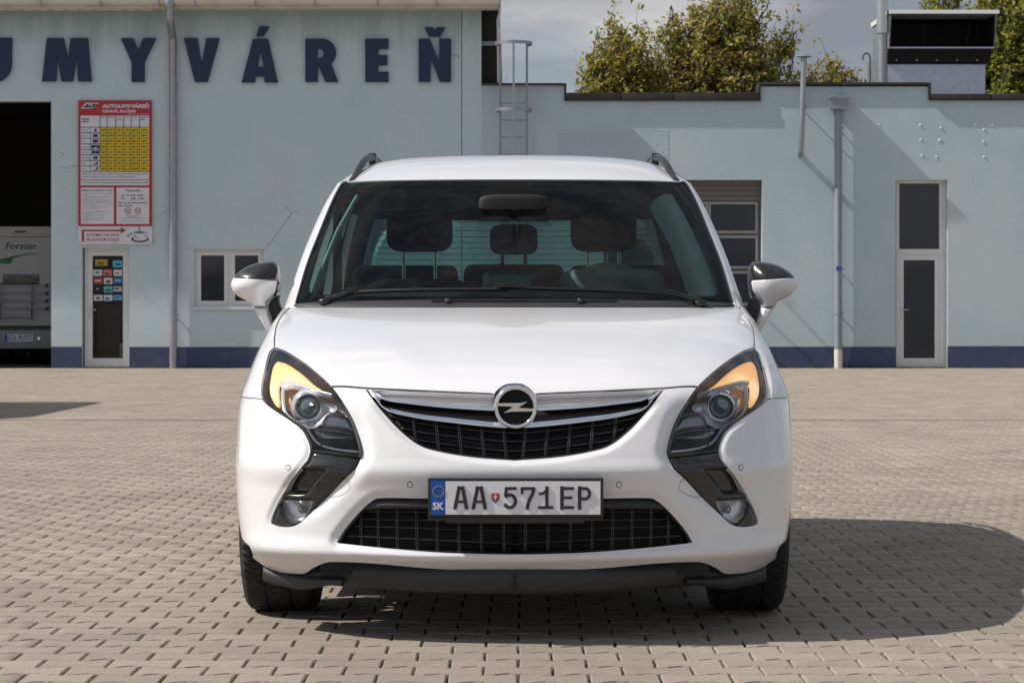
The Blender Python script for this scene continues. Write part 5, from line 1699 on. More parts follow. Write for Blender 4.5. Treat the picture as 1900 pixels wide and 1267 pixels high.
bumper = panel('bumper', 'front_bumper', M['paint'], 'c', fl_=.03)[0]
panel('fender', 'front_wing', M['paint'], 'p')
panel('door_f', 'front_door', M['paint'], 'p')
panel('door_r', 'rear_door', M['paint'], 'p')
panel('quarter', 'rear_body', M['paint'], 'c')
for gk in ('gap_front', 'gap_side', 'gap_fender', 'gap_d1', 'gap_d2', 'gap_d3', 'gap_tow', 'gap_s0', 'gap_s1'): panel(gk, 'panel_gap_shade', M['plastic_dk'], 'p', -.004, 0)  # black strips stand in for the shade inside panel, sensor and tow cover gaps
for i_ in (0, 1):
    tz, F = subset(v2, f2[lab == 'sensor%d' % i_])
    emit('parking_sensor', low.lift(tz[:, 0], tz[:, 1], .0005), F, M['paint'], (bumper, bumper), 'p')

# -------- generic patch on the skin from an outline in photo px
def patch(loop, d=0.0, sp=4.0, skin=low, dome=0.0, dome_w=12.0, centre=False):
    L_ = np.array(loop, float)
    lo_, hi_ = L_.min(0), L_.max(0)
    Gp = np.stack(np.meshgrid(np.arange(lo_[0] + sp / 2, hi_[0], sp), np.arange(lo_[1] + sp / 2, hi_[1], sp)), -1).reshape(-1, 2)
    if len(Gp):
        Gp = Gp[inpoly(L_, Gp)]
        if len(Gp): Gp = Gp[segdist(L_, Gp) > sp * .45]
    v, f = cdt([L_], [], Gp)
    c = v[f].mean(1)
    f = f[inpoly(L_, c)]
    v, f = subset(v, f)
    t, z = skin.unp(v[:, 0], v[:, 1])
    t[np.abs(v[:, 0]) < 1e-6] = 0
    dd = np.full(len(v), float(d))
    if dome:
        e = np.clip(segdist(L_, v) / dome_w, 0, 1)
        dd = dd + dome * np.sqrt(np.clip(1 - (1 - e) ** 2, 0, 1))
    # px space has rows running down: flip winding so that faces look outwards
    return np.stack([t, z], 1), f[:, ::-1], dd, v
def put(name, loop, m, parent, mode, d=0.0, depth=.0, sp=4.0, dome=0.0, dome_w=12.0, skin=low, smooth=True, dfn=None):
    tz, F, dd, v = patch(loop, d, sp, skin, dome, dome_w)
    if dfn is not None: dd = dd + dfn(v)
    V, FF = with_flange(skin, tz, F, dd, depth)
    return emit(name, V, FF, m, parent, mode, smooth)
def ribbon(name, pts, w, m, parent, mode, d=0.0, h=.004, skin=low, taper=True, nv=6, step=3):
    """rounded strip along a px polyline, w = half width in px"""
    P = cat(pts, step)
    dr_ = np.gradient(P, axis=0); nr = np.stack([-dr_[:, 1], dr_[:, 0]], 1); nr /= np.maximum(np.linalg.norm(nr, axis=1, keepdims=True), 1e-9)
    n = len(P)
    ww = np.full(n, float(w)) if np.ndim(w) == 0 else np.interp(np.linspace(0, 1, n), np.linspace(0, 1, len(w)), w)
    V = []; F = []
    for j in range(nv + 1):
        a = -1 + 2 * j / nv
        q = P + nr * (ww * a)[:, None]
        t, z = skin.unp(q[:, 0], q[:, 1])
        V.append(skin.lift(t, z, d + h * math.sqrt(max(0, 1 - a * a))))
    V = np.concatenate(V)
    for j in range(nv):
        for i in range(n - 1):
            F.append((j * n + i, (j + 1) * n + i, (j + 1) * n + i + 1, j * n + i + 1))
    # orient outwards
    a, b_, c = V[F[0][0]], V[F[0][1]], V[F[0][2]]
    nn = np.cross(b_ - a, c - a)
    if nn[1] > 0: F = [q[::-1] for q in F]
    return emit(name, V, F, m, parent, mode)
def between(name, top, bot, m, parent, mode, d=0.0, h=.006, nv=8, n=60, skin=low, prof=None):
    """convex bar between two px curves given as functions of the same parameter"""
    T_ = cat(top, 2); B_ = cat(bot, 2)
    rs = lambda Q: np.stack([np.interp(np.linspace(0, 1, n), np.linspace(0, 1, len(Q)), Q[:, k]) for k in (0, 1)], 1)
    T_, B_ = rs(T_), rs(B_)
    V = []; F = []
    for j in range(nv + 1):
        a = j / nv
        q = T_ * (1 - a) + B_ * a
        t, z = skin.unp(q[:, 0], q[:, 1])
        t[np.abs(q[:, 0]) < 1e-6] = 0
        hh = h * (prof(a) if prof else math.sqrt(max(0, 1 - (2 * a - 1) ** 2)))
        V.append(skin.lift(t, z, d + hh))
    V = np.concatenate(V)
    for j in range(nv):
        for i in range(n - 1):
            F.append((j * n + i, (j + 1) * n + i, (j + 1) * n + i + 1, j * n + i + 1))
    k = len(F) // 2
    a, b_, c = V[F[k][0]], V[F[k][1]], V[F[k][2]]
    if np.cross(b_ - a, c - a)[1] > 0: F = [q[::-1] for q in F]
    return emit(name, V, F, m, parent, mode)

# -------- headlamps
lens_objs = put('headlamp', offset(LAMP, -1.2), M['clear'], CAR, 'p', d=-.003, depth=.0, sp=6)
for o in lens_objs: o['label'] = 'headlamp under a clear lens with a lit amber light and round projector'
put('lamp_bezel', np.concatenate([offset(LAMP, -.6)]), M['housing'], lens_objs, 'p', d=-.075, sp=8)
# black rim round the lens: thin ring
def ringpatch(name, outer, inner, m, parent, mode, d, skin=low, smooth=True):
    o_ = np.array(outer); i_ = np.array(inner)
    v, f = cdt([o_, i_], [], np.zeros((0, 2)))
    c = v[f].mean(1)
    f = f[inpoly(o_, c) & ~inpoly(i_, c)]
    v, f = subset(v, f)
    t, z = skin.unp(v[:, 0], v[:, 1])
    t[np.abs(v[:, 0]) < 1e-6] = 0
    return emit(name, skin.lift(t, z, d), f[:, ::-1], m, parent, mode, smooth)
ringpatch('lamp_rim', offset(LAMP, -.4), offset(LAMP, -5.0), M['gloss_black'], lens_objs, 'p', -.0015)
tzl = tz_of(low, offset(LAMP, -.4)); nL = len(tzl)
Vw = np.concatenate([low.lift(tzl[:, 0], tzl[:, 1], -.004), low.lift(tzl[:, 0], tzl[:, 1], -.076)])
emit('lamp_wall', Vw, [(i, (i + 1) % nL, (i + 1) % nL + nL, i + nL) for i in range(nL)], M['housing'], lens_objs, 'p')
zz = lambda L_: np.array([(954 - (470 + u / 5.509), 630 + v / 5.509) for u, v in L_])
AMB = cat(zz([(215, 165), (300, 180), (400, 235), (500, 310), (600, 400), (676, 458), (560, 428), (430, 396), (300, 370), (240, 380), (215, 420), (206, 500), (202, 600), (192, 655), (150, 600), (122, 500), (130, 380), (150, 260), (180, 195)]), 3, True)
put('turn_lamp', AMB, M['amber'], lens_objs, 'p', d=-.024, depth=.010, sp=4, dome=.010, dome_w=14)
between('chrome_brow', zz([(240, 385), (330, 380), (430, 402), (600, 455), (800, 532)]), zz([(300, 470), (360, 452), (470, 470), (640, 520), (780, 552)]), M['lamp_silver'], lens_objs, 'p', d=-.020, h=.014)
ribbon('silver_trim', zz([(255, 400), (278, 450), (266, 530), (268, 640), (285, 720), (330, 775), (420, 835), (510, 890), (570, 975), (640, 1045), (760, 1090), (900, 1115), (1060, 1130)]), [3.2, 3.2, 2.4, 2.4, 2.6, 3.0, 3.2], M['lamp_silver'], lens_objs, 'p', d=-.018, h=.007)
put('lower_reflector', cat(zz([(560, 885), (760, 900), (1000, 935), (1045, 1060), (900, 1075), (760, 1050), (650, 990)]), 4, True), M['lamp_dark'], lens_objs, 'p', d=-.040, sp=5, dome=-.012, dome_w=10)
put('upper_reflector', cat(zz([(660, 745), (720, 700), (890, 735), (960, 800), (990, 890), (800, 880), (640, 850)]), 4, True), M['lamp_dark'], lens_objs, 'p', d=-.042, sp=5, dome=.012, dome_w=10)
ribbon('reflector_edge', zz([(655, 745), (700, 705), (800, 715), (900, 733)]), 1.0, M['satin'], lens_objs, 'p', d=-.030, h=.003)
ribbon('reflector_edge', zz([(560, 880), (760, 892), (1000, 930)]), .9, M['satin'], lens_objs, 'p', d=-.030, h=.003)
put('lamp_bowl', cat(zz([(285, 470), (340, 440), (480, 470), (640, 520), (770, 550), (780, 640), (700, 690), (620, 800), (520, 850), (420, 830), (330, 770), (285, 690), (270, 580)]), 4, True), M['lamp_silver'], lens_objs, 'p', d=-.050, sp=6, dome=-.015, dome_w=14)
# projector
pc = zz([(500, 628)])[0]
tpc, zpc = low.unp(pc[:1], pc[1:]); Pc = low.lift(tpc, zpc, -.035)[0]
R1 = 25.5 * (YF + Pc[1]) / LENS_F
b = MB(); b.lathe([(R1 * .97, .05), (R1 * 1.06, .0), (R1 * 1.0, -.012), (R1 * .90, -.012), (R1 * .84, .0), (R1 * .84, .03)], 0, 0, 0, 'y', 40)
V = np.array(b.v) + Pc
emit('projector_ring', V, b.f, M['chrome'], lens_objs, 'p')
b = MB(); b.lathe([(.0005, -.016), (R1 * .25, -.015), (R1 * .5, -.011), (R1 * .7, -.004), (R1 * .84, .006)], 0, 0, 0, 'y', 32)
emit('projector', np.array(b.v) + Pc, b.f, M['projector'], lens_objs, 'p')
b = MB(); b.lathe([(R1 * 1.06, .004), (R1 * 1.30, .018), (R1 * 1.34, .045)], 0, 0, 0, 'y', 36)
emit('projector_shroud', np.array(b.v) + Pc, b.f, M['lamp_silver'], lens_objs, 'p')
for n_ in lens_objs:
    for c in n_.children:
        if c.type == 'MESH' and c.name.startswith('projector'):
            bm = bmesh.new(); bm.from_mesh(c.data); bmesh.ops.recalc_face_normals(bm, faces=bm.faces[:]); bm.to_mesh(c.data); bm.free()

# -------- black trim with fog lamp
scs = SCOOP
def scoop(v):
    ins = inpoly(scs, v); e = segdist(scs, v)
    r = np.where(ins, -.026 * sst(0, 9, e), 0.0)
    fi = inpoly(FOG, v)
    return r + np.where(fi, -.03, 0)
tzf, Ff, ddf, vf = patch(offset(FANG, -.8), -.007, 3.0)
cf = vf[Ff].mean(1); keep = ~inpoly(offset(FOG, -1.5), cf)
ids, inv = np.unique(Ff[keep].ravel(), return_inverse=True)
tzf, Ff, ddf, vf = tzf[ids], inv.reshape(-1, 3), ddf[ids], vf[ids]
ddf = ddf + scoop(vf)
V, FF = with_flange(low, tzf, Ff, ddf, .03)
fang = emit('fog_lamp_surround', V, FF, M['gloss_black'], CAR, 'p')
ribbon('surround_ridge', [(441, 914), (426, 884), (402, 866.5), (372, 863), (340, 866)], [1.2, 1.8, 2.2, 1.8, 1.0], M['gloss_black'], fang, 'p', d=-.008, h=.005)
fog = put('fog_lamp', offset(FOG, -1.0), M['clear'], CAR, 'p', d=-.016, sp=4, dome=.010, dome_w=16)
put('fog_reflector', offset(FOG, -.6), M['lamp_silver'], fog, 'p', d=-.022, sp=4, dome=-.030, dome_w=16)
ringpatch('fog_rim', offset(FOG, 1.0), offset(FOG, -2.2), M['plastic'], fog, 'p', -.0145)
tq, zq = low.unp(np.array([409.]), np.array([946.])); Pq = low.lift(tq, zq, -.04)[0]
b = MB(); b.squad((0, 0, 0), (.012, .012, .014), 1, 1, 12); emit('fog_bulb', np.array(b.v) + Pq, b.f, M['lamp_dark'], fog, 'p')

# -------- upper grille
gr = put('grille', offset(GRILLE, 2), M['black'], CAR, 'c', d=-.062, sp=14)[0]
gr['label'] = 'black lattice grille with two chrome wings and a round badge'
tzg = tz_of(low, GR_BOT); nb = len(tzg)
Vw = np.concatenate([low.lift(tzg[:, 0], tzg[:, 1], -.008), low.lift(tzg[:, 0], tzg[:, 1], -.063)])
emit('grille_frame', Vw, [(i, i + 1, i + 1 + nb, i + nb) for i in range(nb - 1)], M['plastic_dk'], gr, 'c')
ribbon('grille_edge', [tuple(p) for p in offset(GRILLE, -3)[len(GR_TOP):-2:6]], 2.2, M['plastic_dk'], gr, 'p', d=-.016, h=.006)
fz = lambda L_: np.array([(954 - (670 + u / 6.552), 700 + v / 6.552) for u, v in L_])
between('chrome_wing', fz([(140, 152), (260, 168), (600, 180), (1000, 195), (1500, 208), (1660, 212), (1861, 214)]), fz([(150, 165), (290, 270), (600, 318), (1000, 362), (1500, 395), (1660, 398), (1861, 398)]), M['chrome'], gr, 'c', d=-.020, h=.022, n=80, nv=14, prof=lambda a: (min(1, a / .92) ** 1.3) * (1 if a < .92 else .75))
between('chrome_wing', fz([(100, 150), (180, 225), (260, 315), (400, 372), (700, 430), (1000, 465), (1400, 508), (1700, 534), (1861, 540)]),
        fz([(85, 160), (160, 240), (250, 350), (380, 420), (700, 490), (1000, 530), (1400, 575), (1700, 600), (1861, 604)]), M['chrome'], gr, 'c', d=-.014, h=.008, n=90, nv=8, prof=lambda a: .25 + .75 * (min(1, a / .85) ** 1.2) * (1 if a < .86 else .7))
ribbon('chrome_tip', fz([(60, 140), (110, 160), (170, 200), (235, 250)]), [.8, 2.2, 2.6, 1.4], M['chrome'], gr, 'p', d=-.012, h=.008)
put('grille_slot', poly_join(fz([(250, 290), (700, 345), (1200, 400), (1600, 425), (1861, 428), (1861, 560), (1500, 540), (1000, 490), (600, 440), (330, 380)])), M['plastic_dk'], gr, 'c', d=-.028, sp=10)
def grille_lattice(name, vx, hy, lo_fn, hi_fn, parent, d, wv, wh, slant):
    """ribs: vx list of px positions, hy list of functions h->px row"""
    V = []; F = []
    def strip_(P, w, hgt):
        P = np.array(P, float)
        dr_ = np.gradient(P, axis=0); nr = np.stack([-dr_[:, 1], dr_[:, 0]], 1); nr /= np.maximum(np.linalg.norm(nr, axis=1, keepdims=True), 1e-9)
        n0 = sum(len(a) for a in V); n = len(P)
        for a, dz in ((-1, -.016), (-1, 0), (-.5, .0035), (.5, .0035), (1, 0), (1, -.016)):
            q = P + nr * w * a
            t, z = low.unp(np.abs(q[:, 0]), q[:, 1])
            pp = low.lift(t, z, d + dz + hgt)
            pp[:, 0] *= np.sign(q[:, 0] + 1e-9)
            V.append(pp)
        for j in range(5):
            for i in range(n - 1):
                F.append((n0 + j * n + i, n0 + (j + 1) * n + i, n0 + (j + 1) * n + i + 1, n0 + j * n + i + 1))
    for x in vx:
        for s_ in ((1, -1) if x > 0 else (1,)):
            xs0 = x
            top = lo_fn(xs0); bot = hi_fn(xs0 - slant * 8)
            if bot - top < 6: continue
            yy_ = np.linspace(top, bot, 8)
            for off in (-1.6, 1.6):
                strip_([(s_ * (xs0 + off - slant * (y - top) / 10), y) for y in yy_], wv, .0)
    for hf, h0, h1 in hy:
        xs = np.linspace(-h1, h1, 70)
        ok = [(x, hf(abs(x))) for x in xs if lo_fn(abs(x)) - 1 < hf(abs(x)) < hi_fn(abs(x)) + 1]
        if len(ok) > 3: strip_(ok, wh, -.003)
    V2 = np.concatenate(V)
    o = mk(name, V2, F, M['lattice'], parent, True)
    bm = bmesh.new(); bm.from_mesh(o.data); bmesh.ops.recalc_face_normals(bm, faces=bm.faces[:]); bm.to_mesh(o.data); bm.free()
    return o
gb = lambda h: float(np.interp(h, GR_BOT[:, 0], GR_BOT[:, 1]))
cb = fz([(85, 160), (160, 240), (250, 350), (380, 420), (700, 490), (1000, 530), (1400, 575), (1700, 600), (1861, 604)])[::-1]
gt = lambda h: float(np.interp(h, cb[:, 0], cb[:, 1])) - 2
grille_lattice('grille_mesh', [20.5, 62, 104.5, 147, 190], [(lambda h: gt(h) + 8, 0, 240), (lambda h: gt(h) + 24, 0, 225), (lambda h: gt(h) + 42 - h * .015, 0, 210), (lambda h: gt(h) + 57 - h * .02, 0, 160)], gt, gb, gr, -.022, 1.1, 1.1, .9)

# -------- badge: ring with a horizontal bolt
bt, bz = low.unp(np.array([0.]), np.array([758.])); Bc = low.lift(bt, bz, .012)[0]
sb = (YF + Bc[1]) / LENS_F
badge_x = 2.0 * sb
b = MB(); b.lathe([(41.0 * sb, .02), (41.2 * sb, .0), (39 * sb, -.009), (36 * sb, -.012), (33 * sb, -.009), (31 * sb, .0), (31 * sb, .012)], badge_x, Bc[1] - .004, Bc[2], 'y', 64)
bo = b.build('badge', M['chrome'], CAR, True); bo['label'] = 'round chrome badge with a horizontal lightning bolt'
b = MB(); b.lathe([(.0005, .010), (31.2 * sb, .010)], badge_x, Bc[1] - .004, Bc[2], 'y', 48); b.build('badge_disc', M['badge_black'], bo)
bolt = [(-34, 7.5), (9, 8), (22, 10.5), (4.5, -1), (34, -2.6), (34, -7.5), (-9, -8), (-22, -10.5), (-4.5, 1), (-34, 2.6)]
bm = bmesh.new()
vs = [bm.verts.new((badge_x + x * sb, Bc[1] - .0095, Bc[2] + y * sb)) for x, y in bolt]
fc = bm.faces.new(vs); fc.normal_update()
if fc.normal.y > 0: fc.normal_flip()
r_ = bmesh.ops.extrude_face_region(bm, geom=[fc])
bmesh.ops.translate(bm, verts=[q for q in r_['geom'] if isinstance(q, bmesh.types.BMVert)], vec=(0, -.004, 0))
me = bpy.data.meshes.new('badge_bolt'); bmesh.ops.recalc_face_normals(bm, faces=bm.faces[:]); bm.to_mesh(me); bm.free(); me.materials.append(M['chrome'])
o = bpy.data.objects.new('badge_bolt', me); COL.objects.link(o); o.parent = bo

# -------- lower intake
it = put('lower_intake', offset(INTAKE, 2), M['black'], CAR, 'c', d=-.07, sp=14)[0]
tzg = tz_of(low, INTAKE); nb = len(tzg)
Vw = np.concatenate([low.lift(tzg[:, 0], tzg[:, 1], -.008), low.lift(tzg[:, 0], tzg[:, 1], -.071)])
emit('intake_frame', Vw, [(i, i + 1, i + 1 + nb, i + nb) for i in range(nb - 1) if not (tzg[i, 0] < 1e-5 and tzg[i + 1, 0] < 1e-5)], M['plastic_dk'], it, 'c')
between('intake_brow', [(270, 930), (262, 927.5), (245, 925.5), (150, 926), (0, 926)], [(286, 947), (268, 946), (245, 945), (150, 945), (0, 945)], M['plastic'], it, 'c', d=-.020, h=.012, nv=8)
ribbon('intake_edge', [tuple(p) for p in offset(INTAKE, -2.5)[1:len(IN_TOP) - 2:6]], 1.8, M['plastic_dk'], it, 'p', d=-.016, h=.005)
itop = lambda h: float(np.interp(h, IN_TOP[::-1][:, 0], IN_TOP[::-1][:, 1])) + (19 if h < 262 else 6)
ibot = lambda h: float(np.interp(h, IN_BOT[:, 0], IN_BOT[:, 1]))
grille_lattice('intake_mesh', [21, 63, 105, 146, 184, 221, 257, 290], [(lambda h: 953 - h * .012, 0, 300), (lambda h: 968.5 - h * .018, 0, 310), (lambda h: 985 - h * .03, 0, 318), (lambda h: 1004 - h * .035, 0, 325), (lambda h: 1022.5 - h * .045, 0, 325)],
               itop, ibot, it, -.026, 1.1, 1.1, .15)

# -------- black chin lip (own curve, hangs under the bumper)
def lipdepth(x): return .030 + .40 * (np.abs(x) / .86) ** 2.6
def lip(name, top, bot, m, mode, dy=0.0, nv=8, n=90, bulge=.02):
    T_ = cat(top, 2); B_ = cat(bot, 2)
    rs = lambda Q: np.stack([np.interp(np.linspace(0, 1, n), np.linspace(0, 1, len(Q)), Q[:, k]) for k in (0, 1)], 1)
    T_, B_ = rs(T_), rs(B_)
    V = []; F = []
    for j in range(nv + 1):
        a = j / nv
        q = T_ * (1 - a) + B_ * a
        x = q[:, 0] / 600.0
        for _ in range(8):
            y = lipdepth(x) + dy - bulge * math.sin(PI * min(1, a * 1.0)) ; x = q[:, 0] * (YF + y) / LENS_F
        z = CAM_H - (q[:, 1] - HORIZON) * (YF + y) / LENS_F
        V.append(np.stack([x, y, z], 1))
    # turned-under lower edge
    last = V[-1].copy(); last[:, 1] += .16; last[:, 2] += .012; V.append(last)
    V = np.concatenate(V); nv2 = nv + 1
    for j in range(nv2):
        for i in range(n - 1): F.append((j * n + i, (j + 1) * n + i, (j + 1) * n + i + 1, j * n + i + 1))
    if np.cross(V[F[0][1]] - V[F[0][0]], V[F[0][2]] - V[F[0][0]])[1] > 0: F = [q[::-1] for q in F]
    return emit(name, V, F, m, CAR, mode)
lip('chin_lip', [(0, 1052), (140, 1049), (268, 1038), (330, 1036), (352, 1039), (372, 1046), (392, 1056), (412, 1056)], [(0, 1102), (140, 1100), (250, 1093), (310, 1088), (335, 1086), (352, 1085), (372, 1082), (395, 1080)], M['plastic'], 'c', dy=.012)
lip('lip_flap', [(320, 1071), (345, 1070), (372, 1069), (400, 1066), (430, 1060), (463, 1050), (467, 1052)], [(320, 1086), (345, 1086), (372, 1091), (400, 1093), (430, 1087), (463, 1078), (467, 1071)], M['plastic'], 'p', dy=-.012, bulge=.018)
b = MB(); b.box(-.0015, .0015, .010, .05, .155, .215); b.build('chin_joint', M['black'], CAR)

# -------- number plate
PY = -.048
sp_ = (YF + PY) / LENS_F
pz = lambda u, v: ((780 + u / 5.278 - 954.8) * sp_, CAM_H - (870 + v / 5.278 - HORIZON) * sp_)
def prect(mb, u0, v0, u1, v1, y0, y1, bev=0.0):
    (xa, zb_), (xb, za_) = pz(u0, v0), pz(u1, v1)
    mb.box(xa, xb, y0, y1, za_, zb_, bev)
b = MB(); prect(b, 70, 82, 1795, 472, PY - .002, PY + .052, .006); pf = b.build('number_plate', M['gloss_black'], CAR, auto=40)
pf['label'] = 'white registration plate reading AA 571EP in a black holder'
b = MB(); prect(b, 75, 474, 1790, 505, PY + .004, PY + .05, .003); prect(b, 245, 470, 1605, 532, PY + .002, PY + .05, .004); b.build('plate_holder', M['plastic'], pf, auto=40)
b = MB(); prect(b, 96, 100, 1775, 456, PY - .004, PY - .0015, .001); b.build('plate_edge', M['black'], pf)
b = MB(); prect(b, 246, 118, 1762, 443, PY - .0075, PY - .0035); b.build('plate_face', M['plate_white'], pf)
b = MB(); prect(b, 104, 112, 245.5, 446, PY - .0075, PY - .0035); b.build('plate_band', M['plate_blue'], pf)
b = MB()
for k in range(12):
    a = 2 * PI * k / 12
    cx, cz = pz(177 + 52 * math.cos(a), 215 + 52 * math.sin(a))
    st = [(cx + (.0032 if j % 2 == 0 else .0014) * math.sin(2 * PI * j / 10), cz + (.0032 if j % 2 == 0 else .0014) * math.cos(2 * PI * j / 10)) for j in range(10)]
    b.prism(st, PY - .009, PY - .0077)
b.build('star_ring', M['eu_yellow'], pf)
b = MB()
(xa, zb_), (xb, za_) = pz(120, 322), pz(232, 396); put_text(b, 'SK', xa, xb, za_, zb_, PY - .0086, .03); b.build('country_code', M['plate_white'], pf)
def stroke(pts, w):
    """flat-ended pen stroke in plate zoom units -> prisms"""
    P = [pz(u, v) for u, v in pts]; w = w * sp_ / 5.278
    for i in range(len(P) - 1):
        (x1, z1), (x2, z2) = P[i], P[i + 1]
        l = math.hypot(x2 - x1, z2 - z1); nx, nz = -(z2 - z1) / l * w, (x2 - x1) / l * w
        ex, ez = (x2 - x1) / l * w * .35, (z2 - z1) / l * w * .35
        LB.prism([(x1 + nx - ex, z1 + nz - ez), (x1 - nx - ex, z1 - nz - ez), (x2 - nx + ex, z2 - nz + ez), (x2 + nx + ex, z2 + nz + ez)], PY - .0102 - .0001 * (len(LB.f) % 7), PY - .0074)
for (u0, u1) in ((322, 470), (501, 653)):
    m_ = (u0 + u1) / 2
    LB = MB()
    stroke([(u0 + 17, 384), (m_ - 16, 172)], 17); stroke([(u1 - 17, 384), (m_ + 16, 172)], 17); stroke([(m_ - 14, 181), (m_ + 14, 181)], 13); stroke([(u0 + 46, 318), (u1 - 46, 318)], 12)
    LB.build('plate_letter', M['ink'], pf)
def arcp(cx, cy, rx_, ry_, a0, a1, n=14): return [(cx + rx_ * math.cos(math.radians(a0 + (a1 - a0) * i / n)), cy + ry_ * math.sin(math.radians(a0 + (a1 - a0) * i / n))) for i in range(n + 1)]
LB = MB(); stroke([(936, 187), (838, 187)], 14); stroke([(842, 180), (832, 262)], 14); stroke(arcp(875, 312, 56, 62, -135, 150, 18), 15)
LB.build('plate_letter', M['ink'], pf)
LB = MB(); stroke([(985, 188), (1118, 188)], 14); stroke([(995, 180), (995, 236)], 13); stroke([(1110, 195), (1098, 240), (1066, 300), (1050, 350), (1047, 387)], 16)
LB.build('plate_letter', M['ink'], pf)
LB = MB(); stroke([(1238, 172), (1238, 370)], 16); stroke([(1240, 200), (1200, 235), (1163, 240)], 12); stroke([(1155, 374), (1296, 374)], 13)
LB.build('plate_letter', M['ink'], pf)
LB = MB(); stroke([(1385, 172), (1385, 388)], 17); stroke([(1380, 187), (1497, 187)], 14); stroke([(1380, 278), (1482, 278)], 13); stroke([(1380, 373), (1497, 373)], 14)
LB.build('plate_letter', M['ink'], pf)
LB = MB(); stroke([(1558, 172), (1558, 388)], 17); stroke([(1552, 187), (1610, 187)] + arcp(1612, 238, 44, 51, -90, 90, 12) + [(1552, 289)], 14)
LB.build('plate_letter', M['ink'], pf)
b = MB(); sh = [(696, 234), (775, 234), (775, 285), (765, 308), (735, 332), (706, 308), (696, 285)]
b.prism([pz(*p) for p in sh], PY - .0082, PY - .0074); shd = b.build('shield', M['shield_red'], pf)
b = MB(); b.prism([pz(*p) for p in [(704, 304), (735, 296), (767, 304), (735, 331)]], PY - .0090, PY - .0083); b.build('shield_base', M['shield_blue'], pf)
b = MB()
for u0, v0, u1, v1 in ((731, 245, 739, 300), (722, 256, 749, 263), (717, 273, 753, 281)): prect(b, u0, v0, u1, v1, PY - .0096 - .0001 * (v0 % 3), PY - .0091)
b.build('shield_cross', M['plate_white'], pf)

# -------- upper body: pillars, glass, roof
domU = np.array([(0, ZB), (TMAX, ZB), (TMAX, ZT), (0, ZT)])
glo = tz_of(up, GL_OUT); gli = tz_of(up, GL_IN)
glo[:, 1] = np.clip(glo[:, 1], ZB + .002, ZT - .0005)
def sidewin(u0, u1, z0, z1, l0=0.0, l1=0.0):
    z = np.linspace(z0, z1, 14)
    L_ = np.stack([HP + TF * (u0 + l0 * (z - z0)), z], 1); R_ = np.stack([HP + TF * (u1 + l1 * (z - z0)), z], 1)
    tb = np.linspace(L_[0, 0], R_[0, 0], 20)[1:-1]; tt_ = np.linspace(R_[-1, 0], L_[-1, 0], 20)[1:-1]
    return np.concatenate([L_[::-1], np.stack([tb, np.full(18, z0)], 1), R_, np.stack([tt_, np.full(18, z1)], 1)])
SW = [sidewin(.035, .10, 1.075, 1.40, 0, -.13), sidewin(.125, .385, 1.075, 1.475, -.1, 0), sidewin(.405, .70, 1.075, 1.475), sidewin(.72, .955, 1.09, 1.465, 0, -.08)]
RW = np.array([(HP + TF + .55, 1.10), (TMAX, 1.10), (TMAX, 1.475), (HP + TF + .60, 1.475)])
RWp = np.concatenate([np.linspace(RW[0], RW[1], 24)[:-1], np.linspace(RW[1], RW[2], 14)[:-1], np.linspace(RW[2], RW[3], 24)[:-1], np.linspace(RW[3], RW[0], 14)[:-1]])
loopsU = [domU, glo] + SW + [RWp]
allseg = loopsU
GU1 = np.stack(np.meshgrid(np.arange(.02, HP + .1, .022), np.arange(ZB + .008, ZT, .018)), -1).reshape(-1, 2)
GU2 = np.stack(np.meshgrid(np.arange(HP + .12, TMAX, .05), np.arange(ZB + .01, ZT, .03)), -1).reshape(-1, 2)
GU = np.concatenate([far_from(GU1, .006), far_from(GU2, .012)])
edge_t = np.arange(.02, TMAX, .02)
GU = np.concatenate([GU, np.stack([edge_t, np.full(len(edge_t), ZT)], 1), np.stack([edge_t, np.full(len(edge_t), ZB)], 1)])
vu, fu = cdt(loopsU, [], GU)
cu_ = vu[fu].mean(1)
kp = ~inpoly(glo, cu_) & ~inpoly(RWp, cu_)
for w_ in SW: kp &= ~inpoly(w_, cu_)
tz, F = subset(vu, fu[kp])
V, FF = with_flange(up, tz, F, 0.0, .022)
emit('upper_body', V, FF, M['paint'], CAR, 'c')
k_ = kp & (cu_[:, 0] > .2)
tzl_, Fl_ = subset(vu, fu[k_])
emit('cabin_lining', up.lift(tzl_[:, 0], tzl_[:, 1], -.024), Fl_[:, ::-1], M['lining'], CAR, 'c')
tz, F = subset(vu, fu[inpoly(RWp, cu_)])
rwo = emit('rear_window', up.lift(tz[:, 0], tz[:, 1], -.004), F, M['rear_glass'], CAR, 'c')[0]
b = MB()
for k in range(11):
    z = 1.135 + k * .028
    tt_ = np.linspace(HP + TF + .72, TMAX, 16); P_ = up.lift(tt_, np.full(16, z), -.010)
    P_ = np.concatenate([P_, (P_ * np.array([-1, 1, 1]))[::-1][1:]])
    b.tube([tuple(p) for p in P_], .0011, 4, cap=False)
b.build('heating_wire', M['plastic_dk'], rwo)
# solid inner lining of the pillars so the cabin is closed to side light where it should be
for w_, nm_ in zip(SW, ('quarter_light', 'front_side_window', 'rear_side_window', 'rear_quarter_window')):
    k = inpoly(w_, cu_)
    tz, F = subset(vu, fu[k])
    emit(nm_, up.lift(tz[:, 0], tz[:, 1], -.006), F, M['side_glass'], CAR, 'p')
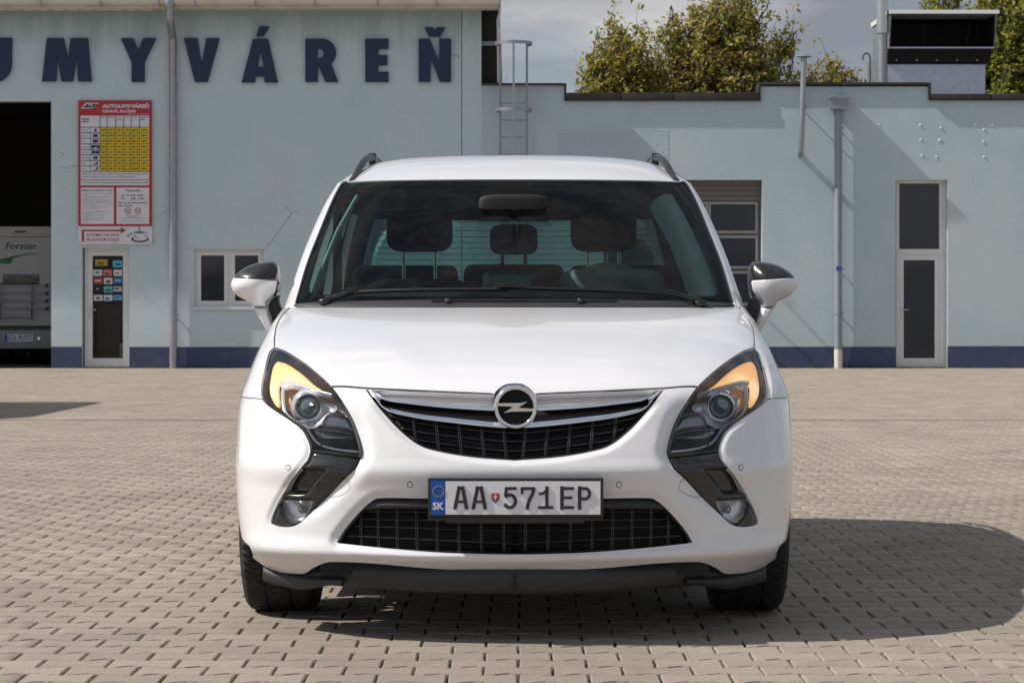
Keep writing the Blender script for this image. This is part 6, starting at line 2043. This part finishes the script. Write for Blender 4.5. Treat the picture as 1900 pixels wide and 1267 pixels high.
# windscreen: clear field + black border
def wpatch(name, outer, inner, m, d, parent, sp=10):
    o_ = np.array(outer)
    Gp = np.stack(np.meshgrid(np.arange(sp / 2, 420, sp), np.arange(334, 566, sp)), -1).reshape(-1, 2)
    Gp = Gp[inpoly(o_, Gp)]; Gp = Gp[segdist(o_, Gp) > sp * .4]
    if inner is not None:
        Gp = Gp[segdist(np.array(inner), Gp) > sp * .4]
    v, f = cdt([o_] + ([np.array(inner)] if inner is not None else []), [], Gp)
    c = v[f].mean(1); k = inpoly(o_, c)
    if inner is not None: k &= ~inpoly(np.array(inner), c)
    v, f = subset(v, f[k])
    t, z = up.unp(v[:, 0], v[:, 1]); t[np.abs(v[:, 0]) < 1e-6] = 0
    return emit(name, up.lift(t, z, d), f[:, ::-1], m, parent, 'c')[0]
gin = GL_IN
ws = wpatch('windscreen', np.where(np.abs(GL_OUT[:, :1]) < 1e-6, GL_OUT * np.array([0, 1]) , offset(GL_OUT, -.6)), None, M['windscreen'], -.004, CAR)
def clampx(P):
    P = np.array(P); P[np.abs(P[:, 0]) < .8, 0] = 0; return P
wf = wpatch('windscreen_border', clampx(offset(GL_OUT, -.8)), poly_join(GL_IN, [(0, 547)]) if False else GL_IN, M['frit'], -.0075, ws)
ribbon('windscreen_seal', [(310, 337), (320, 341), (338, 374), (364, 436.7), (385, 491), (406, 562)], 1.6, M['plastic_dk'], ws, 'p', d=-.002, h=.003, skin=up)
# camera box patch behind the mirror
hd_t = np.linspace(0, HP, 60); hd_x, hd_y = up.plan(hd_t, np.full(60, ZT))
tl_t = np.linspace(TMAX, HP + TF, 40); tl_x, tl_y = up.plan(tl_t, np.full(40, ZT))
def roofpt(t, r):
    x, y = up.plan(t, np.full_like(t, ZT))
    cy = 3.12
    x = x * r; y = cy + (y - cy) * r
    Wt = up.W(ZT) + .006
    a = np.clip((y - np.interp(x, hd_x, hd_y)) / .72, 0, 1)
    c = np.clip((np.interp(x, tl_x, tl_y) - y) / .9, 0, 1)
    Fr = 1 - (1 - a) ** 2.0
    Re = 1 - (1 - c) ** 2.2
    q = np.clip(x / Wt, 0, 1)
    Gs = np.sqrt(np.maximum(1 - q ** 6, 0))
    z = ZT + (.118 * Gs + .018 * (1 - q ** 2)) * Fr * Re
    return np.stack([x, y, z], -1)
ts = np.concatenate([np.linspace(0, HP + .1, 60), np.linspace(HP + .1, HP + TF, 40)[1:], np.linspace(HP + TF, TMAX, 30)[1:]])
rs_ = 1 - (1 - np.linspace(0, 1, 34)) ** 1.9
rs_[0] = .004
V = np.concatenate([roofpt(ts, np.full(len(ts), r)) for r in rs_])
n = len(ts); F = []
for j in range(len(rs_) - 1):
    for i in range(n - 1): F.append((j * n + i, (j + 1) * n + i, (j + 1) * n + i + 1, j * n + i + 1))
V[np.abs(V[:, 0]) < 1e-6, 0] = 0
ro = emit('roof', V, F, M['paint'], CAR, 'c')[0]
bm = bmesh.new(); bm.from_mesh(ro.data); bmesh.ops.recalc_face_normals(bm, faces=bm.faces[:]); bm.to_mesh(ro.data); bm.free()
Vh = V.copy(); Vh[:, 2] -= .035; Vh[:, 0] *= .97; Vh[:, 1] = 3.12 + (Vh[:, 1] - 3.12) * .975
hl_ = emit('headliner', Vh, F, M['headliner'], CAR, 'c')
# black drip strip beside the rail and the roof rails
for s_ in (1, -1):
    b = MB()
    pts = [(.637, 2.20, 1.526), (.629, 2.29, 1.554), (.615, 2.44, 1.606), (.605, 2.62, 1.643), (.599, 2.85, 1.663), (.594, 3.3, 1.674), (.60, 3.85, 1.672), (.615, 4.1, 1.630), (.63, 4.25, 1.56)]
    P_ = cat([(p[1] * 1000, p[2] * 1000) for p in pts], 30) / 1000
    xs_ = np.interp(P_[:, 0], [p[1] for p in pts], [p[0] for p in pts])
    b.tube([(s_ * x, p[0], p[1]) for x, p in zip(xs_, P_)], .0145, 10)
    rl = b.build('roof_rail', M['plastic_dk'], CAR, auto=50)
    for yv in (2.95, 3.75):
        b = MB(); b.box(s_ * .597 - .014, s_ * .597 + .014, yv - .05, yv + .05, 1.60, 1.685); b.build('rail_foot', M['cap_black'], rl)

# -------- scuttle, wipers
def upt(h, py, d=0.0):
    t, z = up.unp(np.array([abs(h)]), np.array([float(py)])); p = up.lift(t, z, d)[0]
    return (math.copysign(p[0], h), p[1], p[2])
between('scuttle_panel', [(0, 557), (150, 558), (300, 560), (380, 563), (404, 566)], [(0, 571.5), (150, 571.5), (300, 572), (380, 571.5), (408, 570)], M['plastic'], CAR, 'c', d=.004, h=.004, skin=up, nv=4)
b = MB()
for h in np.arange(-152, 188, 3.3):
    p1, p2 = upt(h if abs(h) > 1 else 1, 561.5, .009), upt(h if abs(h) > 1 else 1, 570, .009)
    b.box(p1[0] - .0016, p1[0] + .0016, p1[1] - .012, p1[1] + .004, p2[2], p1[2] + .002)
b.build('scuttle_slats', M['black'], CAR)
for s_, h in ((1, -123), (1, 122)):
    p = upt(h, 564, .012)
    b = MB(); b.squad(p, (.011, .014, .009), .6, .6, 12); b.build('washer_jet', M['plastic'], CAR, True)
def wiper(pts_arm, pts_blade, piv):
    p = upt(*piv, .012)
    b = MB(); b.squad(p, (.026, .02, .012), .8, 1, 14); wr = b.build('wiper', M['plastic_dk'], CAR, True)
    b = MB(); b.tube([upt(h, y, .022) for h, y in pts_arm], [.010, .010, .009, .008][:len(pts_arm)], 8); b.build('wiper_arm', M['plastic_dk'], wr, auto=50)
    b = MB(); b.tube([upt(h, y, .020) for h, y in pts_blade], .0075, 6); b.build('wiper_blade', M['plastic_dk'], wr, auto=50)
    h, y = pts_arm[-1]; q = upt(h, y, .026)
    b = MB(); b.box(q[0] - .02, q[0] + .02, q[1] - .01, q[1] + .01, q[2] - .009, q[2] + .009, .003); b.build('wiper_clip', M['plastic_dk'], wr)
wiper([(-347, 565), (-320, 559), (-297, 551)], [(-298, 551.5), (-230, 548.5), (-150, 547), (-60, 546.5), (-10, 547)], (-349, 565))
wiper([(341, 568), (318, 562), (288, 555)], [(290, 555.5), (220, 551), (140, 548), (40, 545), (-24, 543)], (343, 568))
b = MB()
for h, y, w, hh in ((-16, 546, .03, .006), (-4, 544, .022, .009), (8, 547, .018, .006)):
    p = upt(h, y, .034); b.box(p[0] - w, p[0] + w, p[1] - .01, p[1] + .01, p[2] - hh, p[2] + hh, .003)
b.build('blade_joint', M['plastic_dk'], CAR)

# -------- door mirrors
def pillow(name, outline, split, m, parent, yb, h, sgn, w=.055):
    """outline (x,z) domed towards the front; split(q)->bool selects the faces"""
    L_ = np.array(outline)
    lo_, hi_ = L_.min(0), L_.max(0); sp = .006
    Gp = np.stack(np.meshgrid(np.arange(lo_[0] + .003, hi_[0], sp), np.arange(lo_[1] + .003, hi_[1], sp)), -1).reshape(-1, 2)
    Gp = Gp[inpoly(L_, Gp)]; Gp = Gp[segdist(L_, Gp) > .003]
    sl = [np.array(split)] if split is not None else []
    v, f = cdt([L_], sl, Gp)
    c = v[f].mean(1)
    return v, f[inpoly(L_, c)], L_
ms = (YF + 1.47) / LENS_F
mr = lambda u, v: ((954 - (400 + u / 7.45)) * ms, CAM_H - ((470 + v / 7.45) - HORIZON) * ms)
mo = np.array([mr(*p) for p in cat([(185, 420), (215, 340), (300, 250), (420, 175), (560, 128), (720, 108), (800, 120), (850, 175), (872, 280), (872, 420), (855, 560), (800, 590), (730, 640), (690, 690), (686, 742), (500, 742), (470, 700), (410, 655), (300, 600), (225, 540), (190, 470)], 16, True)])
stalk = np.array([mr(*p) for p in [(502, 746), (686, 746), (745, 930), (790, 1080), (740, 1130), (715, 1120), (600, 930), (520, 790)]])
base_p = np.array([mr(*p) for p in [(690, 735), (730, 640), (800, 590), (855, 575), (845, 630), (870, 740), (905, 790), (850, 900), (775, 1010), (740, 900)]])
def dome_y(v, L_, h, w):
    d_ = segdist(L_, v)
    e = np.clip(d_ / w, 0, 1)
    y = -h * np.sqrt(np.clip(1 - (1 - e) ** 2, 0, 1))
    # relax the ridges of the distance field
    D2 = ((v[:, None, :] - v[None, :, :]) ** 2).sum(-1)
    K = np.exp(-D2 / (2 * .016 ** 2)); K /= K.sum(1, keepdims=True)
    ys = K @ y
    k = sst(.0, .018, d_)
    return y * (1 - k) + ys * k
spl = np.array([mr(*p) for p in cat([(190, 334), (215, 338), (500, 358), (760, 374), (838, 382), (838, 440), (815, 530), (770, 600)], 10)])
v, f, L_ = pillow('', mo, spl, None, None, 0, 0, 1)
spl_z = lambda x: np.interp(x, [mr(872, 0)[0], mr(760, 0)[0], mr(215, 0)[0]], [mr(0, 380)[1], mr(0, 372)[1], mr(0, 338)[1]])
c = v[f].mean(1)
capreg = np.concatenate([spl, [mr(900, 650), mr(950, 300), mr(900, 50), mr(300, 50), mr(100, 300)]])
capm = inpoly(capreg, c)
yv = 1.53 + dome_y(v, L_, .105, .085)
V3 = np.stack([v[:, 0], yv, v[:, 1]], 1)
def solid(V3, F, back):
    be = bedges([tuple(q) for q in F]); n = len(V3)
    ids = sorted({i for e in be for i in e}); mp_ = {a: n + i for i, a in enumerate(ids)}
    B_ = V3[ids].copy(); B_[:, 1] = back
    return np.concatenate([V3, B_]), [tuple(q) for q in F] + [(b_, a, mp_[a], mp_[b_]) for a, b_ in be]
# winding: outward is -y
def orient(V3, F):
    a = V3[F[:, 0]]; n = np.cross(V3[F[:, 1]] - a, V3[F[:, 2]] - a)
    F = F.copy(); F[n[:, 1] > 0] = F[n[:, 1] > 0][:, ::-1]; return F
f = orient(V3, f)
Vl, Fl = solid(V3, f[~capm], 1.545)
mirr = emit('door_mirror', Vl, Fl, M['paint'], CAR, 'p')
for o in mirr: o['label'] = 'white door mirror with a gloss black upper cap'
Vc = V3.copy(); Vc[:, 1] += .0015
Vl, Fl = solid(Vc, f[capm], 1.55)
emit('mirror_cap', Vl, Fl, M['cap_black'], mirr, 'p')
for nm_, L_, m_, h_, w_, yb_ in (('mirror_stalk', stalk, M['paint'], .05, .05, 1.52), ('mirror_base', base_p, M['plastic'], .03, .04, 1.56)):
    L2 = cat(L_ * 1000, 8, True) / 1000 if nm_ == 'mirror_base' else np.concatenate([np.linspace(L_[i], L_[(i + 1) % len(L_)], 6)[:-1] for i in range(len(L_))])
    v, f, _ = pillow('', L2, None, None, None, 0, 0, 1)
    V3 = np.stack([v[:, 0], yb_ + dome_y(v, L2, h_, w_), v[:, 1]], 1)
    f = orient(V3, f)
    Vl, Fl = solid(V3, f, yb_ + .03)
    emit(nm_, Vl, Fl, m_, mirr, 'p')

# -------- wheels
def tyre_mesh():
    R0, Wt = .336, .122
    prof = [(-.112, .215), (-.122, .25), (-.1245, .285), (-.119, .312), (-.106, .328), (-.09, .334), (-.07, .336)]
    xs = [p[0] for p in prof] + list(np.linspace(-.062, .062, 36)) + [-p[0] for p in prof[::-1]]
    rsx = [p[1] for p in prof] + [.336] * 36 + [p[1] for p in prof[::-1]]
    nth = 420
    xs = np.array(xs); rsx = np.array(rsx)
    th = np.linspace(0, 2 * PI, nth, endpoint=False)
    X, T_ = np.meshgrid(xs, th)
    Rr = np.broadcast_to(rsx, X.shape).copy()
    sdist = X
    tread = np.abs(X) < .115
    gro = np.zeros_like(X)
    for xc in (-.040, .040):
        gro = np.maximum(gro, (np.abs(X - xc) < .0042))
    ph = (T_ * 34 / PI / 2 * 2 + np.abs(X) * 24) % 1.0
    gro = np.maximum(gro, (ph < .13) & (np.abs(X) > .012) & (np.abs(X) < .118))
    ph2 = (T_ * 34 / PI / 2 * 2 + .5 - np.abs(X) * 14) % 1.0
    gro = np.maximum(gro, (ph2 < .10) & (np.abs(X) < .058))
    Rr = Rr - .0065 * gro * tread
    V = np.stack([X, Rr * np.cos(T_), Rr * np.sin(T_)], -1).reshape(-1, 3)
    m_ = len(xs); F = []
    for i in range(nth):
        i2 = (i + 1) % nth
        for j in range(m_ - 1): F.append((i * m_ + j, i * m_ + j + 1, i2 * m_ + j + 1, i2 * m_ + j))
    me = bpy.data.meshes.new('tyre'); me.from_pydata(V.tolist(), [], F); me.materials.append(M['rubber'])
    me.update()
    bm = bmesh.new(); bm.from_mesh(me); bmesh.ops.recalc_face_normals(bm, faces=bm.faces[:]); bm.to_mesh(me); bm.free()
    return me
tyre_me = tyre_mesh()
rimb = MB(); rimb.lathe([(.216, -.10), (.222, -.105), (.215, -.09), (.205, -.02), (.205, .09), (.216, .105), (.222, .10)], 0, 0, 0, 'x', 48)
for k in range(5):
    a = 2 * PI * k / 5
    for da in (-.11, .11):
        p0 = (.085, .05 * math.cos(a), .05 * math.sin(a)); p1 = (.075, .21 * math.cos(a + da), .21 * math.sin(a + da))
        rimb.tube([p0, p1], [.024, .017], 8)
rimb.lathe([(.0005, .098), (.05, .096), (.062, .08), (.062, .03)], 0, 0, 0, 'x', 24)
rimb.lathe([(.06, -.02), (.155, -.02), (.155, .0), (.06, .0)], 0, 0, 0, 'x', 32)
rim_o = rimb.build('rim', M['metal_grey'], None, auto=45)
for yv in (ya, yr_):
    for s_ in (1, -1):
        to = bpy.data.objects.new('wheel', tyre_me); COL.objects.link(to); to.parent = CAR
        to.location = (s_ * .783, yv, .3355); to.rotation_euler = (.3 * yv, 0, 0 if s_ > 0 else PI)
        rr = rim_o if (yv == ya and s_ == 1) else rim_o.copy()
        if rr is not rim_o: COL.objects.link(rr)
        rr.parent = to
# arch liners, underbody
for yv in (ya, yr_):
    for s_ in (1, -1):
        b = MB()
        V = []; F = []
        n = 20
        for xx in (.60, .885):
            for k in range(n + 1):
                a = math.radians(-10 + 200 * k / n); V.append((s_ * xx, yv - .378 * math.cos(a), .335 + .378 * math.sin(a)))
        for k in range(n): F.append((k, k + 1, k + 1 + n + 1, k + n + 1))
        V.append((s_ * .60, yv, .335))
        for k in range(n): F.append((k, k + 1, len(V) - 1))
        mk('arch_liner', V, F, M['black'], CAR)
b = MB(); b.box(-.60, .60, .16, 4.45, .19, .34); b.box(-.80, .80, 1.32, 3.24, .20, .34); b.build('underbody', M['black'], CAR)
b = MB(); b.box(-.60, .60, .12, .16, .20, .62); b.box(-.56, .56, .3, 1.15, .34, .72); b.build('engine_bay', M['black'], CAR)
b = MB(); b.box(-.80, .80, 1.20, 1.26, .34, 1.0); b.build('bulkhead', M['black'], CAR)

# -------- cabin
# dashboard follows the base of the screen
V = []; F = []
xs_ = np.linspace(-.76, .76, 40)
rows_d = [(1.10, 1.015), (1.25, 1.055), (1.45, 1.085), (1.70, 1.095), (1.84, 1.080), (1.90, 1.02), (1.92, .80), (1.86, .45)]
for (y, z) in rows_d:
    for x in xs_:
        V.append((x, y + .34 * (abs(x) / .8) ** 2.3 * (1 if y < 1.6 else .25), z - .02 * (x / .8) ** 2))
m_ = len(xs_)
for j in range(len(rows_d) - 1):
    for i in range(m_ - 1): F.append((j * m_ + i, (j + 1) * m_ + i, (j + 1) * m_ + i + 1, j * m_ + i + 1))
dash = mk('dashboard', V, F, M['dash'], CAR, True)
bm = bmesh.new(); bm.from_mesh(dash.data); bmesh.ops.recalc_face_normals(bm, faces=bm.faces[:]); bm.to_mesh(dash.data); bm.free()
b = MB(); b.squad((-.005, 1.80, 1.115), (.115, .10, .055), .35, .35, 20); b.build('dash_pod', M['dash'], dash, True)
b = MB(); b.box(-.075, .065, 1.69, 1.705, 1.085, 1.150, .006); b.build('dash_vent', M['dash_grey'], dash)
b = MB(); b.squad((.37, 1.82, 1.105), (.20, .13, .075), .5, .7, 22); b.build('instrument_hood', M['dash_grey'], dash, True)
b = MB()
swp = []
for k in range(41):
    a = 2 * PI * k / 40
    swp.append((.37 + .19 * math.cos(a), 2.03 + .19 * math.sin(a) * -.42 * -1 * .9, 1.015 + .19 * math.sin(a) * .92))
b.tube(swp, .019, 10, cap=False); sw_ = b.build('steering_wheel', M['dash_grey'], CAR, True)
b = MB(); b.squad((.37, 2.0, 1.005), (.075, .04, .06), .6, .6, 16); b.tube([(.30, 2.0, 1.01), (.20, 2.03, 1.02)], .018, 8); b.tube([(.44, 2.0, 1.01), (.55, 2.03, 1.02)], .018, 8)
b.tube([(.37, 2.0, 1.0), (.37, 1.75, .92)], .03, 8); b.build('wheel_hub', M['dash'], sw_, auto=60)
# rear view mirror and sensor box
b = MB(); b.squad((-.004, 1.80, 1.412), (.130, .024, .046), .45, .55, 24); rm = b.build('interior_mirror', M['black'], CAR, True)
b = MB(); b.prism([(-.125, 1.43), (.118, 1.43), (.12, 1.462), (.09, 1.482), (.05, 1.494), (.03, 1.512), (-.04, 1.512), (-.06, 1.494), (-.095, 1.484), (-.128, 1.464)], 1.83, 1.95); b.build('sensor_box', M['black'], rm)
# seats
def seat(x, yb, w, top, hr, hr_c, hr_h, nm='front_seat', gap=.05):
    b = MB(); b.squad((x, yb, (top + .55) / 2), (w, .07, (top - .55) / 2), .35 if nm == 'front_seat' else .13, .45 if nm == 'front_seat' else .25, 30)
    st = b.build(nm, M['cloth'], CAR, True)
    b = MB(); b.squad((x, yb - .28, .56), (w, .28, .09), .4, .5, 20); b.build('seat_cushion', M['cloth'], st, True)
    if hr:
        b = MB(); b.squad((x, yb + .0, hr_c), (hr, .055, hr_h), .48, .55, 26); b.build('headrest', M['cloth'], st, True)
        b = MB()
        for q in (-.5, .5):
            b.tube([(x + q * hr * .95, yb + .0, top - .03), (x + q * hr * .95, yb, hr_c)], .0075, 8)
        b.build('headrest_post', M['chrome'] if nm == 'front_seat' else M['plastic_dk'], st, auto=50)
    return st
seat(-.385, 2.55, .245, 1.15, .135, 1.345, .086)
seat(.365, 2.55, .245, 1.15, .135, 1.345, .086)
seat(-.475, 3.35, .232, 1.222, 0, 1.30, .07, 'rear_seat')
seat(.0, 3.35, .222, 1.226, .105, 1.335, .068, 'rear_seat')
seat(.475, 3.35, .232, 1.222, 0, 1.30, .07, 'rear_seat')
# pillar trim inside the screen
for s_, wd_, dk_ in ((1, 1.4, 1.0), (-1, .14, .3)):
    V = []; F = []
    zs_ = np.linspace(1.06, 1.50, 24)
    for z in zs_:
        # strip running just inside the screen's edge
        i_ = np.interp(z, [1.06, 1.2, 1.35, 1.50], [.742, .716, .676, .612]); 
        tt_ = up.t_from_xz(np.array([i_]), np.array([z]))
        for k, dx in enumerate((.012, -.010, -.035, -.046)):
            t_ = up.t_from_xz(np.array([i_ + (dx - .012) * wd_ + .012]), np.array([z])); p = up.lift(t_, np.array([z]), -.03 - (.0, .0, .02, .06)[k] * dk_)[0]
            V.append((s_ * p[0], p[1], p[2]))
    for j in range(len(zs_) - 1):
        for i in range(3): F.append((j * 4 + i, j * 4 + i + 1, (j + 1) * 4 + i + 1, (j + 1) * 4 + i))
    mk('pillar_trim', V, F, M['trim_light'], CAR, True)
# inner door cards / B-pillar
for s_ in (1, -1):
    b = MB(); b.box(s_ * .775 - .02, s_ * .775 + .02, 1.45, 4.1, .34, 1.05); b.build('door_card', M['dash'], CAR)
    b = MB(); b.prism_x([(2.50, 1.05), (2.62, 1.05), (2.60, 1.50), (2.52, 1.50)], s_ * .72 - .015, s_ * .72 + .015); b.build('pillar_lining', M['dash'], CAR)
b = MB(); b.box(-.72, .72, 3.5, 4.3, .85, .90); b.build('load_cover', M['cloth'], CAR)
b = MB(); b.box(-.775, .775, 1.26, 4.3, .345, .40); b.build('cabin_floor', M['black'], CAR)
